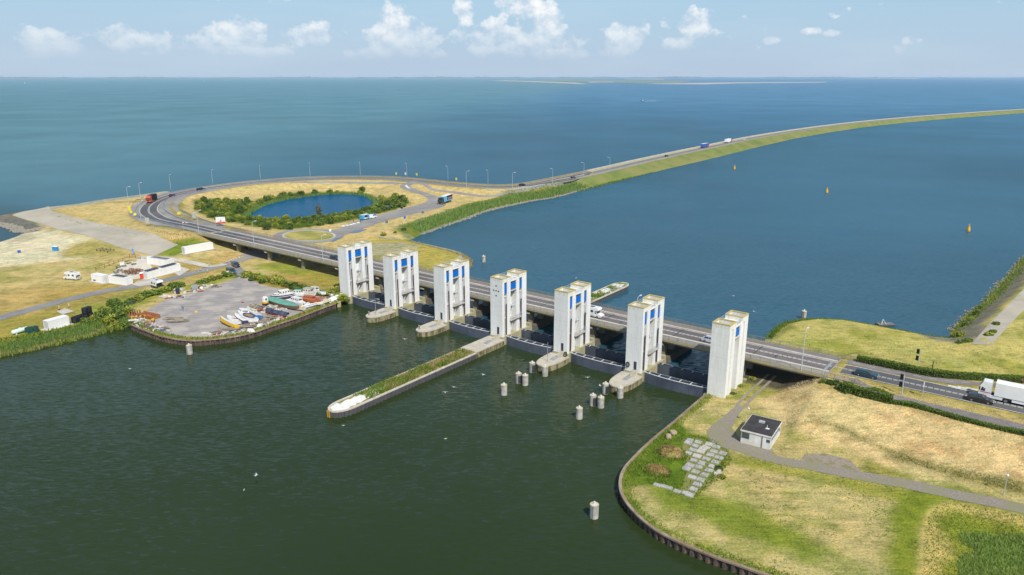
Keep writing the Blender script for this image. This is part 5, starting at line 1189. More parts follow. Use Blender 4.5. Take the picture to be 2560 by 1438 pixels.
weed_poly = np.array(px([(1556, 1195), (1575, 1150), (1640, 1090), (1690, 1058), (1725, 1085), (1800, 1108), (1830, 1150), (1800, 1200), (1740, 1245), (1640, 1212), (1590, 1218), (1566, 1215)], 1.5))[:, :2]
wp = rand_in(weed_poly, 11000, 15); slabq = np.array(px([(1708, 1098), (1752, 1095), (1812, 1126), (1795, 1170), (1730, 1240), (1708, 1225), (1722, 1165)], 1.6))[:, :2]; wp = wp[(fbm(wp[:, 0], wp[:, 1], 3.0, 77) > 0.45) & ~(inside(wp[:, 0], wp[:, 1], slabq) & (np.arange(len(wp)) % 3 > 0))]
field('weeds', wp, (0.06, 0.36), 0.2, WEEDM, 'green weeds growing round the old concrete slabs', 'weeds', lean=0.9)
field('weeds', along(QUAY_R, 3500, 0.5, 1.8, 16), (0.1, 0.45), 0.13, WEEDM, 'narrow strip of weeds behind the curved quay wall', 'weeds', lean=0.9)
field('weeds', along(QUAY_L, 2600, 0.5, 2.4, 17), (0.15, 0.6), 0.22, WEEDM, 'green weeds along the quay edge of the boat yard', 'weeds', lean=0.9)
# tufts dotted over the mown meadow
tg = rand_in(np.array(px([(1600, 1215), (1850, 1140), (2300, 1230), (2290, 1438), (1900, 1438), (1640, 1300)], 1.6))[:, :2], 5200, 18); tg = tg[fbm(tg[:, 0], tg[:, 1], 5, 82) > 0.5]
field('grass_tufts', tg, (0.06, 0.18), 0.28, WEEDM, 'scattered green tufts in the short dry meadow', 'grass', lean=1.5)
tg = rand_in(np.array(px([(1925, 845), (1990, 806), (2100, 805), (2340, 850), (2420, 870), (2560, 900), (2560, 930), (2300, 910), (2100, 880)], 2.5))[:, :2], 1500, 19); tg = tg[fbm(tg[:, 0], tg[:, 1], 5, 85) > 0.52]
field('grass_tufts', tg, (0.08, 0.2), 0.35, WEEDM, 'scattered green tufts in the meadow beyond the road', 'grass', lean=1.5)
# dry bank below the plateau
bank = np.array(px([(130, 524), (223, 549), (325, 567), (406, 590), (450, 610), (510, 605), (470, 592), (372, 580), (300, 563), (200, 545)], 4.8))[:, :2]
field('bank_grass', rand_in(bank, 7000, 20), (0.25, 0.8), 0.35, leaf_mat('bank_grass', (0.20, 0.16, 0.04), (0.42, 0.31, 0.11)), 'tall rough grass on the bank above the pale apron', 'grass', lean=1.0)
# plants on the jetties
def jet_plants(T, y0, y1, n, mat, h, seed, name, hx=2.3):
    g = np.random.default_rng(seed); p = np.column_stack([g.uniform(-hx, hx, n), g.uniform(y0, y1, n), np.full(n, 1.4)]); p = p[fbm(p[:, 0] + 50, p[:, 1], 3.2, seed) > 0.42]
    v, f = blades(p, h, 0.16, g, 0.9); o = bpy.data.objects.new(name, quick_mesh(name, v, f, mat)); COL.objects.link(o); o.parent = T; o['kind'] = 'stuff'
jet_plants(TJ, -30, 0, 5200, REEDD, (0.2, 0.7), 31, 'dry_grass'); jet_plants(TJ, -33, -1, 4600, WEEDM, (0.25, 0.95), 32, 'weeds'); jet_plants(TJ, -38, -24, 1500, WEEDM, (0.3, 0.8), 33, 'weeds')
jet_plants(TJ2, 0, 24, 4200, WEEDM, (0.25, 0.7), 34, 'weeds'); jet_plants(TJ2, 20, 42, 2600, WEEDM, (0.15, 0.5), 35, 'weeds')
# clipped and wild hedges
def hedge(line, w, h, n, label, seed, rough=0.0, leaf=0.28):
    g = np.random.default_rng(seed); p = smooth(np.asarray(line, float), 0.6); o0 = p[0]; t = np.gradient(p[:, :2], axis=0); t /= np.linalg.norm(t, axis=1)[:, None]
    fi = g.uniform(0, len(p) - 1.001, n); i = fi.astype(int); fr_ = (fi - i)[:, None]; pm_ = p[i] * (1 - fr_) + p[i + 1] * fr_; s = g.uniform(-1, 1, n); zz = g.uniform(0, 1, n); top = g.random(n) < 0.45; zz = np.where(top, g.uniform(0.88, 1.05, n), zz); s = np.where(~top, np.sign(s) * g.uniform(0.8, 1.05, n), s)
    hv = h * (1 + rough * (vnoise(fi * 0.6, fi * 0, 3.0, seed) - 0.4)); wv = w * (1 + rough * 0.7 * (vnoise(fi * 0.6, fi * 0 + 9, 2.5, seed) - 0.4))
    c = np.column_stack([pm_[:, 0] - t[i, 1] * s * wv / 2, pm_[:, 1] + t[i, 0] * s * wv / 2, pm_[:, 2] + zz * hv]) - np.array([o0[0], o0[1], o0[2]])
    c += g.normal(size=c.shape) * 0.06; v, f = leaves(c, g.uniform(leaf * 0.6, leaf * 1.3, n), g)
    T = thing('hedge', o0, 0, label, 'hedge'); oo = part('foliage', quick_mesh('foliage', v, f, HEDGEM), T)
    core = MB(); A = offset(p, w * 0.36); Bq = offset(p, -w * 0.36)
    for k in range(len(p) - 1):
        za, zb = p[k, 2] - o0[2], p[k + 1, 2] - o0[2]; a0, a1, b0, b1 = A[k, :2] - o0[:2], A[k + 1, :2] - o0[:2], Bq[k, :2] - o0[:2], Bq[k + 1, :2] - o0[:2]
        hh = h * 0.82; core.quad((*a0, za + hh), (*b0, za + hh), (*b1, zb + hh), (*a1, zb + hh)); core.quad((*a0, za - .2), (*a0, za + hh), (*a1, zb + hh), (*a1, zb - .2)); core.quad((*b0, za + hh), (*b0, za - .2), (*b1, zb - .2), (*b1, zb + hh))
    core.build('dark_core', pm('hedge_core', (0.03, 0.035, 0.012), 0.95), T)  # solid near-black core filling the hedge behind its leaves
hedge(GP([(2142, 903), (2180, 911), (2222.8, 919), (2283.8, 932), (2344.7, 942.5), (2405.6, 948.5), (2487, 952), (2560, 956), (2680, 964)]), 1.7, 1.5, 9000, 'long clipped dark green hedge between cycle path and far meadow', 41, 0.15)
hedge(GP([(2104, 976), (2125, 980), (2150, 989), (2190, 998), (2230, 1007)]), 1.7, 1.5, 3600, 'short wild hedge of high bushes beside the near cycle path', 42, 0.9)
hedge(GP([(2232, 1008), (2263, 1013), (2304, 1022), (2385, 1045), (2466.6, 1066), (2560, 1087), (2700, 1118)]), 1.2, 0.7, 6000, 'long low green hedge between the near cycle path and straw field', 43, 0.5, 0.24)
# ------------------------------------------------------------------ vehicles (local x: forward, z=0 on the road)
TYRE = pm('tyre', (0.02, 0.02, 0.02), 0.9); RIMM = pm('rim', (0.35, 0.36, 0.38), 0.4, metal=0.7); HEADL = pm('headlight', (0.75, 0.76, 0.78), 0.15, spec=0.8); TAILL = pm('tail_light', (0.45, 0.02, 0.02), 0.3)
def paint(name, c): return pm('paint_' + name, c, 0.28, tuple(x * 0.9 for x in c), 0.8, spec=0.5, coat=0.6)
BLACKP = paint('black', (0.012, 0.013, 0.016)); NAVYP = paint('navy', (0.015, 0.025, 0.06)); DREDP = paint('dark_red', (0.09, 0.012, 0.014)); WHITEP = paint('white', (0.78, 0.78, 0.78)); SILVP = paint('silver', (0.46, 0.50, 0.56))
ORGP = paint('orange_red', (0.62, 0.085, 0.03)); CYANP = paint('cyan', (0.05, 0.40, 0.70)); BLUEV = paint('blue', (0.015, 0.10, 0.45)); REDV = paint('red', (0.55, 0.03, 0.03)); TEALP = paint('teal_dark', (0.01, 0.05, 0.075))
CARGLASS = pm('car_glass', (0.025, 0.032, 0.038), 0.08, (0.03, 0.04, 0.045), 1, spec=0.8)
BOXW = pm('box_white', (0.80, 0.80, 0.80), 0.5, (0.76, 0.76, 0.75), 0.7); BOXB = pm('box_black', (0.018, 0.018, 0.02), 0.6); CHASSIS = pm('chassis', (0.03, 0.03, 0.032), 0.8)
def wheel_mesh(r, w):
    m = MB(); n = 16; rings = []
    for y, rr in ((-w / 2, r * 0.9), (-w / 2 + 0.04, r), (w / 2 - 0.04, r), (w / 2, r * 0.9)): rings.append([(rr * math.cos(2 * math.pi * i / n), y, rr * math.sin(2 * math.pi * i / n)) for i in range(n)])
    m.loft(rings); return m.mesh('tyre', TYRE)
def rim_mesh(r, w):
    m = MB(); n = 12
    m.loft([[(rr * math.cos(2 * math.pi * i / n), y, rr * math.sin(2 * math.pi * i / n)) for i in range(n)] for y, rr in ((-w / 2 - 0.015, r * 0.55), (-w / 2 - 0.01, r * 0.64), (w / 2 + 0.01, r * 0.64), (w / 2 + 0.015, r * 0.55))]); return m.mesh('rim', RIMM)
_wm = {}
def wheels(T, spots, r, w):
    if (r, w) not in _wm: _wm[(r, w)] = (wheel_mesh(r, w), rim_mesh(r, w))
    for x, y in spots: o = part('wheel', _wm[(r, w)][0], T, (x, y, r)); part('rim', _wm[(r, w)][1], o)
def side_loft(mb, prof, half, inset=0.0, z_in=None):
    """closed side profile [(x,z)...] swept across the width; the upper points may be drawn in"""
    zs = [p[1] for p in prof]; zl, zh = min(zs), max(zs)
    def wv(z): return half - inset * max(0.0, (z - (z_in if z_in is not None else zl)) / max(1e-6, zh - (z_in if z_in is not None else zl)))
    L = [(x, -wv(z), z) for x, z in prof]; Rr = [(x, wv(z), z) for x, z in prof]
    mb.loft([L, Rr]); return mb
def car(loc, rz, mat, label, kind='hatch', L=4.4, W=1.8, H=1.48, group=None, name='car', scale=None):
    T = thing(name, loc, rz, label, 'car', group); h = L / 2; w = W / 2
    if kind == 'estate': roof = [(-h + 0.12, 0.92), (-h + 0.35, H), (0.25, H), (1.05, 0.95)]
    elif kind == 'mpv': H = 1.75; roof = [(-h + 0.06, 0.95), (-h + 0.18, H), (0.55, H), (1.45, 1.0)]
    else: roof = [(-h + 0.25, 0.95), (-h + 0.75, H), (0.1, H), (1.0, 0.95)]
    body = [(-h, 0.3), (-h + 0.25, 0.22), (h - 0.25, 0.22), (h, 0.35), (h, 0.62), (h - 0.15, 0.78), (h - 1.1, 0.98), (-h + 0.1, 1.0), (-h, 0.8)]
    bm_ = MB(); side_loft(bm_, body, w, 0.06, 0.7); bm_.build('body', mat, T)
    gm = MB(); side_loft(gm, roof, w - 0.06, 0.16); gm.build('windows', CARGLASS, T)
    rm = MB(); x0, x1 = roof[1][0] + 0.06, roof[2][0] - 0.06; rm.box(x0, x1, -w + 0.24, w - 0.24, H - 0.02, H + 0.035, 0.08, 0.05); rm.build('roof', mat, T)
    pl = MB()
    for s in (-1, 1):
        for xa, xb in ((roof[0][0] + 0.1, roof[1][0] + 0.05), (-0.35, -0.3), (roof[3][0] - 0.08, roof[2][0] - 0.02)): pl.bar((xa, s * (w - 0.05), 0.97), (xb, s * (w - 0.20), H), 0.09)
    pl.build('pillars', mat, T)
    wheels(T, [(sx * h * 0.62, sy * (w - 0.09)) for sx in (-1, 1) for sy in (-1, 1)], 0.33, 0.22)
    for s in (-1, 1):
        MB().box(h - 0.22, h - 0.0, s * 0.62 - 0.17, s * 0.62 + 0.17, 0.6, 0.74).build('headlight', HEADL, T); MB().box(-h - 0.01, -h + 0.12, s * 0.7 - 0.1, s * 0.7 + 0.1, 0.7, 0.92).build('tail_light', TAILL, T)
        MB().box(0.72, 0.9, s * (w + 0.08) - 0.08, s * (w + 0.08) + 0.08, 0.92, 1.05).build('mirror', mat, T)
    MB().box(h - 0.03, h + 0.012, -0.26, 0.26, 0.38, 0.5).build('number_plate', pm('plate', (0.6, 0.45, 0.05), 0.6), T)
    return T
def heading(a, b): d = np.asarray(b)[:2] - np.asarray(a)[:2]; return math.atan2(d[1], d[0])
ROADZ = 6.68
def on_bridge(u, v, fwd=1): return (*UV(u, v), 6.57), U_ANG + (0 if fwd > 0 else math.pi)
def uvz(x, y, z): p = P(x, y, z); return toUV(p)
# right bank
u_, v_ = uvz(2166, 941, 6.6); car((*UV(u_, 19.7), surf(*UV(u_, 19.7)) + 0.12), U_ANG, TEALP, 'dark teal estate car just past the right end of the bridge', 'estate', 4.9)
u_, v_ = uvz(2449, 1006, 6.6); car((*UV(u_, 19.6), surf(*UV(u_, 19.6)) + 0.12), U_ANG, BLACKP, 'black estate car passing alongside the white truck', 'estate', 4.8)
l_, r_ = on_bridge(uvz(1772, 862, 6.6)[0] - 0.4, 19.8); car(l_, r_, SILVP, 'silver car on the bridge half hidden by the end tower', 'hatch')
l_, r_ = on_bridge(uvz(838, 648, 6.6)[0], 19.8); car(l_, r_, NAVYP, 'dark blue car on the bridge beside the first tower', 'hatch')
def tractor(T, mat, x0, cabL=2.3, W=2.5, H=3.75, stripe=None, z0=0.55):
    """cab with its nose at x0 (facing +x)"""
    w = W / 2; m = MB(); prof = [(x0 - cabL, z0), (x0 - 0.05, z0), (x0, z0 + 0.4), (x0 - 0.02, 1.75), (x0 - 0.18, 2.75), (x0 - 0.65, H), (x0 - cabL + 0.1, H), (x0 - cabL, 3.2)]
    side_loft(m, prof, w, 0.14, 2.4); m.build('cab', mat, T)
    MB().quad((x0 + 0.005, -w + 0.12, 1.78), (x0 + 0.005, w - 0.12, 1.78), (x0 - 0.165, w - 0.2, 2.72), (x0 - 0.165, -w + 0.2, 2.72)).build('windscreen', CARGLASS, T)
    for s in (-1, 1):
        q = [(x0 - 0.35, s * (w + 0.006), 1.75), (x0 - 1.15, s * (w + 0.006), 1.75), (x0 - 1.15, s * (w - 0.05), 2.55), (x0 - 0.5, s * (w - 0.05), 2.55)]
        MB().quad(*(q if s < 0 else q[::-1])).build('side_window', CARGLASS, T)
        MB().box(x0 - 0.06, x0 + 0.02, s * 0.9 - 0.22, s * 0.9 + 0.22, 0.75, 0.95).build('headlight', HEADL, T); MB().box(x0 - 0.25, x0 - 0.05, s * (w + 0.12) - 0.1, s * (w + 0.12) + 0.1, 1.9, 2.6).build('mirror', CHASSIS, T)
    MB().box(x0 - 0.02, x0 + 0.03, -0.95, 0.95, 1.0, 1.55).build('grille', CHASSIS, T)
    if stripe is not None:
        for s in (-1, 1): MB().box(x0 - cabL + 0.05, x0 - 0.25, s * (w + 0.004) - 0.004, s * (w + 0.004) + 0.004, 1.45, 1.6).build('stripe', stripe, T)
    return T
def truck(loc, rz, label, cabm, boxm, L=13.6, group=None, roofm=None, stripe=None, rigid=False, boxH=4.0, name='truck', frontm=None):
    T = thing(name, loc, rz, label, 'truck', group); tot = L + 3.0; x0 = tot / 2; tractor(T, cabm, x0, stripe=stripe)
    xb = x0 - 2.3 - (0.55 if not rigid else 0.25); w = 1.27
    b = MB().box(xb - L, xb, -w, w, 1.15, boxH); b.build('cargo_box', boxm, T)
    if roofm is not None: MB().box(xb - L, xb, -w, w, boxH + 0.003, boxH + 0.03).build('box_roof', roofm, T)
    if frontm is not None: MB().box(xb + 0.003, xb + 0.02, -w, w, 1.2, boxH).build('box_front', frontm, T)
    ch = MB().box(xb - L, x0 - 0.6, -0.45, 0.45, 0.75, 1.1); ch.build('chassis', CHASSIS, T)
    for s in (-1, 1): MB().box(xb - L * 0.62, xb - 3.2, s * 1.15 - 0.03, s * 1.15 + 0.03, 0.5, 1.05).build('side_skirt', boxm, T); MB().box(x0 - 4.4, x0 - 2.2, s * 1.05 - 0.15, s * 1.05 + 0.15, 0.45, 1.05).build('fuel_tank', cabm, T)
    ax = [x0 - 1.4, x0 - 5.0] + ([xb - L + d for d in (1.8, 3.1, 4.4)] if L > 9 else [xb - L + 1.6])
    wheels(T, [(x, s * 1.08) for x in ax for s in (-1, 1)], 0.5, 0.32)
    rr = MB().box(xb - L - 0.02, xb - L + 0.01, -1.1, 1.1, 0.9, 1.1); rr.build('rear_light_bar', TAILL, T)
    return T
u_, _ = uvz(2463, 995, 6.6); truck((*UV(u_ + 6.9, 23.0), surf(*UV(u_ + 6.9, 23.0)) + 0.12), U_ANG + math.pi, 'long white articulated truck driving towards the bridge', WHITEP, BOXW, 13.6, stripe=REDV, name='truck')
def road_at(x, y, off, lift=0.12, line=None):
    line = ROAD_L if line is None else line; p = G(x, y); i = int(np.argmin(np.hypot(line[:, 0] - p[0], line[:, 1] - p[1]))); i = min(max(i, 1), len(line) - 2)
    t = line[i + 1] - line[i - 1]; a = math.atan2(t[1], t[0]); q = line[i][:2] + np.array([-math.sin(a), math.cos(a)]) * off
    z = gh(*q) + lift
    if z < 3: z = 5.30
    return (q[0], q[1], z), a
l_, a_ = road_at(369, 507, 2.4); truck(l_, a_ + math.pi, 'orange red truck with black box in the sharp bend', ORGP, BOXB, 6.2, rigid=True, boxH=3.9)
l_, a_ = road_at(416, 493, -2.0); car(l_, a_, DREDP, 'small dark red car in the bend behind the orange truck', 'hatch', 4.0)
l_, a_ = road_at(489, 475, -2.0); car(l_, a_, BLACKP, 'black pickup with open bed on the loop road beyond the bend', 'mpv', 5.2)
l_, a_ = road_at(1300, 465, 0.0); car(l_, a_, BLACKP, 'black car at the root of the long dike beside the guard rail', 'hatch', 4.4)
l_, a_ = road_at(1424, 442, -1.7); car(l_, a_, NAVYP, 'dark car on the dike between two lamp posts', 'estate', 4.5)
l_, a_ = road_at(1605, 403, -1.7); car(l_, a_, BLACKP, 'dark car on the dike following the blue and red truck', 'estate', 4.6)
l_, a_ = road_at(1708, 380, 1.0); truck(l_, a_, 'truck with blue side, white roof and red cab on the dike', REDV, BLUEV, 13.0, roofm=BOXW, frontm=REDV)
l_, a_ = road_at(1769, 367, 1.0); truck(l_, a_, 'white truck with red lower side on the dike', REDV, BOXW, 13.0)
l_, a_ = road_at(1808, 360, -1.6); car(l_, a_, WHITEP, 'white car on the dike in front of the white truck', 'hatch', 4.3)
# show truck at the car park, with cyan front corner and dark side
pa = G(1112, 514); pb = P(1128, 506, 2.6); a_ = heading(pb, pa)
T = truck((*((P(1096, 513.5, 2.6) + P(1130, 502, 2.6))[:2] / 2 + np.array([0, 0])), 2.62), heading(P(1130, 502, 2.6), P(1096, 513.5, 2.6)), 'tall truck with cyan nose, dark picture side and white roof in the car park', BLACKP, BOXB, 10.5, roofm=BOXW, boxH=4.2)
MB().box(0.3, 3.95, 1.275, 1.30, 1.15, 4.15).build('side_panel', CYANP, T); MB().box(-7.0, 0.2, 1.275, 1.295, 1.15, 1.75).build('side_band', CYANP, T); MB().box(3.97, 4.0, -1.2, 1.2, 2.9, 4.15).build('front_panel', CYANP, T)
sp = MB()
for k in range(9): sp.box(-6.7 + k * 0.72, -6.35 + k * 0.72, 1.277, 1.298, 1.9 + 0.25 * (k % 3), 2.9 + 0.2 * ((k * 2) % 3))
sp.build('side_picture', pm('side_picture', (0.5, 0.5, 0.55), 0.5, (0.55, 0.12, 0.2), 3), T)
# vans, campers
def van(loc, rz, mat, label, L=5.2, W=1.95, H=2.0, name='van', cat='van', group=None, nose=1.35):
    T = thing(name, loc, rz, label, cat, group); h = L / 2; w = W / 2
    prof = [(-h, 0.35), (h - 0.1, 0.3), (h, 0.5), (h, 0.85), (h - 0.5, 1.05), (h - nose, 1.25), (h - nose - 0.55, H), (-h + 0.1, H), (-h, 1.5)]
    m = MB(); side_loft(m, prof, w, 0.12, 1.1); m.build('body', mat, T)
    MB().quad((h - nose + 0.12, -w + 0.12, 1.24), (h - nose + 0.12, w - 0.12, 1.24), (h - nose - 0.46, w - 0.16, H - 0.06), (h - nose - 0.46, -w + 0.16, H - 0.06)).build('windscreen', CARGLASS, T)
    for s in (-1, 1):
        q = [(h - nose - 0.15, s * (w + 0.004), 1.2), (h - nose - 1.1, s * (w + 0.004), 1.2), (h - nose - 1.1, s * (w - 0.09), H - 0.2), (h - nose - 0.5, s * (w - 0.09), H - 0.2)]
        MB().quad(*(q if s < 0 else q[::-1])).build('side_window', CARGLASS, T)
        MB().box(h - 0.12, h + 0.01, s * 0.7 - 0.15, s * 0.7 + 0.15, 0.7, 0.88).build('headlight', HEADL, T); MB().box(-h - 0.01, -h + 0.03, s * 0.85 - 0.07, s * 0.85 + 0.07, 0.8, 1.3).build('tail_light', TAILL, T)
    MB().box(-h - 0.008, -h + 0.01, -w + 0.25, w - 0.25, 1.25, H - 0.25).build('rear_window', CARGLASS, T)
    wheels(T, [(sx * h * 0.6, sy * (w - 0.1)) for sx in (-1, 1) for sy in (-1, 1)], 0.34, 0.24)
    return T
def two(x0, y0, x1, y1, z=1.65): a = P(x0, y0, z); b = P(x1, y1, z); return ((a[0] + b[0]) / 2, (a[1] + b[1]) / 2), heading(a, b), np.hypot(*(b - a)[:2])
c_, a_, _ = two(582, 663, 598, 671); van((*c_, 1.68), a_, NAVYP, 'dark blue people carrier parked at the start of the track', 4.6, 1.85, 1.75)
c_, a_, _ = two(568, 679, 590, 688); van((*c_, 1.68), a_, TEALP, 'dark delivery van partly behind a round bush by the yard gate', 5.0, 1.95, 2.0)
c_, a_, _ = two(612, 622, 628, 629, 1.7); car((*c_, 1.7), a_, NAVYP, 'dark car standing in the shade beneath the bridge', 'mpv', 4.4)
def motorhome(loc, rz, label, bodym, cabm, L=6.2, W=2.2, H=2.85, name='motorhome', pickup=False):
    T = van(loc, rz, cabm, label, L, 2.0, 2.0 if not pickup else 1.8, name, 'camper'); h = L / 2; w = W / 2
    x1 = h - 2.0
    prof = [(-h, 0.6 if not pickup else 0.95), (x1, 0.6 if not pickup else 0.95), (x1, 1.95), (x1 + 1.0, 2.1), (x1 + 1.15, 2.35), (x1 + 0.75, H), (-h + 0.1, H), (-h, H - 0.15)]
    m = MB(); side_loft(m, prof, w, 0.08, 2.0); m.build('living_box', bodym, T)
    for s in (-1, 1):
        for xa, xb in ((-h + 0.7, -h + 1.6), (x1 - 1.3, x1 - 0.5)): MB().box(xa, xb, s * (w + 0.0) - 0.012, s * (w + 0.0) + 0.012, 1.5, 2.1).build('box_window', CARGLASS, T)
    MB().box(-0.9, 0.5, -0.5, 0.45, H, H + 0.05).build('roof_solar_panel', pm('solar', (0.012, 0.016, 0.035), 0.2, (0.02, 0.025, 0.05), 2, spec=0.6), T)
    MB().box(-h + 0.5, -h + 1.0, -0.3, 0.3, H, H + 0.1).build('roof_hatch', pm('hatch_grey', (0.3, 0.3, 0.3), 0.5), T)
    return T
l_, r_ = on_bridge(uvz(1484, 789, 6.6)[0], 19.8); motorhome(l_, r_, 'white motorhome driving over the bridge between two towers', WHITEP, WHITEP, 6.4)
c_, a_, _ = two(383, 717, 408, 724); motorhome((*c_, 1.68), a_, 'black pickup carrying a white camper cabin on the grass verge', WHITEP, BLACKP, 5.6, 2.2, 2.9, 'camper', True)
c_, a_, _ = two(195, 700, 166, 697); motorhome((*c_, 1.68), a_, 'white motorhome parked alone on the dry meadow', WHITEP, WHITEP, 6.0, 2.2, 2.75)
c_, a_, _ = two(902, 551, 921, 547, 2.6)
T = thing('food_trailer', (*c_, 2.62), a_, 'cyan and white food trailer with raised awning in the car park', 'food stall')
MB().box(-2.3, 2.3, -1.05, 1.05, 0.5, 2.6).build('body', WHITEP, T); MB().box(-2.31, -1.0, -1.07, 1.07, 0.5, 2.58).build('end_panel', CYANP, T); MB().box(0.9, 2.31, -1.07, 1.07, 0.5, 2.58).build('end_panel', CYANP, T)
MB().box(-0.9, 0.8, -1.09, -1.04, 1.2, 2.2).build('counter_opening', DARK, T); MB().quad((-1.0, -1.1, 2.5), (1.0, -1.1, 2.5), (1.0, -2.4, 2.9), (-1.0, -2.4, 2.9)).build('awning', WHITEP, T); wheels(T, [(0.4, 1.0), (0.4, -1.0)], 0.33, 0.2)
c_, a_, _ = two(924, 547, 936, 544.5, 2.6); van((*c_, 2.62), a_, WHITEP, 'white van parked in front of the cyan food trailer', 4.9, 1.95, 2.0)
c_, a_, _ = two(236, 703, 264, 706); T = thing('flat_trailer', (*c_, 1.68), a_, 'low dark flatbed trailer on the grass before the white containers', 'trailer')
MB().box(-1.9, 1.9, -0.9, 0.9, 0.5, 0.6).build('bed', CHASSIS, T)
for q in ((-1.9, 1.9, -0.95, -0.9), (-1.9, 1.9, 0.9, 0.95), (-1.95, -1.9, -0.95, 0.95), (1.9, 1.95, -0.95, 0.95)): MB().box(*q, 0.5, 0.85).build('side_board', pm('dark_board', (0.035, 0.035, 0.04), 0.6), T)
wheels(T, [(0.2, 0.8), (0.2, -0.8)], 0.3, 0.2); MB().bar((1.9, 0, 0.5), (3.1, 0, 0.45), 0.1).build('drawbar', GREYS, T)
# ------------------------------------------------------------------ containers and the beach pavilion
CONTM = pm('container_white', (0.76, 0.76, 0.75), 0.55, (0.70, 0.70, 0.685), 0.6, stretch=(1, 1, 0.3), c3=(0.73, 0.72, 0.69), s3=0.3)
SOLARM = MATS['solar']; SOLFR = pm('solar_frame', (0.5, 0.5, 0.52), 0.4)
def container_mesh(L, H=2.6, W=2.44):
    m = MB(); n = int(L / 0.28); pts = []
    # corrugated long sides, plain ends, frame posts
    for s in (-1, 1):
        for i in range(n):
            x0 = -L / 2 + 0.15 + (L - 0.3) * i / n; x1 = -L / 2 + 0.15 + (L - 0.3) * (i + 1) / n; xm = (x0 + x1) / 2; y0 = s * W / 2; y1 = s * (W / 2 - 0.04)
            for (a, ya, b, yb) in ((x0, y1, x0 + 0.07, y0), (x0 + 0.07, y0, xm, y0), (xm, y0, xm + 0.07, y1), (xm + 0.07, y1, x1, y1)):
                q = [(a, ya, 0.12), (b, yb, 0.12), (b, yb, H - 0.1), (a, ya, H - 0.1)]; m.quad(*(q if s < 0 else q[::-1]))
    m.box(-L / 2 + 0.06, L / 2 - 0.06, -W / 2 + 0.06, W / 2 - 0.06, 0.05, H - 0.05)
    for sx in (-1, 1):
        for sy in (-1, 1): m.box(sx * (L / 2 - 0.08) - 0.08, sx * (L / 2 - 0.08) + 0.08, sy * (W / 2 - 0.08) - 0.08, sy * (W / 2 - 0.08) + 0.08, 0, H)
    for z0, z1 in ((0, 0.14), (H - 0.12, H)):
        for s in (-1, 1): m.box(-L / 2 + 0.16, L / 2 - 0.16, s * (W / 2 - 0.05) - 0.05, s * (W / 2 - 0.05) + 0.05, z0, z1); m.box(s * (L / 2 - 0.05) - 0.05, s * (L / 2 - 0.05) + 0.05, -W / 2 + 0.16, W / 2 - 0.16, z0, z1)
    return m.mesh('body', CONTM)
CM12 = container_mesh(12.2); CM6 = container_mesh(6.1); CM9 = container_mesh(9.1)
LOCKB = MB()
for y in (-0.9, -0.35, 0.35, 0.9): LOCKB.bar((0, y, 0.2), (0, y, 2.4), 0.05)
LOCKB.box(-0.02, 0.02, -0.02, 0.02, 0.15, 2.45); LOCKB = LOCKB.mesh('door_bars', GREYS)
M_SLAB = {}
def container(cx, cy, rz, mesh, L, label, group=None, solar=0, z=None, slab=True):
    z = gh(cx, cy) if z is None else z
    T = thing('container', (cx, cy, z + 0.12), rz, label, 'container', group); part('body', mesh, T)
    for s in (-1, 1): part('door_bars', LOCKB, T, (s * (L / 2 + 0.02), 0, 0))
    if slab: MB().box(-L / 2 - 0.9, L / 2 + 0.9, -1.75, 1.75, -0.2, -0.003).build('base_slab', CONC_L, T)
    if solar:
        for k in range(solar):
            x = -L / 2 + 1.0 + k * (L - 2.0) / max(1, solar - 1)
            m = MB().quad((x - 0.48, -1.05, 2.72), (x + 0.48, -1.05, 2.95), (x + 0.48, 1.05, 2.95), (x - 0.48, 1.05, 2.72)); m.quad((x + 0.48, -1.05, 2.94), (x - 0.48, -1.05, 2.71), (x - 0.48, 1.05, 2.71), (x + 0.48, 1.05, 2.94))
            so_ = m.build('solar_panel', SOLARM, T); MB().bar((x + 0.45, -1.0, 2.58), (x + 0.45, -1.0, 2.93), 0.05).bar((x + 0.45, 1.0, 2.58), (x + 0.45, 1.0, 2.93), 0.05).bar((x, -1.06, 2.82), (x, 1.06, 2.84), 0.04).build('panel_frame', SOLFR, so_)
    return T
def cbox(x0, y0, x1, y1, z, back=1.22):
    """container whose near lower edge runs between two photo points"""
    a = P(x0, y0, z); b = P(x1, y1, z); r = heading(a, b); c = (a + b)[:2] / 2 + np.array([-math.sin(r), math.cos(r)]) * back; return c[0], c[1], r, np.hypot(*(b - a)[:2])
x, y, r, L = cbox(465, 643, 534, 630, 2.0); container(x, y, r, CM12, 12.2, 'long white container standing alone in front of the bridge abutment')
x, y, r, L = cbox(123, 827, 175, 812, 1.6); container(x, y, r, CM6, 6.1, 'short white container on the reedy bank next to black tanks')
x, y, r, L = cbox(218, 701, 268, 711, 1.7); container(x, y, r, CM6, 6.4, 'plain white container at the outer corner of the beach pavilion')
x, y, r, L = cbox(270, 711, 326, 714, 1.7); container(*(P(298, 710.5, 1.7)[:2] + np.array([0.0, 1.2])), r * 0 + heading(P(268, 707, 1.7), P(328, 716, 1.7)), CM9, 7.2, 'white container with tilted solar panels beside the pavilion gate', solar=7)
c_, a_, _ = two(360, 700, 395, 690); container(c_[0], c_[1] + 1.0, a_, CM6, 6.1, 'white container with solar panels next to the red toilet cabin', solar=6)
c_, a_, _ = two(397, 690, 440, 678); container(c_[0], c_[1] + 1.0, a_, CM9, 7.4, 'white container with dark solar panels along the track side of the pavilion', solar=8)
c_, a_, _ = two(368, 662, 432, 672); container(c_[0], c_[1] + 1.0, a_, CM12, 10.0, 'white container closing the rear of the pavilion terrace', solar=9)
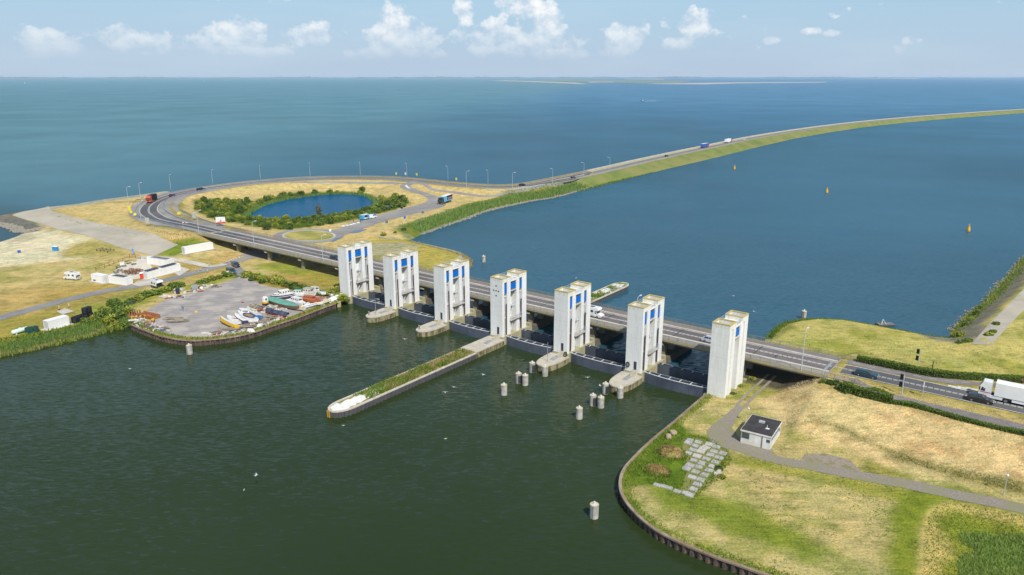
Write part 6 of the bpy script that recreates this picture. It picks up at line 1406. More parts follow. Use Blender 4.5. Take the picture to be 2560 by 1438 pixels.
# terrace
ter = np.array(px([(262, 697), (300, 668), (355, 652), (372, 658), (385, 678), (360, 695), (330, 700)], 1.7)); sheet('terrace', ter, pm('terrace_paving', (0.60, 0.56, 0.47), 0.9, (0.50, 0.46, 0.38), 0.8, world=True), 0.12, step=2)
sheet('terrace', np.array(px([(330, 712), (345, 702), (378, 700), (392, 704), (372, 713), (350, 716)], 1.7)), CONC_L, 0.10, step=2)
sheet('terrace', np.array(px([(432, 680), (450, 668), (476, 673), (448, 690)], 1.7)), CONC_L, 0.08, step=2)
WOODB = pm('wood_brown', (0.26, 0.12, 0.05), 0.85, (0.18, 0.08, 0.035), 2.5)
def fence(pts, z, label, h=1.5):
    p = np.array(px(pts, z)); q = smooth(p, 2.2); T = thing('timber_fence', (*q[0][:2], gh(*q[0][:2])), 0, label, 'fence')
    pm1 = MB().box(-0.07, 0.07, -0.07, 0.07, 0, h).mesh('post', WOODB)
    for i in range(len(q)): part('post', pm1, T, (*(q[i][:2] - q[0][:2]), 0))
    for i in range(len(q) - 1):
        for zz in (0.75, h - 0.05): MB().bar((*(q[i][:2] - q[0][:2]), zz), (*(q[i + 1][:2] - q[0][:2]), zz), 0.09).build('rail', WOODB, T)
fence([(240, 677), (262, 670), (285, 662), (308, 655), (325, 650)], 1.7, 'reddish timber post and rail fence along the beach side of the pavilion'); fence([(325, 650), (340, 652), (352, 654)], 1.7, 'short return of reddish timber fence at the rear of the terrace')
def picnic(x, y, z, rz, label, group, mat=WOODB):
    T = thing('picnic_table', (x, y, z), rz, label, 'picnic table', group)
    for k in range(4): MB().box(-0.9, 0.9, -0.36 + k * 0.185, -0.2 + k * 0.185, 0.70, 0.75).build('table_plank', mat, T)
    for s in (-1, 1):
        MB().box(-0.9, 0.9, s * 0.75 - 0.13, s * 0.75 + 0.13, 0.42, 0.46).build('bench_plank', mat, T)
        MB().bar((s * 0.6, -0.3, 0.7), (s * 0.6, -0.72, 0.0), 0.09).bar((s * 0.6, 0.3, 0.7), (s * 0.6, 0.72, 0.0), 0.09).bar((s * 0.6, -0.85, 0.4), (s * 0.6, 0.85, 0.4), 0.08).build('leg_frame', mat, T)
for x, y in [(312, 682), (318, 680.5), (326, 683.5), (333, 682), (329, 676), (345, 677), (338, 679), (321, 686), (335, 686), (345, 684), (352, 679)]:
    p = P(x, y, 1.8); picnic(p[0], p[1], 1.85, random.uniform(-0.3, 0.3), 'brown wooden picnic table on the pale pavilion terrace', 'picnic tables on the terrace')
DWOOD = pm('dark_wood', (0.10, 0.085, 0.065), 0.9, (0.15, 0.13, 0.1), 2)
for x, y in [(296, 670), (310, 668), (323, 662), (335, 664), (300, 678), (290, 683), (340, 657), (318, 657)]:
    p = P(x, y, 1.8); picnic(p[0], p[1], 1.85, random.uniform(-0.5, 0.5) + 0.6, 'dark weathered picnic table on the beach side of the terrace', 'dark tables on the terrace', DWOOD)
p = P(307, 665, 1.8); T = thing('kiosk_box', (p[0], p[1], 1.85), 0.2, 'small white counter block on the terrace edge by the fence', 'counter'); MB().box(-0.8, 0.8, -0.5, 0.5, 0, 1.3).build('body', CONTM, T); MB().box(-0.9, 0.9, -0.6, 0.6, 1.3, 1.38).build('top', CONTM, T)
for i, (x, y) in enumerate([(248, 629), (257, 631), (267, 632), (276, 634)]):
    a = P(x - 6, y + 2.0, 1.7); b = P(x + 10, y - 2.2, 1.7); r = heading(a, b); c = (a + b) / 2; T = thing('beach_bench', (c[0], c[1], gh(c[0], c[1])), r, 'slim dark wooden beam bench in the row on the grass', 'bench', 'beam benches on the grass')
    MB().box(-1.9, 1.9, -0.15, 0.15, 0.55, 0.67).build('seat', DWOOD, T)
    for s in (-1, 1): MB().box(s * 1.6 - 0.12, s * 1.6 + 0.12, -0.14, 0.14, -0.1, 0.55).build('leg', DWOOD, T)
def toilet(x, y, z, mat, label, rz=0.4, roofm=None, w=1.15):
    T = thing('portable_toilet', (x, y, z), rz, label, 'toilet'); MB().box(-w / 2, w / 2, -w / 2, w / 2, 0.1, 2.1).build('cabin', mat, T); MB().box(-w / 2 - 0.02, w / 2 + 0.02, -w / 2 - 0.02, w / 2 + 0.02, 2.1, 2.3, 0.12, 0.12).build('roof', roofm or WHITEP, T)
    MB().box(-w / 2 + 0.12, w / 2 - 0.12, -w / 2 - 0.03, -w / 2, 0.15, 2.0).build('door', mat, T); MB().box(w / 2 - 0.25, w / 2 - 0.15, -w / 2 - 0.06, -w / 2 - 0.03, 0.9, 1.2).build('handle', GREYS, T); MB().box(-w / 2 - 0.05, w / 2 + 0.05, -w / 2 - 0.05, w / 2 + 0.05, 0, 0.1).build('skid', CHASSIS, T)
p = P(355, 697, 1.7); toilet(p[0], p[1], 1.75, pm('toilet_red', (0.70, 0.06, 0.02), 0.4), 'bright orange red portable toilet at the pavilion entrance', 0.5)
p = P(136, 628, 1.4); toilet(p[0], p[1], p[2] - 0.05, pm('toilet_blue', (0.02, 0.24, 0.52), 0.4), 'blue portable toilet with white roof on the sand', 0.3, None, 1.15)
p = P(142, 628.5, 1.4); toilet(p[0] + 0.1, p[1], p[2] - 0.05, MATS['toilet_blue'], 'second blue toilet cabin joined beside the first on the sand', 0.3, None, 1.15)
p = P(49, 635, 1.2); T = thing('waste_bin', (p[0], p[1], gh(p[0], p[1])), 0.4, 'blue wheeled bin tipped on the beach', 'bin'); MB().box(-0.5, 0.5, -0.45, 0.45, 0.1, 1.0, -0.08, -0.06).build('tub', BLUEV, T); MB().box(-0.6, 0.6, -0.55, 0.55, 1.0, 1.1).build('lid', BLUEV, T)
p = P(332, 643, 1.7); T = thing('beach_flag', (p[0], p[1], 1.7), -0.4, 'blue and white upright banner sign near the pavilion', 'banner'); MB().tube((0, 0, 0), (0, 0, 3.6), 0.04).build('pole', GREYS, T); MB().box(0.03, 1.1, -0.02, 0.02, 1.0, 3.5).build('cloth', pm('banner_blue', (0.12, 0.35, 0.75), 0.7, (0.6, 0.7, 0.8), 0.9, lo=0.5, hi=0.62), T); MB().box(0.03, 1.1, -0.025, 0.025, 1.0, 1.5).build('cloth_hem', pm('banner_red', (0.5, 0.12, 0.12), 0.7), T)
# tanks by the reedy bank
x, y, r, L = cbox(37, 843, 79, 831, 1.4); T = thing('gas_tank', (x, y, 1.55), r, 'pale mint green gas tank lying on a concrete slab', 'tank'); tk = MB(); n = 16; rings = []
for xx, rr in ((-2.3, 0.15), (-2.2, 0.45), (-1.95, 0.62), (1.95, 0.62), (2.2, 0.45), (2.3, 0.15)): rings.append([(xx, rr * math.cos(2 * math.pi * i / n), 0.95 + rr * math.sin(2 * math.pi * i / n)) for i in range(n)])
tk.loft(rings).build('vessel', pm('mint', (0.52, 0.74, 0.62), 0.4, (0.6, 0.78, 0.68), 1), T, smooth=True)
for s in (-1.3, 1.3): MB().box(s - 0.12, s + 0.12, -0.5, 0.5, 0.05, 0.5).build('saddle', WHITEP, T)
MB().box(-3.4, 3.0, -1.2, 1.2, -0.2, 0.05).build('base_slab', CONC_L, T); MB().box(-0.2, 0.2, -0.2, 0.2, 1.55, 1.75).build('valve_cover', WHITEP, T)
GT = pm('tank_dark_green', (0.012, 0.05, 0.045), 0.5, (0.02, 0.07, 0.06), 2)
BLKT = pm('tank_black', (0.012, 0.013, 0.018), 0.45, (0.02, 0.02, 0.026), 2)
def barrel(x, y, z, r, h, mat, label, group=None, ribs=3):
    T = thing('water_tank', (x, y, z), 0, label, 'tank', group); m = MB(); n = 18; rg = [(0, r * 0.97)]
    for k in range(ribs): t = h * (k + 1) / (ribs + 1); rg += [(t - 0.1, r * 0.97), (t - 0.05, r), (t + 0.05, r), (t + 0.1, r * 0.97)]
    rg += [(h * 0.95, r * 0.95), (h, r * 0.6)]; m.loft([[(q * math.cos(2 * math.pi * i / n), q * math.sin(2 * math.pi * i / n), z_) for i in range(n)] for z_, q in rg]); m.build('vessel', mat, T)
    MB().tube((0, 0, h), (0, 0, h + 0.1), r * 0.3, k=10).build('lid', mat, T)
for x, y in [(72, 834), (80, 833), (90, 831)]: p = P(x, y, 1.5); barrel(p[0], p[1], 1.5, 0.85, 1.9, GT, 'dark green ribbed tank beside the mint gas tank', 'green ribbed tanks')
for x, y in [(188, 808), (197, 805), (206, 802), (216, 800), (226, 797)]: p = P(x, y, 1.5); barrel(p[0], p[1], 1.55, 0.95, 2.0, BLKT, 'black round tank in the row beside the white container', 'black tanks in a row')
for x, y in [(216, 800), (225, 797)]: p = P(x, y, 1.5); barrel(p[0], p[1], 3.66, 0.92, 1.7, BLKT, 'black round tank stacked on top of the row', 'black tanks stacked on top')
sheet('slab', np.array(px([(142, 780), (162, 771), (186, 779), (156, 787)], 1.6)), CONC_L, 0.12, step=2); MB()
# traffic beacons along the track
BEAW = pm('beacon_white', (0.8, 0.8, 0.78), 0.5); BEAR = pm('beacon_red', (0.65, 0.05, 0.04), 0.5)
def beacon(x, y, z, label, group):
    T = thing('traffic_beacon', (x, y, z), random.uniform(-0.4, 0.4), label, 'beacon', group); MB().box(-0.3, 0.3, -0.2, 0.2, 0, 0.12).build('foot', CHASSIS, T); MB().box(-0.13, 0.13, -0.03, 0.03, 0.12, 1.15).build('board', BEAW, T)
    for k in range(3): MB().quad((-0.132, -0.032, 0.2 + k * 0.32), (0.132, -0.032, 0.3 + k * 0.32), (0.132, -0.032, 0.46 + k * 0.32), (-0.132, -0.032, 0.36 + k * 0.32)).build('stripe', BEAR, T)
for x, y in [(148, 774), (173, 768)]: p = P(x, y, 1.65); beacon(p[0], p[1], 1.7, 'red and white beacon between the track and the pale slab', 'beacons by the pale slab')
for x, y in [(490, 678), (501, 677), (519, 681), (523, 664), (568, 657), (576, 654)]: p = P(x, y, 1.65); beacon(p[0], p[1], 1.7, 'red and white beacon near the junction of track and path', 'beacons at the track junction')
for x, y in [(567, 655), (573, 652.5), (579, 650), (585, 648), (591, 646), (598, 644)]:
    p = P(x, y, 1.7); T = thing('kerb_stone', (p[0], p[1], 1.7), 0.5, 'pale boulder in the row beside the underpass road', 'stone', 'stones beside the underpass road'); MB().prism([(0.4 * math.cos(t) * random.uniform(0.8, 1.2), 0.3 * math.sin(t) * random.uniform(0.8, 1.2)) for t in np.linspace(0, 5.5, 8)], -0.1, 0.4, [(0.2 * math.cos(t), 0.15 * math.sin(t)) for t in np.linspace(0, 5.5, 8)]).build('stone', CONC_L, T)
for x, y in [(858, 566.5), (868, 564.5), (877, 562.5), (885, 560.5), (895, 558)]:
    p = P(x, y, 2.6); T = thing('road_block', (p[0], p[1], 2.6), 0.5, 'white concrete block along the edge of the car park', 'block', 'white blocks along the car park'); MB().box(-0.8, 0.8, -0.3, 0.3, 0, 0.5, 0.1, 0.08).build('block', WHITE_L, T)
# bins of the car park
for x, y, m, l in [(967, 558, pm('bin_grey', (0.12, 0.16, 0.17), 0.6), 'grey litter bin on a slab at the near end of the car park'), (1012, 547, BLUEV, 'blue litter bin on a slab beside the car park'), (1057, 534, MATS['bin_grey'], 'dark litter bin on a slab below the cyan truck'), (1004, 522, BLACKP, 'small black bin on the pond side of the car park'), (937, 540.5, BLUEV, 'blue bin beside the white van')]:
    p = G(x, y); T = thing('litter_bin', (p[0], p[1], p[2]), 0.4, l, 'bin'); MB().box(-0.45, 0.45, -0.4, 0.4, 0.05, 1.15, -0.06, -0.05).build('tub', m, T); MB().box(-0.5, 0.5, -0.45, 0.45, 1.15, 1.3, 0.1, 0.1).build('lid', m, T); MB().box(-2.4, 0.7, -0.7, 0.7, -0.1, 0.05).build('slab', CONC_L, T)
# persons by the food trailer
SKIN = pm('skin', (0.45, 0.28, 0.2), 0.6); CLD = pm('cloth_dark', (0.02, 0.022, 0.03), 0.9); CLB = pm('cloth_blue', (0.03, 0.05, 0.14), 0.9); CLW = pm('cloth_light', (0.45, 0.42, 0.38), 0.9); HAIRM = pm('hair', (0.03, 0.02, 0.012), 0.8)
def person(x, y, z, rz, top, leg, label, seed=0):
    T = thing('person', (x, y, z), rz, label, 'person')
    J = {'pel': (0, 0, 0.95), 'che': (0, 0.02, 1.28), 'nek': (0, 0.02, 1.47), 'hed': (0.0, 0.03, 1.62), 'hd2': (0, 0.04, 1.74), 'lh': (0.1, 0, 0.9), 'lk': (0.11, 0.04, 0.5), 'la': (0.11, 0.0, 0.09), 'lt': (0.12, 0.16, 0.04), 'rh': (-0.1, 0, 0.9), 'rk': (-0.12, -0.05 + 0.1 * seed, 0.5), 'ra': (-0.13, -0.1, 0.09), 'rt': (-0.14, 0.06, 0.04), 'ls': (0.19, 0.02, 1.4), 'le': (0.26, 0.0, 1.13), 'lw': (0.24, 0.14, 0.92), 'lf': (0.23, 0.2, 0.85), 'rs': (-0.19, 0.02, 1.4), 're': (-0.27, 0.0, 1.13), 'rw': (-0.25, 0.12, 0.92), 'rf': (-0.24, 0.18, 0.85)}
    E_ = [('pel', 'che'), ('che', 'nek'), ('nek', 'hed'), ('hed', 'hd2'), ('pel', 'lh'), ('lh', 'lk'), ('lk', 'la'), ('la', 'lt'), ('pel', 'rh'), ('rh', 'rk'), ('rk', 'ra'), ('ra', 'rt'), ('che', 'ls'), ('ls', 'le'), ('le', 'lw'), ('lw', 'lf'), ('che', 'rs'), ('rs', 're'), ('re', 'rw'), ('rw', 'rf')]
    rad = {'pel': 0.15, 'che': 0.16, 'nek': 0.06, 'hed': 0.095, 'hd2': 0.08, 'lh': 0.1, 'lk': 0.065, 'la': 0.045, 'lt': 0.04, 'rh': 0.1, 'rk': 0.065, 'ra': 0.045, 'rt': 0.04, 'ls': 0.07, 'le': 0.048, 'lw': 0.034, 'lf': 0.03, 'rs': 0.07, 're': 0.048, 'rw': 0.034, 'rf': 0.03}
    ks = list(J); me = bpy.data.meshes.new('body'); me.from_pydata([J[k] for k in ks], [(ks.index(a), ks.index(b)) for a, b in E_], []); o = bpy.data.objects.new('body', me); COL.objects.link(o)
    md = o.modifiers.new('skin', 'SKIN'); ly = me.skin_vertices[0] if me.skin_vertices else None
    if ly is None:
        bm = bmesh.new(); bm.from_mesh(me); bm.verts.layers.skin.verify(); bm.to_mesh(me); bm.free(); ly = me.skin_vertices[0]
    for i, k in enumerate(ks): ly.data[i].radius = (rad[k], rad[k]); ly.data[i].use_root = k == 'pel'
    o.modifiers.new('sub', 'SUBSURF').levels = 1; o.parent = T
    m, nt, b = nt_new('person_cloth'); g = nt.nodes.new('ShaderNodeTexCoord'); sx = nt.nodes.new('ShaderNodeSeparateXYZ'); nt.links.new(g.outputs['Object'], sx.inputs[0]); col = ramp(nt, mathn(nt, 'MULTIPLY', sx.outputs[2], 0.5), [(0.0, leg), (0.475, leg), (0.48, top), (0.735, top), (0.74, (0.45, 0.28, 0.2))])
    nt.nodes[col.node.name].color_ramp.interpolation = 'CONSTANT'; nt.links.new(col, b.inputs['Base Color']); me.materials.append(m)
    hr = MB(); n = 10
    hr.loft([[(r_ * math.cos(2 * math.pi * i / n), 0.02 + r_ * math.sin(2 * math.pi * i / n), z_) for i in range(n)] for z_, r_ in ((1.66, 0.115), (1.74, 0.12), (1.81, 0.085), (1.84, 0.03))]).build('hair', HAIRM, T)
p = P(902, 556, 2.6); person(p[0], p[1], 2.62, 0.5, (0.03, 0.05, 0.14), (0.02, 0.02, 0.03), 'person in dark blue clothes standing at the food trailer counter')
p = P(884, 556, 2.6); person(p[0], p[1], 2.62, 2.0, (0.02, 0.022, 0.03), (0.02, 0.02, 0.02), 'person in black sitting apart beside the white road blocks', 1)
p = G(2553, 963); person(p[0], p[1], p[2] + 0.1, U_ANG, (0.25, 0.12, 0.1), (0.02, 0.025, 0.04), 'person in a reddish top on the cycle path by the hedge', 1)

# ------------------------------------------------------------------ hut, slabs, mounds on the right meadow
hA, hB, hC = P(1851, 1106, 1.7), P(1924.5, 1125, 1.7), P(1954.5, 1087, 1.7); hw = np.hypot(*(hB - hA)[:2]); hr = heading(hA, hB); hd = np.hypot(*(hC - hB)[:2])
T = thing('hut', (hA[0], hA[1], 1.65), hr, 'small white flat roofed hut with blue window frames on the meadow', 'hut'); HWALL = pm('hut_wall', (0.76, 0.76, 0.74), 0.8, (0.62, 0.62, 0.58), 1.0, stretch=(1.5, 1.5, 0.2), c3=(0.6, 0.58, 0.5), s3=0.35)
MB().box(0, hw, 0, hd, 0, 2.75).build('wall', HWALL, T); rf = MB().box(-0.12, hw + 0.12, -0.12, hd + 0.12, 2.75, 2.9).build('roof', pm('roof_bitumen', (0.035, 0.033, 0.035), 0.9, (0.06, 0.055, 0.055), 1.2, bump=0.02), T)
for q in ((-0.16, hw + 0.16, -0.16, -0.121), (-0.16, hw + 0.16, hd + 0.121, hd + 0.16), (-0.16, -0.121, -0.121, hd + 0.121), (hw + 0.121, hw + 0.16, -0.121, hd + 0.121)): MB().box(*q, 2.62, 2.95).build('fascia', HWALL, rf)
MB().box(hw * 0.35, hw * 0.35 + 1.1, hd * 0.62, hd * 0.62 + 0.8, 2.9, 3.2).build('roof_light', pm('rooflight', (0.45, 0.46, 0.47), 0.4), rf); MB().box(hw * 0.68, hw * 0.68 + 0.7, hd * 0.35, hd * 0.35 + 0.5, 2.9, 3.0).tube((hw * 0.72, hd * 0.4, 2.9), (hw * 0.72, hd * 0.4, 3.6), 0.05).build('vent_pipe', WHITES, rf)
BLF = pm('blue_frame', (0.10, 0.24, 0.52), 0.5)
def window(x0, x1, y, z0, z1, side='f', pane=GLASS):
    if side == 'f': w_ = MB().box(x0, x1, y - 0.05, y, z0, z1).build('window', pane, T); MB().box(x0 - 0.09, x1 + 0.09, y - 0.045, y - 0.001, z0 - 0.1, z0 - 0.005).box(x0 - 0.09, x0 - 0.005, y - 0.045, y - 0.001, z0, z1).box(x1 + 0.005, x1 + 0.09, y - 0.045, y - 0.001, z0, z1).build('window_frame', BLF, w_)
    else: w_ = MB().box(y, y + 0.05, x0, x1, z0, z1).build('window', pane, T); MB().box(y + 0.001, y + 0.045, x0 - 0.09, x1 + 0.09, z0 - 0.1, z0 - 0.005).build('window_frame', BLF, w_)
window(0.2, 1.55, 0, 1.25, 2.4); window(hw - 0.75, hw - 0.2, 0, 1.55, 2.1); window(0.5, hd - 1.6, hw, 1.75, 2.25, 's', pm('window_band', (0.12, 0.2, 0.38), 0.3)); window(hd - 1.2, hd - 0.7, hw, 1.2, 1.9, 's')
MB().tube((hw * 0.72, -0.08, 0), (hw * 0.72, -0.08, 2.7), 0.07).build('downpipe', pm('pipe_brown', (0.22, 0.13, 0.1), 0.7), T)
# slabs
sr = heading(P(1724, 1236.5, 1.6), P(1771.5, 1176, 1.6)) - math.pi / 2
SLABM = pm('old_slab', (0.38, 0.37, 0.355), 0.92, (0.28, 0.275, 0.26), 1.2, c3=(0.42, 0.41, 0.38), s3=0.45); SLABL = pm('pale_slab', (0.50, 0.475, 0.42), 0.92, (0.40, 0.38, 0.34), 1.2)
smesh = []
for k in range(5):
    g_ = random.Random(k); pts = []
    for (a, b) in ((-0.9, -0.8), (0, -0.82), (0.9, -0.8), (0.92, 0), (0.9, 0.8), (0, 0.82), (-0.9, 0.8), (-0.91, 0)): pts.append((a * g_.uniform(0.86, 1.04), b * g_.uniform(0.86, 1.04)))
    smesh.append(MB().prism(pts, -0.1, 0.10, [(a * 0.97, b * 0.97) for a, b in pts]).mesh('slab', SLABM))
smesh_l = MB().prism([(-0.9, -0.8), (0.9, -0.8), (0.9, 0.8), (-0.9, 0.8)], -0.1, 0.11).mesh('slab', SLABL)
sx0 = P(1745, 1150, 1.6)
pav = sheet('slab_field', np.array(px([(1702, 1100), (1752, 1097), (1815, 1128), (1795, 1170), (1730, 1245), (1700, 1230), (1720, 1170)], 1.6)), pm('weedy_soil', (0.16, 0.19, 0.04), 0.95, (0.22, 0.2, 0.07), 1.0, world=True), 0.03, step=2)
for (cx, cy, l) in [(610, 300, 0), (575, 348, 0), (755, 335, 0), (705, 400, 0), (665, 475, 0), (895, 430, 1), (1085, 418, 0), (1040, 500, 0), (805, 505, 1), (735, 585, 1), (975, 560, 0), (1200, 535, 0), (905, 635, 0), (1135, 615, 0), (680, 660, 0), (820, 710, 0), (1068, 690, 0), (768, 780, 0), (1005, 770, 0), (610, 750, 0), (550, 808, 0), (705, 865, 0), (945, 842, 0), (872, 920, 0), (650, 960, 0), (803, 1010, 0), (745, 1092, 0), (672, 1178, 0), (610, 1280, 0), (580, 530, 0), (235, 1150, 0), (385, 1215, 0), (110, 1115, 0), (20, 1098, 0), (960, 375, 1), (845, 455, 1), (540, 1245, 0)]:
    p = P(1640 + cx / 7.19, 1060 + cy / 7.19, 1.62); o = bpy.data.objects.new('slab', smesh_l if l else random.choice(smesh)); COL.objects.link(o); o.parent = pav
    o.location = (p[0], p[1], gh(p[0], p[1]) + 0.07); o.rotation_euler = (random.uniform(-0.03, 0.03), random.uniform(-0.03, 0.03), sr + random.uniform(-0.06, 0.06)); o.scale = (random.uniform(0.74, 0.9) if cx > 400 else 0.75, random.uniform(0.74, 0.9) if cx > 400 else 0.6, 1)
# heaps of earth and dry grass, boulders
EARTHM = pm('earth_heap', (0.40, 0.27, 0.12), 0.95, (0.26, 0.17, 0.08), 1.2, c3=(0.22, 0.22, 0.05), s3=0.4, bump=0.12, bscale=3)
def heap(x, y, rx, ry, h, label, seed):
    p = G(x, y); g_ = np.random.default_rng(seed); m = MB(); n = 18; rings = []
    for t in np.linspace(0, 1, 7):
        r_ = math.cos(t * math.pi / 2) ** 0.8; rings.append([(rx * r_ * math.cos(a) * g_.uniform(0.62, 1.2) + 0.05, ry * r_ * math.sin(a) * g_.uniform(0.62, 1.2), h * math.sin(t * math.pi / 2) * g_.uniform(0.7, 1.12) - 0.2) for a in np.linspace(0, 2 * math.pi, n, endpoint=False)])
    T = thing('earth_heap', p, sr, label, 'heap'); m.loft(rings).build('earth', EARTHM, T, smooth=True)
    k = 500; a = g_.uniform(0, 6.28, k); r_ = np.sqrt(g_.uniform(0, 1, k)); bp = np.column_stack([rx * r_ * np.cos(a), ry * r_ * np.sin(a), h * np.sqrt(np.maximum(0, 1 - r_ ** 2)) * 0.9 - 0.1]); v, f = blades(bp, (0.1, 0.35), 0.14, g_, 1.2); part('dry_grass', quick_mesh('dry_grass', v, f, leaf_mat('heap_grass', (0.22, 0.15, 0.06), (0.5, 0.34, 0.15))), T)
    k = 700; a = g_.uniform(0, 6.28, k); r_ = np.sqrt(g_.uniform(0.45, 1.5, k)); bp = np.column_stack([rx * r_ * np.cos(a), ry * r_ * np.sin(a), np.maximum(0, h * 0.8 * (1 - r_))]); v, f = blades(bp, (0.15, 0.55), 0.16, g_, 0.9); part('weeds', quick_mesh('weeds', v, f, WEEDM), T)
heap(1677, 1135, 2.6, 2.2, 1.5, 'larger heap of earth and dry brown grass beside the slabs', 4); heap(1643, 1178, 2.3, 1.8, 1.0, 'smaller low heap of earth and dry grass near the quay', 5)
def boulder(x, y, r, h, label, seed):
    p = G(x, y); g_ = np.random.default_rng(seed); m = MB(); n = 12
    m.loft([[(r * q * math.cos(a) * g_.uniform(0.9, 1.1), r * q * math.sin(a) * g_.uniform(0.9, 1.1), z_) for a in np.linspace(0, 2 * math.pi, n, endpoint=False)] for z_, q in ((-0.2, 0.9), (h * 0.5, 1.0), (h * 0.95, 0.85), (h * 1.05, 0.5))]); T = thing('boulder', p, 0, label, 'boulder'); m.build('stone', pm('boulder', (0.42, 0.34, 0.23), 0.95, (0.32, 0.25, 0.17), 1.5, bump=0.05), T)
boulder(1683, 1085, 0.75, 0.7, 'larger pale brown boulder at the weedy quay corner', 1); boulder(1671, 1096, 0.6, 0.9, 'smaller upright boulder leaning at the weedy quay corner', 2)
for x, y, s in [(1790, 1185, 0), (1797, 1180, 1), (1801, 1188, 2)]:
    p = G(x, y); T = thing('rubble_block', p, 0.4 * s, 'broken pale concrete block among weeds by the slabs', 'rubble', 'rubble blocks by the slabs'); MB().prism([(0.6, 0), (0.2, 0.4), (-0.5, 0.3), (-0.55, -0.2), (0.1, -0.4)], -0.1, 0.35, [(0.5, 0), (0.2, 0.3), (-0.4, 0.2), (-0.4, -0.1), (0.1, -0.3)]).build('block', SLABL, T)
for q in [(1815, 1160), (1797, 1172), (1806, 1195)]: p = G(*q); bush(p[0], p[1], 0.75, 'round green weed bush at the edge of the slab field', 'weed bushes by the slabs', 0.7, z=p[2])

# ------------------------------------------------------------------ mooring posts, buoys, raft
POSTM = pm('post_concrete', (0.40, 0.385, 0.34), 0.9, (0.27, 0.255, 0.22), 2.0, stretch=(1, 1, 0.25), c3=(0.46, 0.44, 0.40), s3=0.9); PTOP = pm('post_top', (0.46, 0.40, 0.20), 0.95, (0.55, 0.52, 0.44), 2.5); PFEND = pm('post_fender', (0.05, 0.05, 0.055), 0.8)
def dolphin(x, y, label, group, r=0.78, h=2.5, fend=True, lad=False):
    p = P(x, y, 0); T = thing('mooring_post', p, U_ANG + 0.5, label, 'mooring post', group); n = 20
    m = MB(); m.loft([[(q * math.cos(2 * math.pi * i / n), q * math.sin(2 * math.pi * i / n), z_) for i in range(n)] for z_, q in ((-1.5, r * 0.97), (h - 0.25, r * 0.97), (h - 0.22, r), (h, r))]); m.build('shaft', POSTM, T)
    MB().tube((0, 0, h), (0, 0, h + 0.06), r * 0.9, k=20).build('top', PTOP, T); MB().tube((0, 0, h + 0.06), (0, 0, h + 0.55), 0.14, 0.11, 8).tube((-0.22, 0, h + 0.38), (0.22, 0, h + 0.38), 0.07, k=6).build('bollard', WHITES, T)
    if fend:
        fm = MB()
        for k in range(7): a = -1.1 + k * 0.26; fm.box(-0.09, 0.09, -0.05, 0.05, 0.15, h - 0.4)
        for k in range(6): a = -1.4 + k * 0.3; f_ = MB().box(-0.10, 0.10, -0.06, 0.06, 0.15, h - 0.45).build('fender', PFEND, T); f_.location = (r * 1.02 * math.cos(a), r * 1.02 * math.sin(a), 0); f_.rotation_euler = (0, 0, a + math.pi / 2)
    if lad:
        l = MB()
        for s in (-0.2, 0.2): l.bar((s, 0, 0), (s, 0, h), 0.06)
        for z_ in np.arange(0.2, h, 0.3): l.bar((-0.2, 0, z_), (0.2, 0, z_), 0.05)
        lo = l.build('ladder', GREYS, T); lo.location = (r * 1.05 * math.cos(-2.0), r * 1.05 * math.sin(-2.0), 0); lo.rotation_euler = (0, 0, -2.0 + math.pi / 2)
for x, y, f_ in [(1330.6, 930, 1), (1362.3, 939.5, 0), (1296.6, 957, 1), (1313, 962, 0), (1260, 986.5, 0)]: dolphin(x, y, f"grey mooring post {'with dark fender bars ' if f_ else ''}in the group off the tower with leaning tyre", 'mooring posts off the fifth tower', fend=bool(f_))
for x, y, f_ in [(1513.4, 983.5, 1), (1550, 993.5, 0), (1482, 1013, 1), (1501.7, 1018.3, 0), (1447.8, 1046, 0)]: dolphin(x, y, f"grey mooring post {'with dark fender bars ' if f_ else ''}in the group off the tower with hanging fender", 'mooring posts off the sixth tower', fend=bool(f_))
dolphin(1485, 1293, 'lone grey mooring post off the curved rusty quay', None, lad=True, fend=False); dolphin(475, 885, 'lone pale mooring post off the boat yard quay', None, lad=True, fend=False); dolphin(1209.5, 655, 'lone mooring post in the lake off the grassy point', None, fend=False, h=2.4); dolphin(2008.5, 797, 'lone mooring post in the lake off the right meadow', None, lad=True, fend=False)
YELB = pm('buoy_yellow', (0.75, 0.42, 0.01), 0.45, (0.68, 0.36, 0.01), 2)
for x, y, l in [(1836, 423, 'yellow buoy near the long dike'), (2067, 482, 'yellow buoy in the middle of the lake'), (2421, 578, 'yellow buoy toward the far right stone shore')]:
    p = P(x, y, 0); T = thing('buoy', p, 0, l + ' on blue water', 'buoy'); n = 14
    MB().loft([[(q * math.cos(2 * math.pi * i / n), q * math.sin(2 * math.pi * i / n), z_) for i in range(n)] for z_, q in ((-0.8, 0.75), (0.9, 0.75), (1.1, 0.7), (2.2, 0.42), (2.6, 0.4))]).build('float', YELB, T); MB().bar((-0.35, 0, 3.05), (0.35, 0, 3.5), 0.14).bar((0.35, 0, 3.05), (-0.35, 0, 3.5), 0.14).tube((0, 0, 2.6), (0, 0, 3.3), 0.06, k=6).build('top_mark', YELB, T)
p = P(2213, 813, 0); T = thing('work_raft', p, 0.05, 'low dark raft with white frame moored off the right meadow', 'raft'); RFM = pm('raft_dark', (0.06, 0.065, 0.07), 0.7)
for s in (-0.8, 0.8): MB().tube((-2.6, s, 0.1), (2.6, s, 0.1), 0.32, k=10).build('float', RFM, T)
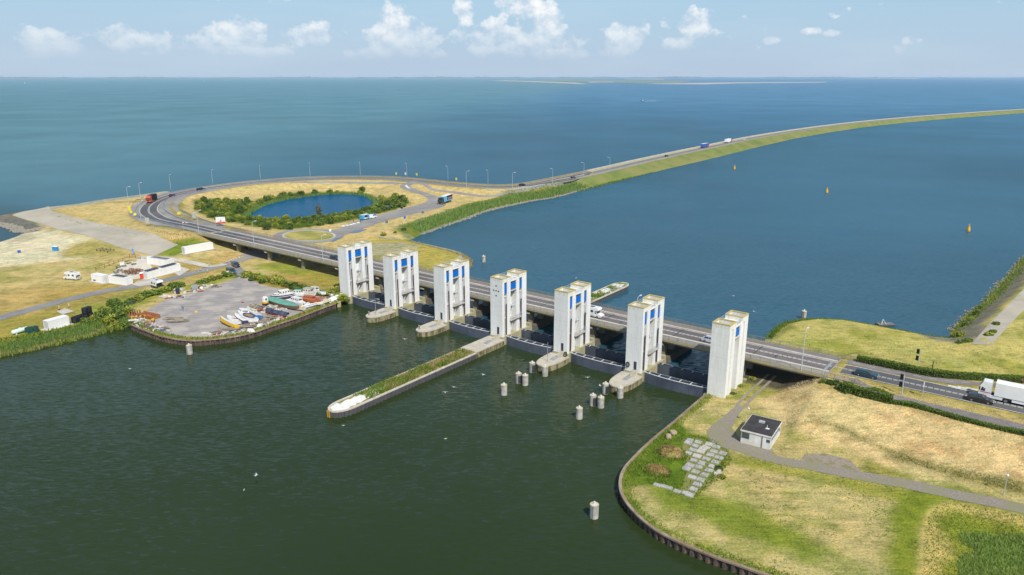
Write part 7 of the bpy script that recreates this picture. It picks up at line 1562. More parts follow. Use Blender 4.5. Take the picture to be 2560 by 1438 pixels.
MB().box(-2.4, 2.4, -1.0, 1.0, 0.4, 0.52).build('deck', pm('raft_deck', (0.2, 0.2, 0.19), 0.8), T); MB().bar((-1.6, -0.8, 0.5), (-0.9, 0, 1.9), 0.1).bar((-0.2, -0.8, 0.5), (-0.9, 0, 1.9), 0.1).bar((-0.9, 0.8, 0.5), (-0.9, 0, 1.9), 0.1).build('frame', WHITES, T)

# ------------------------------------------------------------------ lamps, rails, signs
LAMPM = pm('lamp_steel', (0.52, 0.54, 0.56), 0.5, (0.46, 0.48, 0.5), 1, metal=0.2); LHEAD = pm('lamp_head', (0.72, 0.73, 0.74), 0.35)
lm = MB().tube((0, 0, 0), (0, 0, 9.2), 0.12, 0.075, 8); lm.tube((0, 0, 9.2), (0.25, 0, 9.75), 0.07, 0.06, 7); lm.tube((0.25, 0, 9.75), (1.3, 0, 10.0), 0.06, 0.05, 7)
M_LPOLE = lm.mesh('pole', LAMPM); M_LHEAD = MB().box(-0.1, 0.85, -0.17, 0.17, -0.09, 0.1, 0.05, 0.05).mesh('lamp_head', LHEAD); M_LDOOR = MB().box(0.1, 0.135, -0.06, 0.06, 0.6, 1.1).mesh('service_door', GREYS)
def lamp(loc, rz, label, group, s=1.0):
    T = thing('street_lamp', loc, rz, label, 'street lamp', group); part('pole', M_LPOLE, T, scale=(1, 1, s)); part('lamp_head', M_LHEAD, T, (1.25, 0, 9.98 * s)); part('service_door', M_LDOOR, T)
for k in range(7):
    u = -2.8 - 3 * PITCH_U * 0 + (-176 + 0.6 if k == 0 else -135.2 + (k - 1) * PITCH_U * 2)
    lamp((*UV(u, 13.95), 6.75), U_ANG + math.pi / 2, 'tall grey street lamp standing on the edge beam of the bridge', 'street lamps on the bridge')
lk = [(352, 497.7), (427, 472.5), (532, 458), (651, 446), (775.5, 439.5), (901, 437.5), (1017.5, 440), (1120, 448.5), (1220, 459.5)]
for x, y in lk:
    p = G(x, y + 1.0); i = int(np.argmin(np.hypot(ROAD_L[:, 0] - p[0], ROAD_L[:, 1] - p[1]))); d = ROAD_L[i][:2] - p[:2]; lamp((p[0], p[1], p[2] - 0.1), math.atan2(d[1], d[0]), 'grey street lamp on the sea side of the loop road', 'street lamps along the sea side of the loop')
for x, y in [(1361, 457), (1436.8, 440.5), (1501.8, 426)]:
    p = P(x, y, 5.3); i = int(np.argmin(np.hypot(ROAD_L[:, 0] - p[0], ROAD_L[:, 1] - p[1]))); t = ROAD_L[i + 1] - ROAD_L[i - 1]; a = math.atan2(t[1], t[0]); q = ROAD_L[i][:2] + np.array([math.sin(a), -math.cos(a)]) * 5.0; lamp((q[0], q[1], 5.1), a + math.pi / 2, 'grey street lamp on the lake side of the dike road', 'street lamps along the dike')
for x, y, l in [(353, 551, 'street lamp at the outer guard rail of the sharp bend'), (1166, 468, 'street lamp between loop road and car park spur'), (1281, 472, 'street lamp beside the railing where the dike begins'), (322, 512, 'street lamp on the dry plateau outside the bend')]: p = G(x, y); lamp((p[0], p[1], p[2] - 0.1), 0.3, l, None)
def park_lamp(x, y, h, label):
    p = G(x, y); T = thing('lamp_post', p, 0, label, 'lamp post'); MB().tube((0, 0, -0.1), (0, 0, h), 0.07, 0.05, 8).build('pole', LAMPM, T); m = MB(); n = 12
    m.loft([[(q * math.cos(2 * math.pi * i / n), q * math.sin(2 * math.pi * i / n), h + z_) for i in range(n)] for z_, q in ((0, 0.06), (0.08, 0.24), (0.25, 0.27), (0.36, 0.15), (0.4, 0.03))]); m.build('lamp_head', LHEAD, T); MB().box(-0.07, 0.07, -0.08, -0.06, 0.5, 0.9).build('service_door', GREYS, T)
park_lamp(2508.5, 1239, 3.8, 'short lamp post beside the gravel path at the straw field'); park_lamp(1868, 1058, 3.2, 'short lamp post behind the white hut')
# crash barriers
BARM = pm('barrier_steel', (0.42, 0.46, 0.52), 0.4, (0.36, 0.40, 0.45), 0.8, metal=0.5)
def barrier(pts, label, lift=0.0, gap=4.0):
    q = smooth(np.asarray(pts, float), 2.0); T = thing('crash_barrier', q[0], 0, label, 'crash barrier'); b_ = MB(); r_ = q - q[0]; z = surf(q[:, 0], q[:, 1]); z = np.where(z < 1, q[:, 2], z) - q[0][2]
    A = [(r_[i, 0], r_[i, 1], z[i]) for i in range(len(q))]
    for i in range(len(A) - 1):
        a, c = A[i], A[i + 1]
        for z0, z1, o_ in ((0.45, 0.55, 0.0), (0.55, 0.65, 0.05), (0.65, 0.78, 0.0)): b_.quad((a[0], a[1] - o_, a[2] + z0), (c[0], c[1] - o_, c[2] + z0), (c[0], c[1] - o_, c[2] + z1), (a[0], a[1] - o_, a[2] + z1))
        b_.quad((a[0], a[1] - 0.06, a[2] + 0.79), (c[0], c[1] - 0.06, c[2] + 0.79), (c[0], c[1] + 0.28, c[2] + 0.79), (a[0], a[1] + 0.28, a[2] + 0.79))
    b_.build('beam', BARM, T); pmh = MB().box(-0.06, 0.06, 0.02, 0.14, -0.2, 0.78).mesh('post', BARM)
    for i in range(0, len(A), 2): part('post', pmh, T, A[i])
    return T
barrier(GP([(358, 495.5), (338, 505), (330, 517), (331, 528), (345, 541), (372, 551), (410, 560), (456, 572)]), 'curved steel crash barrier round the outside of the sharp bend')
barrier(GP([(383, 566), (420, 569), (460, 576), (489, 582)]), 'straight steel crash barrier on the bank below the bend'); barrier(GP([(445, 490), (420, 499), (408, 512), (410, 525), (428, 538), (452, 549), (480, 556)]), 'curved steel crash barrier on the inside of the sharp bend'); barrier(GP([(459, 530), (490, 545), (520, 556), (560, 567)]), 'steel crash barrier beside the path above the pond shrubs')
sea_b = offset(LOOP[20:150], np.full(130, 6.4)); barrier(np.column_stack([sea_b[:, :2], surf(sea_b[:, 0], sea_b[:, 1])])[::3], 'long steel crash barrier on the sea side of the loop road')
inn_b = offset(LOOP[42:112], np.full(70, -4.6)); barrier(np.column_stack([inn_b[:, :2], surf(inn_b[:, 0], inn_b[:, 1])])[::3], 'steel crash barrier on the inner side of the loop road above dry grass')
# walkway on the grassy point and railing at the dike root
road('walkway', smooth(GP([(938, 590), (985, 598), (1040, 608), (1100, 620), (1140, 630), (1153, 638), (1150, 648)]), 2), -0.7, 0.7, pm('walkway_grey', (0.38, 0.38, 0.38), 0.9, (0.3, 0.3, 0.3), 1, world=True), 0.1, n=2)
q = GP([(1215, 476), (1250, 478), (1290, 476), (1310, 471)]); T = thing('railing', q[0], 0, 'pale railing at the root of the dike beside the road', 'railing'); qs = smooth(q, 2.0) - q[0]
for i in range(len(qs)): MB().box(-0.05, 0.05, -0.05, 0.05, 0, 1.1).build('post', WHITES, T).location = tuple(qs[i])
for i in range(len(qs) - 1):
    for zz in (0.55, 1.08): MB().bar((qs[i][0], qs[i][1], qs[i][2] + zz), (qs[i + 1][0], qs[i + 1][1], qs[i + 1][2] + zz), 0.1).build('rail', WHITES, T)
# signs
SGB = pm('sign_back', (0.42, 0.44, 0.36), 0.6); YEL = pm('sign_yellow', (0.85, 0.72, 0.04), 0.5); SWH = pm('sign_white', (0.82, 0.82, 0.8), 0.5); SRED = pm('sign_red', (0.50, 0.06, 0.03), 0.5)
p = G(553, 566); T = thing('billboard', p, heading(P(545, 566, 5), P(563, 565, 5)), 'white billboard with red emblem and red lower band by the loop road', 'billboard')
for s in (-1.2, 1.2): MB().box(s - 0.07, s + 0.07, -0.07, 0.07, -0.3, 3.0).build('leg', GREYS, T)
MB().box(-2.0, 2.0, -0.16, -0.08, 1.3, 4.3).build('board', SWH, T); MB().box(-2.0, 2.0, -0.175, -0.161, 1.3, 1.95).build('lower_band', SRED, T); MB().quad((-0.35, -0.17, 2.35), (0.55, -0.17, 2.35), (0.15, -0.17, 2.9), (0.2, -0.17, 3.9), (-0.05, -0.17, 2.9)).build('emblem', SRED, T); MB().box(-1.5, 1.5, -0.17, -0.162, 2.15, 2.28).build('lettering_line', SRED, T)
# direction signs seen from the back
for x, y, l in [(370, 565, 'pale green back of a direction sign on the bank outside the bend'), (486, 551, 'pale green back of a direction sign inside the bend')]:
    p = G(x, y); T = thing('road_sign', p, 0.2, l, 'road sign')
    for s in (-0.4, 0.4): MB().box(s - 0.05, s + 0.05, -0.05, 0.05, -0.3, 3.8).build('leg', GREYS, T)
    MB().box(-0.85, 0.85, -0.1, -0.05, 1.1, 3.9).build('board', SGB, T)
for x, y, l, w in [(323, 525, 'yellow chevron board outside the sharp bend', 0.7), (325, 531, 'yellow chevron board outside the sharp bend', 0.7), (328, 537, 'yellow chevron board outside the sharp bend', 0.7), (338, 543, 'yellow chevron board outside the sharp bend', 0.7), (448, 541, 'yellow board on the inner side of the bend', 0.8)]:
    p = G(x, y); T = thing('warning_board', p, 0.9, l, 'road sign', 'yellow boards round the bend' if w < 0.75 else None); MB().box(-0.04, 0.04, -0.04, 0.04, -0.2, 1.1).build('post', GREYS, T); MB().box(-w, w, -0.08, -0.04, 0.9, 2.1).build('board', YEL, T)
for x, y, l in [(991, 441, 'small yellow sign on the sea side near the junction'), (1014, 441.5, 'pale sign beside a lamp on the sea side near the junction'), (1042, 443, 'yellow sign on the sea side just past the junction'), (1141, 455, 'larger yellow sign on the sea side before the dike')]:
    p = G(x, y); T = thing('road_sign', p, -0.3, l, 'road sign'); MB().box(-0.04, 0.04, -0.04, 0.04, -0.3, 1.6).build('post', GREYS, T); MB().box(-0.6, 0.6, -0.08, -0.04, 1.3, 2.9).build('board', YEL if 'yellow' in l else SWH, T)
for x, y, l in [(433, 494, 'small round blue sign on the inner verge of the bend'), (971, 526, 'small blue and white sign by the car park')]:
    p = G(x, y); T = thing('round_sign', p, 0.0, l, 'road sign'); MB().box(-0.03, 0.03, -0.03, 0.03, -0.2, 1.8).build('post', GREYS, T); MB().tube((0, -0.06, 1.9), (0, -0.03, 1.9), 0.42, k=16).build('disc', BLUEV, T)
# barrier boom, raised, red and white
p = G(459.5, 580); T = thing('road_barrier', p, 0.4, 'raised red and white barrier head on a pole at the bridge end', 'barrier'); MB().tube((0, 0, -0.2), (0, 0, 4.2), 0.09).build('pole', GREYS, T); MB().bar((-0.2, 0, 4.2), (2.2, 0, 3.9), 0.35, 0.25).build('boom', SWH, T); MB().bar((0.5, -0.01, 4.12), (1.1, -0.01, 4.05), 0.38, 0.27).bar((1.6, -0.01, 3.98), (2.0, -0.01, 3.93), 0.38, 0.27).build('boom_stripe', SRED, T)
# traffic lights at the right bridge head
SIGB = pm('signal_black', (0.012, 0.012, 0.013), 0.6)
def signal(x, y, h, label, heads, rz):
    p = G(x, y); T = thing('traffic_light', p, rz, label, 'traffic light'); MB().tube((0, 0, -0.2), (0, 0, h), 0.11, 0.09, 8).build('pole', LAMPM, T)
    for z_ in heads:
        hd_ = MB().prism([(-0.75, -0.1), (-0.22, -0.1), (-0.22, 0.2), (-0.75, 0.2)], z_, z_ + 1.15).build('signal_head', SIGB, T)
        for k in range(3): MB().tube((-0.48, -0.1, z_ + 0.22 + k * 0.36), (-0.48, -0.26, z_ + 0.18 + k * 0.36), 0.15, k=10).build('hood', SIGB, hd_)
signal(2253.7, 987, 4.6, 'traffic light pole with two black heads on the near verge', (1.7, 3.4), U_ANG - 0.2); signal(2294, 921, 4.6, 'traffic light pole with two black heads behind the clipped hedge', (1.9, 3.6), U_ANG - 0.2)
p = G(2329.5, 929); T = thing('signal_post', p, U_ANG, 'thin dark post with side stay behind the clipped hedge', 'post'); MB().tube((0, 0, -0.2), (0, 0, 2.6), 0.09).build('pole', SIGB, T); MB().bar((0, 0, 1.6), (-1.8, 0, 0.4), 0.05).build('stay', SIGB, T)
p = G(2306, 991); T = thing('road_sign', p, U_ANG, 'slim sign seen edge on upon the near verge', 'road sign'); MB().tube((0, 0, -0.2), (0, 0, 3.4), 0.06).build('pole', LAMPM, T); MB().box(-0.04, 0.0, -0.7, 0.0, 2.3, 3.4).build('board', SWH, T)
# gauge post in the roundabout, stakes
p = P(826, 582, 2.6); T = thing('road_sign', p, 0.5, 'white sign on the kerb of the roundabout', 'road sign'); MB().box(-0.05, 0.05, -0.05, 0.05, 0, 1.2).build('post', GREYS, T); MB().box(-0.5, 0.5, -0.07, -0.05, 0.6, 1.7).build('board', SWH, T)

# ------------------------------------------------------------------ rubble along the shores
stones = MB(); g_ = np.random.default_rng(3)
def scatter_stones(line, n, d0, d1, s0, s1, seed, label):
    pts = along(line, n, d0, d1, seed); mb = MB()
    for (x, y) in pts:
        s = g_.uniform(s0, s1); z = max(gh(x, y), -0.1) ; k = 6
        b_ = [(x + s * math.cos(a) * g_.uniform(0.7, 1.2), y + s * math.sin(a) * g_.uniform(0.7, 1.2)) for a in np.linspace(0, 2 * math.pi, k, endpoint=False)]; c = (x, y)
        mb.prism(b_, z - 0.25, z + s * 0.75, [(c[0] + (q[0] - c[0]) * 0.6, c[1] + (q[1] - c[1]) * 0.6) for q in b_])
    o = mb.build('rubble', pm('rubble', (0.34, 0.31, 0.26), 0.95, (0.24, 0.21, 0.17), 0.8, world=True)); tag(o, label, 'rubble', kind='stuff')
scatter_stones(LAKE, 900, -0.6, 1.0, 0.2, 0.6, 3, 'band of rubble stones along the inner shore of the dike')
scatter_stones(FAR_R[13:], 420, -1.4, 0.3, 0.15, 0.45, 4, 'loose pale stones along the far right shore')
scatter_stones(np.array(px([(-60, 556), (0, 562), (30, 570), (52, 580), (80, 578), (105, 573)], 0)), 500, -2.0, 3.0, 0.3, 0.9, 5, 'rubble stones on the groin beside the beach')

# ------------------------------------------------------------------ gulls
GULL = pm('gull_white', (0.80, 0.80, 0.80), 0.7, (0.6, 0.6, 0.62), 4); GW = pm('gull_grey', (0.50, 0.52, 0.55), 0.7)
def gull(x, y, z, rz, label, group, flying=True):
    p = P(x, y, z); T = thing('gull', p, rz, label, 'bird', group); m = MB(); n = 8
    m.loft([[(xx, q * math.cos(2 * math.pi * i / n), q * 0.9 * math.sin(2 * math.pi * i / n) + zz) for i in range(n)] for xx, q, zz in ((-0.26, 0.01, 0.02), (-0.15, 0.06, 0.0), (0.0, 0.09, 0.0), (0.12, 0.075, 0.01), (0.18, 0.05, 0.04), (0.24, 0.055, 0.06), (0.29, 0.03, 0.06), (0.33, 0.008, 0.045))]); m.build('body', GULL, T, smooth=True)
    for s in (-1, 1):
        if flying: MB().quad((0.13, s * 0.05, 0.04), (-0.08, s * 0.05, 0.03), (-0.04, s * 0.38, 0.16), (0.14, s * 0.36, 0.17)).quad((0.14, s * 0.36, 0.17), (-0.04, s * 0.38, 0.16), (-0.12, s * 0.78, 0.08), (0.0, s * 0.62, 0.12)).build('wing', GW, T)
        else: MB().quad((0.1, s * 0.08, 0.04), (-0.05, s * 0.1, 0.03), (-0.34, s * 0.03, 0.0), (-0.1, s * 0.06, 0.08)).build('wing', GW, T)
    MB().quad((-0.22, -0.03, 0.02), (-0.22, 0.03, 0.02), (-0.36, 0.07, 0.01), (-0.36, -0.07, 0.01)).build('tail', GULL, T)
for x, y, z in [(640, 1188, 3), (1208, 937, 2), (1135, 968, 2), (1113, 981, 2), (1469, 944, 1.5), (1500, 964, 2), (1012, 848, 2), (1834, 740, 4), (1885, 779, 2), (1440, 695, 2)]: gull(x, y, z, random.uniform(0, 6.28), 'white gull flying low over the water', 'gulls flying over the water')
for x, y in [(858, 1064), (1114, 1097), (325, 922), (610, 1225)]: gull(x, y, 0.05, random.uniform(0, 6.28), 'white gull floating on the basin', 'gulls floating on the basin', False)
gull(1756, 1025, 1.9, 0.5, 'white gull standing on the grass behind the quay', None, False); gull(851, 1010, 1.75, 1.2, 'white gull perched on the jetty edge', None, False)
# ------------------------------------------------------------------ far water: sails, motor boat, islands, far shore
for x, y, l in [(62, 209, 'white sailing boat far out at the left on the open lake'), (511, 204, 'white sailing boat far out below the largest cloud')]:
    p = P(x, y, 0); T = thing('sailing_boat', p, 0.6, l, 'sailing boat'); k = 3.0
    MB().loft([[(-4, -1.2, 0.9), (-4, 1.2, 0.9), (-4, 0.8, -0.3), (-4, -0.8, -0.3)], [(1, -1.4, 1.0), (1, 1.4, 1.0), (1, 0.9, -0.3), (1, -0.9, -0.3)], [(5, -0.1, 1.3), (5, 0.1, 1.3), (5, 0.05, 0.2), (5, -0.05, 0.2)]]).build('hull', WHITEP, T); MB().tube((0.4, 0, 0.8), (0.4, 0, 14), 0.12).build('mast', GREYS, T); MB().quad((0.2, 0, 2), (-4.5, 0.5, 2.2), (0.2, 0, 13.6)).build('sail', SWH, T); MB().quad((0.6, 0, 12), (4.8, 0, 1.6), (1.0, 0.7, 2)).build('sail', SWH, T)
p = P(1606, 253, 0); T = thing('motor_boat', p, math.pi, 'small motor boat drawing a white wake on the open lake', 'motor boat'); MB().loft([[(-5, -1.4, 1.2), (-5, 1.4, 1.2), (-5, 1.0, -0.2), (-5, -1.0, -0.2)], [(2, -1.4, 1.3), (2, 1.4, 1.3), (2, 0.9, -0.2), (2, -0.9, -0.2)], [(6, -0.1, 1.8), (6, 0.1, 1.8), (6, 0.05, 0.5), (6, -0.05, 0.5)]]).build('hull', NAVYP, T); MB().box(-2.5, 1.2, -1.0, 1.0, 1.3, 2.6, 0.3, 0.15).build('cabin', WHITEP, T)
wk_ = MB(); a_ = P(1608, 253.5, 0.04); b_ = P(1640, 252.2, 0.04); d_ = (b_ - a_)[:2]; d_ /= np.linalg.norm(d_); n_ = np.array([-d_[1], d_[0]]); wk_.quad((*(a_[:2] - n_ * 2), 0.05), (*(a_[:2] + n_ * 2), 0.05), (*(b_[:2] + n_ * 6), 0.05), (*(b_[:2] - n_ * 6), 0.05)); w_ = wk_.build('wake', pm('foam', (0.62, 0.68, 0.70), 0.8, (0.25, 0.36, 0.42), 0.3, world=True, lo=0.45, hi=0.6)); w_['kind'] = 'stuff'; w_['label'] = 'white wake behind the small motor boat'; w_['category'] = 'wake'
ISM = pm('hazed_island_sand', (0.46, 0.42, 0.37), 0.95, (0.38, 0.36, 0.32), 0.02, world=True); ISG = pm('hazed_island_green', (0.13, 0.19, 0.14), 0.95, (0.20, 0.25, 0.19), 0.008, world=True, c3=(0.12, 0.2, 0.24), s3=0.003)  # greyer, bluer tones: distance haze put into the island colours
def isle(pts, z, mat, name='island'):
    m = MB(); q = [P(x, y, 0) for x, y in pts]; m.prism([(a[0], a[1]) for a in q], -1, z); o = m.build(name, mat); o['kind'] = 'structure'
isle([(1222, 202.4), (1290, 204.2), (1370, 207.2), (1450, 211), (1470, 211.3), (1440, 207.5), (1340, 203.6), (1262, 201.6)], 2.0, ISM); isle([(1310, 201.5), (1450, 205.0), (1600, 209.5), (1700, 207.5), (1730, 203.0), (1600, 201.0), (1400, 199.8)], 1.5, ISG)
isle([(1470, 206.5), (1530, 206.2), (1535, 204.8), (1478, 205.0)], 2.2, ISM); isle([(1620, 210.3), (1760, 211.2), (1850, 208.4), (2065, 206.4), (2068, 205.2), (1840, 206.4), (1640, 209.3)], 1.2, ISM); isle([(1560, 198.6), (1660, 199.2), (1660, 198.0), (1560, 197.7)], 2.0, ISM); isle([(2110, 195.5), (2290, 197.2), (2300, 196.2), (2110, 194.6)], 2.0, ISM)
FARM = pm('far_shore', (0.10, 0.125, 0.11), 0.95, (0.16, 0.17, 0.14), 0.003, world=True)
def far_shore(x0, x1, y0, y1, hs, seed, step=6):
    m = MB(); g2 = np.random.default_rng(seed); xs = np.arange(x0, x1, step); prev = None
    top = []; 
    for i, x in enumerate(xs):
        yy = y0 + (y1 - y0) * (x - x0) / (x1 - x0); a = P(x, yy, 0); b = a * 1.02; h_ = hs * (0.25 + 0.9 * vnoise(np.array([i * 1.0]), np.array([0.0]), 5, seed)[0] * g2.uniform(0.6, 1.2)); top.append((a, b, h_))
    for (a, b, h0), (c, d, h1) in zip(top[:-1], top[1:]): m.quad((a[0], a[1], -1), (c[0], c[1], -1), (c[0], c[1], h1), (a[0], a[1], h0)); m.quad((a[0], a[1], h0), (c[0], c[1], h1), (d[0], d[1], h1), (b[0], b[1], h0)); m.quad((d[0], d[1], -1), (b[0], b[1], -1), (b[0], b[1], h0), (d[0], d[1], h1))
    o = m.build('far_shore', FARM); o['kind'] = 'structure'
far_shore(-500, 780, 197.2, 195.8, 48, 3); far_shore(780, 2200, 195.8, 195.6, 52, 4); far_shore(2200, 3100, 196.0, 196.0, 30, 5)
# ------------------------------------------------------------------ derelict boats and scrap in the yard
def bp(name, c, c2=None): return pm('boat_' + name, c, 0.55, c2 or tuple(x * 0.8 for x in c), 1.2, c3=tuple(x * 0.7 + 0.05 for x in c), s3=0.6)
BW = bp('white', (0.76, 0.76, 0.74)); BCREAM = bp('cream', (0.68, 0.64, 0.52)); BNAVY = bp('navy', (0.03, 0.05, 0.11)); BRED = bp('red', (0.42, 0.10, 0.09)); BPINK = bp('pink', (0.50, 0.30, 0.30)); BYEL = bp('yellow', (0.80, 0.47, 0.01)); BBLUE = bp('blue', (0.03, 0.16, 0.48)); BGREEN = bp('green_deck', (0.10, 0.33, 0.24), (0.16, 0.38, 0.28)); BRUST = bp('rust_brown', (0.20, 0.12, 0.08)); BORANGE = bp('orange', (0.50, 0.13, 0.03)); BBLK = bp('black', (0.02, 0.022, 0.025)); BWOOD = bp('teak', (0.36, 0.23, 0.12)); BGREY = bp('grey', (0.42, 0.40, 0.36))
def boat(bx, by, sx, sy, label, top, bottom, deck, beam=0.32, cabin=None, roll=0.0, pitchd=0.0, hgt=1.0, rail=False, cockpit=None, mast=None, transom=0.85, lift=0.0, stripe=None, Lmin=None):
    a = P(bx, by, 1.9); b = P(sx, sy, 1.9); c = (a + b) / 2; L = np.hypot(*(a - b)[:2]); rz = heading(b, a)
    if Lmin: L = max(L, Lmin)
    T = thing('boat', (c[0], c[1], 1.6 + lift), rz, label, 'boat', 'old boats in the yard', rx=R(roll), ry=R(pitchd)); B_ = L * beam / 2; D = hgt * 1.3
    ts = [0, 0.12, 0.3, 0.5, 0.7, 0.85, 0.95, 1.0]; bw = [transom, 0.93, 1.0, 1.0, 0.86, 0.58, 0.25, 0.03]; kz = [0.12, 0.05, 0.0, 0.0, 0.04, 0.16, 0.42, 0.75]; dz_ = [1.0, 0.98, 0.97, 1.0, 1.05, 1.12, 1.2, 1.25]
    low, upr, dk = MB(), MB(), MB(); rl, ru, rd = [], [], []
    for t, w, k, d in zip(ts, bw, kz, dz_):
        x = -L / 2 + L * t; h = B_ * w; zk = k * D; zc = D * (0.35 + 0.5 * k * 0.6); zd = d * D
        rl.append([(x, -h * 0.9, zc), (x, -h * 0.5, (zc + zk) / 2 - 0.05), (x, 0, zk), (x, h * 0.5, (zc + zk) / 2 - 0.05), (x, h * 0.9, zc)])
        ru.append([(x, -h, zd), (x, -h * 0.96, (zd + zc) / 2), (x, -h * 0.9, zc)]); rd.append([(x, h, zd - 0.03), (x, h * 0.5, zd + 0.04), (x, 0, zd + 0.06), (x, -h * 0.5, zd + 0.04), (x, -h, zd - 0.03)])
    low.loft(rl, False, False); low.quad(*rl[0]); low.build('hull_bottom', bottom, T)
    upr.loft(ru, False, False); upr.loft([[(x, -y, z) for x, y, z in r[::-1]] for r in ru], False, False); upr.quad(ru[0][0], ru[0][2], (ru[0][2][0], -ru[0][2][1], ru[0][2][2]), (ru[0][0][0], -ru[0][0][1], ru[0][0][2])); hu = upr.build('topsides', top, T)
    if stripe is not None:
        st = MB()
        for sgn in (-1, 1):
            for q0, q1 in zip(ru[:-1], ru[1:]): st.quad(*[(p_[0], sgn * -1 * (p_[1] - 0.012) if False else sgn * (abs(p_[1]) + 0.012), p_[2] + dz2) for p_, dz2 in ((q0[1], -0.08), (q1[1], -0.08), (q1[1], 0.1), (q0[1], 0.1))])
        st.build('stripe', stripe, hu)
    dk.loft(rd, False, False); dk.build('deck', deck, T)
    if cockpit is not None:
        x0, x1, w0 = cockpit[0] * L, cockpit[1] * L, B_ * cockpit[2]; n = 16; ring = [((x0 + x1) / 2 + (x1 - x0) / 2 * math.cos(t), w0 * math.sin(t)) for t in np.linspace(0, 2 * math.pi, n, endpoint=False)]
        MB().prism(ring, D * 1.0, D * 1.0 + 0.1).build('cockpit_floor', cockpit[3], T)
        cm = MB(); o_ = [(p_[0] * 1.0, p_[1] * 1.0) for p_ in ring]; i_ = [((x0 + x1) / 2 + (p_[0] - (x0 + x1) / 2) * 0.82, p_[1] * 0.8) for p_ in ring]
        for k in range(n):
            j = (k + 1) % n; cm.quad((*o_[k], D + 0.02), (*o_[j], D + 0.02), (*o_[j], D + 0.3), (*o_[k], D + 0.3)); cm.quad((*o_[k], D + 0.3), (*o_[j], D + 0.3), (*i_[j], D + 0.3), (*i_[k], D + 0.3)); cm.quad((*i_[k], D + 0.3), (*i_[j], D + 0.3), (*i_[j], D + 0.08), (*i_[k], D + 0.08))
        cm.build('cockpit_rim', cockpit[4], T)
    for cb in (cabin or []):
        x0, x1, w0, h0, m_, rm_ = cb; h0 *= 1.2; xa, xb, wv = x0 * L, x1 * L, B_ * w0; z0 = D + 0.02
        m = MB().box(xa, xb, -wv, wv, z0, z0 + h0, 0.12, wv * 0.12); cbo = m.build('cabin', m_, T); MB().box(xa + 0.02, xb - 0.02, -wv * 0.93, wv * 0.93, z0 + h0, z0 + h0 + 0.07, 0.04, 0.04).build('cabin_roof', rm_, cbo)
        nw = max(2, int((xb - xa) / 0.75))
        for k in range(nw):
            xc = xa + (xb - xa) * (k + 0.5) / nw
            for s in (-1, 1):
                y = s * (wv * 0.935 + 0.02); MB().box(xc - 0.22, xc + 0.22, y - 0.02, y + 0.02, z0 + h0 * 0.42, z0 + h0 * 0.8).build('window', GLASS, cbo)
        for xe in (xa + 0.04, xb - 0.04): MB().box(xe - 0.05, xe + 0.05, -wv * 0.65, wv * 0.65, z0 + h0 * 0.45, z0 + h0 * 0.82).build('window', GLASS, cbo)
    if rail:
        r_ = MB()
        for q0, q1 in zip(rd[2:-1], rd[3:]):
            for s in (0, 4): r_.bar((q0[s][0], q0[s][1], q0[s][2] + 0.55), (q1[s][0], q1[s][1], q1[s][2] + 0.55), 0.04); r_.bar(q0[s], (q0[s][0], q0[s][1], q0[s][2] + 0.55), 0.04)
        r_.build('guard_rail', GREYS, T)
    if mast: MB().tube((mast[0] * L, 0, D), mast[1], 0.09, 0.06, 7).build('mast', pm('mast_wood', (0.55, 0.38, 0.14), 0.6), T)
    MB().box(-L * 0.35, -L * 0.3, -B_ * 0.5, B_ * 0.5, -0.5, D * 0.12).box(L * 0.2, L * 0.25, -B_ * 0.5, B_ * 0.5, -0.5, D * 0.12).build('wooden_support', DWOOD, T)
    return T
boat(676, 751, 734, 741, 'white cabin cruiser with navy and red hull on the yard', BNAVY, BRED, BW, 0.33, [(-0.32, 0.12, 0.62, 1.15, BW, BW), (0.12, 0.34, 0.5, 0.55, BW, BW)], hgt=1.25, rail=True, stripe=BW)
boat(750, 776, 673, 752, 'long derelict barge with peeling green deck and brown hull', BRUST, BBLK, BGREEN, 0.19, None, 6, hgt=1.1, transom=0.8)
boat(712, 794, 664, 781, 'sailing hull with navy side and red bottom lying tilted', BNAVY, BRED, BW, 0.30, [(-0.1, 0.2, 0.45, 0.45, BW, BW)], -34, hgt=1.3, transom=0.5)
boat(752, 750, 791, 757, 'rusty orange cabin wreck in the heap of boats', BORANGE, BRUST, BORANGE, 0.5, [(-0.3, 0.2, 0.75, 0.8, BORANGE, BORANGE)], 10, hgt=0.9)
boat(764, 765, 722, 754, 'white motor boat with row of cabin windows beside the green barge', BW, BNAVY, BW, 0.36, [(-0.25, 0.2, 0.65, 0.95, BW, BW)], -4, hgt=0.9)
boat(728, 739, 762, 740, 'white boat with green cabin roof behind the cruiser', BW, BCREAM, BW, 0.42, [(-0.3, 0.25, 0.75, 1.0, BW, BGREEN)], 0, hgt=0.9)
boat(752, 735, 786, 739, 'white boat with large grey wheelhouse canopy near the bushes', BW, BCREAM, BGREY, 0.45, [(-0.35, 0.2, 0.8, 1.2, BCREAM, BGREY)], 0, hgt=0.9)
boat(815, 739, 777, 730, 'white speed boat with cream canopy close to the bushes', BW, BPINK, BW, 0.34, [(-0.4, -0.1, 0.75, 0.95, BW, BCREAM)], -8, hgt=0.95, rail=True)
boat(795, 764, 825, 753, 'white hull with yellow stripe at the quay end of the heap', BW, BBLK, BCREAM, 0.30, [(-0.25, 0.05, 0.4, 0.4, BCREAM, BCREAM)], 14, hgt=0.8, stripe=BYEL)
boat(864, 739, 823, 752, 'upended white hull with pink bottom pointing at the first tower', BW, BPINK, BW, 0.26, None, 24, -6, 0.9)
boat(840, 736, 825, 741, 'small round white dinghy near the foot of the first tower', BW, BRUST, BW, 0.6, [(-0.25, 0.1, 0.5, 0.5, BW, BRUST)], 20, hgt=0.7)
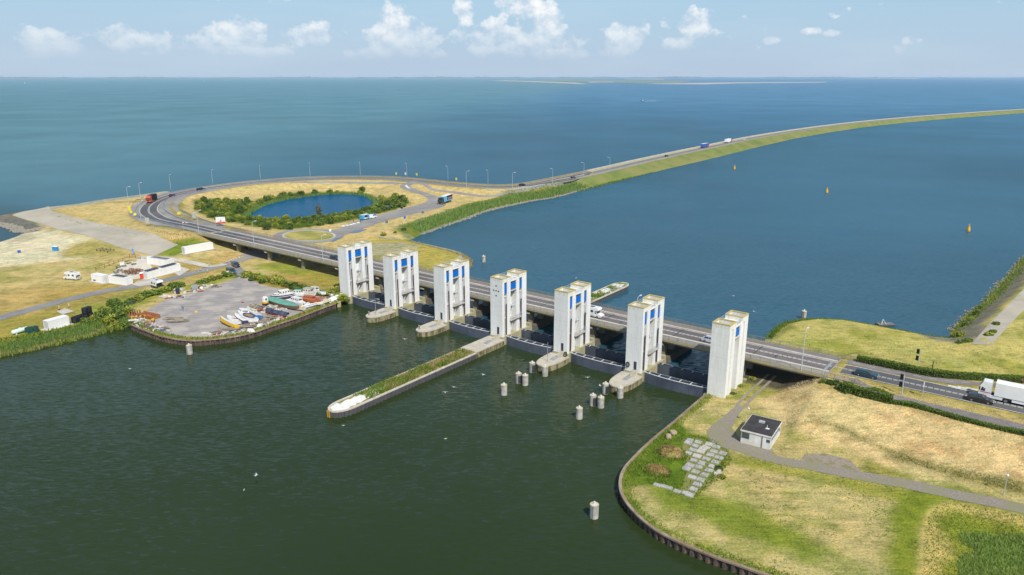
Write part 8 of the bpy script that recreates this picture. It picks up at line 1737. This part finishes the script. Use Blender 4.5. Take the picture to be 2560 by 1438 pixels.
boat(750, 774, 792, 763, 'white hull with blue stripe lying along the grassy quay edge', BW, BCREAM, BCREAM, 0.3, [(-0.1, 0.2, 0.5, 0.5, BW, BW)], 22, hgt=0.9, stripe=BBLUE)
boat(790, 748, 815, 752, 'white and red broken hull between the wrecks', BW, BRED, BRED, 0.35, None, -14, hgt=0.8)
boat(724, 785, 706, 780, 'small black tender next to the navy and red hull', BBLK, BBLK, BGREY, 0.42, None, 18, hgt=0.6)
boat(727, 770, 760, 776, 'cream open boat squeezed behind the green barge', BCREAM, BCREAM, BYEL, 0.35, None, 12, hgt=0.9, cockpit=(-0.25, 0.15, 0.6, BRUST, BYEL))
boat(548, 802, 591, 822, 'long slim hull with bright yellow side lying on logs', BYEL, BYEL, BW, 0.18, None, 20, hgt=1.1)
boat(569, 797, 600, 811, 'white open day boat with red seats behind the yellow hull', BW, BNAVY, BW, 0.40, None, 8, hgt=0.9, cockpit=(-0.3, 0.1, 0.6, BRED, BW))
boat(587, 794, 615, 811, 'narrow navy hulled boat with dark red bottom', BNAVY, BRED, BW, 0.28, None, 10, hgt=1.1)
boat(600, 783, 630, 808, 'white cabin boat with navy rimmed cockpit', BW, BNAVY, BW, 0.36, [(0.12, 0.36, 0.6, 0.6, BW, BW)], 12, hgt=1.2, cockpit=(-0.42, 0.06, 0.75, BWOOD, BNAVY))
boat(616, 777, 647, 798, 'bright blue hull with leaning yellow mast', BBLUE, BNAVY, BCREAM, 0.26, [(-0.1, 0.15, 0.5, 0.4, BW, BCREAM)], 16, hgt=1.1, mast=(0.1, (-0.5, -2.6, 6.5)))
# free fall lifeboat standing on end: white top, yellow band, black foot
p = P(664, 764, 1.6); T = thing('lifeboat', (p[0], p[1], 1.6), 0.3, 'stubby white yellow and black lifeboat standing on end', 'boat', None); n = 14
for nm, m_, rg in (('foot', BBLK, ((0, 0.75), (0.5, 0.95), (0.9, 1.0))), ('band', BYEL, ((0.9, 1.0), (1.5, 1.02))), ('top', BW, ((1.5, 1.0), (2.4, 0.95), (2.9, 0.7), (3.1, 0.3), (3.15, 0.05)))): MB().loft([[(q * math.cos(2 * math.pi * i / n), q * 0.85 * math.sin(2 * math.pi * i / n), z_) for i in range(n)] for z_, q in rg]).build(nm, m_, T)
MB().box(0.1, 0.6, -0.92, -0.6, 2.0, 2.6).build('window', GLASS, T)
# weathered timber stacks
LOGM = pm('log_grey', (0.26, 0.23, 0.19), 0.95, (0.16, 0.14, 0.115), 1.5, stretch=(0.4, 3, 3), c3=(0.32, 0.27, 0.2), s3=0.7)
LOGS = [MB().loft([[(-2.2 * k, 0.14 * math.cos(t), 0.14 * math.sin(t)) for t in np.linspace(0, 5.4, 7)], [(2.2 * k, 0.12 * math.cos(t), 0.12 * math.sin(t)) for t in np.linspace(0, 5.4, 7)]]).mesh('log', LOGM) for k in (0.7, 1.0, 1.3)]
def logs(x, y, n, ang, w, label, spread=0.12):
    p = P(x, y, 1.55); T = thing('timber_stack', (p[0], p[1], 1.55), ang, label, 'timber')
    for i in range(n): o = part('log', random.choice(LOGS), T, (random.uniform(-0.6, 0.6), random.uniform(-w, w), 0.14 + 0.24 * (i % 3)), random.uniform(-spread, spread)); o.scale = (1, random.uniform(0.8, 1.4), random.uniform(0.8, 1.2))
logs(640, 770, 16, -0.55, 1.6, 'weathered grey timber stack behind the blue hull with mast'); logs(572, 826, 14, 0.35, 1.5, 'weathered timber stack under the yellow hull', 0.35); logs(545, 832, 8, 0.9, 1.0, 'short pile of sawn logs at the end of the timber stacks', 0.3)
logs(612, 818, 16, 0.25, 1.8, 'long grey beams heaped beside the navy hulled boat', 0.25); logs(640, 808, 14, 0.15, 1.6, 'grey planks and beams heaped between two rows of boats', 0.4); logs(676, 797, 14, -0.5, 1.4, 'tangled thin poles and frames beside the navy and red hull', 0.9)
logs(448, 803, 16, 0.1, 1.6, 'low stack of old beams alone on the open yard', 0.15); logs(432, 798, 8, 0.1, 1.0, 'short low stack of beams near the rusty scrap', 0.2)
# rusty crane frame and scrap at the left
RUSTS = pm('rust_scrap', (0.24, 0.10, 0.045), 0.9, (0.14, 0.06, 0.035), 1.5, c3=(0.3, 0.15, 0.06), s3=0.5)
p = P(338, 790, 1.55); T = thing('rusty_machine', (p[0], p[1], 1.55), 0.4, 'heap of rusty iron arches and chains at the yard corner', 'scrap')
for k in range(5):
    m = MB(); x0 = -1.4 + k * 0.7
    pts = [(x0, 1.0 * math.cos(t), 1.9 * math.sin(t) * (0.8 + 0.1 * (k % 3))) for t in np.linspace(0, math.pi, 9)]
    for a, b in zip(pts[:-1], pts[1:]): m.bar(a, b, 0.28)
    m.build('arch', RUSTS, T)
MB().box(-2.2, 2.0, -1.3, 1.2, 0, 0.5, 0.4, 0.3).build('scrap_base', RUSTS, T)
c_, a_, L_ = two(352, 788, 392, 797, 1.6); T = thing('rusty_pontoon', (*c_, 1.55), a_, 'long rusty steel pontoon with raised rims on the yard', 'pontoon'); MB().box(-L_ / 2, L_ / 2, -1.3, 1.3, 0, 0.7).build('body', RUSTS, T)
for s in (-1.2, 1.2): MB().box(-L_ / 2, L_ / 2, s - 0.12, s + 0.12, 0.7, 1.1).build('rim', BORANGE, T)
p = P(345, 799, 1.55); T = thing('yellow_staging', (p[0], p[1], 1.55), 0.3, 'yellow and white steel staging in front of the rusty arches', 'scaffold'); 
for k in range(4): MB().bar((-1.8 + k * 1.2, -0.5, 0), (-1.5 + k * 1.2, 0.4, 1.2), 0.14).bar((-1.8 + k * 1.2, -0.5, 1.2), (-0.8 + k * 1.0, -0.5, 1.2), 0.14).build('frame', BYEL, T)
MB().box(-2.4, 0.4, -1.2, -0.6, 0.1, 0.4).build('white_beam', BW, T)
p = P(383, 806, 1.55); T = thing('drum', (p[0], p[1], 1.55), 0, 'rusty drum with yellow top near the pontoon', 'drum'); MB().tube((0, 0, 0), (0, 0, 0.7), 0.55, k=12).build('drum', RUSTS, T); MB().tube((0, 0, 0.7), (0, 0, 1.1), 0.45, k=12).build('cap', BYEL, T)
c_, a_, L_ = two(395, 821, 420, 826, 1.6); T = thing('scrap_frame', (*c_, 1.55), a_, 'blue and red pipe frames lying near the quay', 'scrap')
for k in range(6): MB().bar((-1.8, -0.9 + k * 0.35, 0.1 + 0.1 * (k % 2)), (1.8, -1.0 + k * 0.4, 0.35), 0.13).build('pipe', BBLUE if k % 3 == 0 else RUSTS, T)
c_, a_, L_ = two(448, 771, 470, 780, 1.6); T = thing('tyre_cart', (*c_, 1.55), a_, 'small rack of grey and coloured cylinders on the open yard', 'rack'); MB().box(-1.4, 1.4, -0.6, 0.6, 0.05, 0.2).build('frame', GREYS, T)
for k in range(5): MB().tube((-1.1 + k * 0.5, 0, 0.2), (-1.1 + k * 0.5, 0, 1.3), 0.2, k=8).build('cylinder', (BGREY, BBLUE, BGREEN, BRED, BGREY)[k], T)
c_, a_, L_ = two(318, 766, 352, 756, 1.6); T = thing('folded_frames', (*c_, 1.6), a_, 'row of folded dark frames leaning at the hedge', 'scrap')
for k in range(12): MB().bar((-L_ / 2 + k * L_ / 11, 0.3, 0), (-L_ / 2 + k * L_ / 11 + 0.4, -0.2, 1.0), 0.1).build('frame', pm('frame_dark', (0.08, 0.09, 0.11), 0.6), T)
p = P(445, 734, 1.6); barrel(p[0], p[1], 1.55, 0.65, 1.9, NAVYP, 'single dark blue upright tank at the yard hedge')
p = P(487, 724, 1.6); T = thing('tipped_cart', (p[0], p[1], 1.6), 0.5, 'blue and grey tipped cart at the yard hedge', 'cart'); MB().box(-0.9, 0.9, -0.3, 0.3, 0.1, 1.7).build('bed', pm('cart_blue', (0.10, 0.2, 0.38), 0.5), T); MB().box(-1.0, 1.0, -0.36, -0.31, 0.05, 1.8).build('frame', GREYS, T); wheels(T, [(0.9, 0.5), (-0.9, 0.5)], 0.3, 0.18)
for x, y, m_, l, s in [(462, 732, BCREAM, 'cream plastic junk pile beside the blue tank', 1.0), (504, 721, BW, 'white hull fragment by the yard hedge', 1.1), (530, 714, BW, 'white broken hatch by the yard hedge', 1.0), (425, 742, BCREAM, 'pale sacks at the yard hedge', 1.0), (387, 755, BORANGE, 'small orange float at the yard hedge', 0.5), (712, 717, BORANGE, 'orange and red dinghy on the far yard edge', 1.2), (660, 701, BORANGE, 'small orange ball in the bushes', 0.4), (753, 783, BORANGE, 'orange buoy ball on the grass by the barge', 0.5), (365, 812, BYEL, 'small yellow crate on the yard corner', 0.6), (490, 780, BYEL, 'flat yellow ring on the open yard', 0.7), (625, 829, BW, 'white torn hull sheet on the quay edge', 1.6), (650, 815, BW, 'white broken mast fitting by the quay', 1.2), (704, 796, BW, 'white fragments beside the navy and red hull', 0.8), (710, 784, BW, 'white dome cover beside the black tender', 0.7), (400, 815, BPINK, 'pink sheet among the scrap', 0.8), (385, 816, BGREY, 'grey rags among the scrap', 0.9)]:
    p = P(x, y, 1.6); g2 = random.Random(x); T = thing('junk_piece', (p[0], p[1], 1.55), g2.uniform(0, 3), l, 'scrap'); k = 8; ring = [(s * math.cos(t) * g2.uniform(0.6, 1.1), s * 0.6 * math.sin(t) * g2.uniform(0.6, 1.1)) for t in np.linspace(0, 5.5, k)]; MB().prism(ring, 0, s * 0.55, [(a * 0.6, b * 0.6) for a, b in ring]).build('piece', m_, T); MB().bar((-s * 0.7, 0, 0.1), (s * 0.8, 0.2, s * 0.5), 0.08).build('strut', GREYS, T)
# loose litter between the wrecks
g3 = np.random.default_rng(9); lit = MB(); zone = [(660, 770, 40, 9), (700, 765, 40, 10), (740, 765, 35, 9), (780, 758, 35, 8), (820, 750, 22, 6), (690, 795, 25, 6), (640, 812, 35, 8), (600, 822, 40, 7), (560, 832, 30, 5), (370, 815, 30, 8), (395, 822, 25, 5), (350, 800, 20, 8), (470, 727, 40, 5), (520, 717, 30, 3), (430, 742, 30, 4)]
for zx, zy, sx_, sy_ in zone:
    for _ in range(34):
        p = P(zx + g3.normal() * sx_ * 0.5, zy + g3.normal() * sy_ * 0.5, 1.6)
        if float(LL.h(p[0], p[1])) < 1.0: continue
        a, l_, w_, h_ = g3.uniform(0, 3.1), g3.uniform(0.2, 1.1), g3.uniform(0.06, 0.3), g3.uniform(0.08, 0.45); ca, sa = math.cos(a), math.sin(a); c_ = [(p[0] + ca * x * l_ - sa * y * w_, p[1] + sa * x * l_ + ca * y * w_) for x, y in ((-1, -1), (1, -1), (1, 1), (-1, 1))]
        lit.prism(c_, 1.5, 1.57 + h_)
lmz, nt, b = nt_new('yard_litter'); gi = nt.nodes.new('ShaderNodeNewGeometry'); nt.links.new(ramp(nt, gi.outputs['Random Per Island'], [(0.0, (0.55, 0.54, 0.5)), (0.25, (0.16, 0.12, 0.09)), (0.45, (0.3, 0.26, 0.2)), (0.6, (0.5, 0.48, 0.44)), (0.72, (0.08, 0.1, 0.16)), (0.82, (0.3, 0.07, 0.04)), (0.92, (0.6, 0.58, 0.54))]), b.inputs['Base Color'])
for n_ in nt.nodes:
    if n_.type == 'VALTORGB': n_.color_ramp.interpolation = 'CONSTANT'
tag(lit.build('litter', lmz), 'loose boards and broken bits scattered between the wrecked boats', 'litter', kind='stuff')
# gate of the yard
p = P(570, 691, 1.6); T = thing('yard_gate', (p[0], p[1], 1.6), heading(P(570, 691, 1.6), P(612, 683, 1.6)), 'grey tubular gate at the entrance of the boat yard', 'gate'); MB().box(-0.4, 0.4, -0.08, 0.08, 0, 2.0).build('sign_post', SWH, T)
for k in range(5): MB().box(0.6, 6.6, -0.03, 0.03, 0.2 + k * 0.25, 0.25 + k * 0.25).build('bar', GREYS, T)
for xx in (0.6, 6.6): MB().box(xx - 0.08, xx + 0.08, -0.08, 0.08, 0, 1.4).build('post', GREYS, T)

# ------------------------------------------------------------------ the air over the lake
hz = MB().box(-42000, 42000, -800, 45000, -1.5, 84); hm = bpy.data.materials.new('haze'); hm.use_nodes = True; nt = hm.node_tree; nt.nodes.clear()
ho = nt.nodes.new('ShaderNodeOutputMaterial'); hv = nt.nodes.new('ShaderNodeVolumePrincipled'); hv.inputs['Color'].default_value = (0.70, 0.82, 0.95, 1); hv.inputs['Density'].default_value = HAZE; hv.inputs['Anisotropy'].default_value = 0.0; nt.links.new(hv.outputs[0], ho.inputs['Volume'])
hz = hz.build('haze', hm); hz['kind'] = 'stuff'; hz['label'] = 'thin pale haze in the air over the lake'; hz['category'] = 'haze'
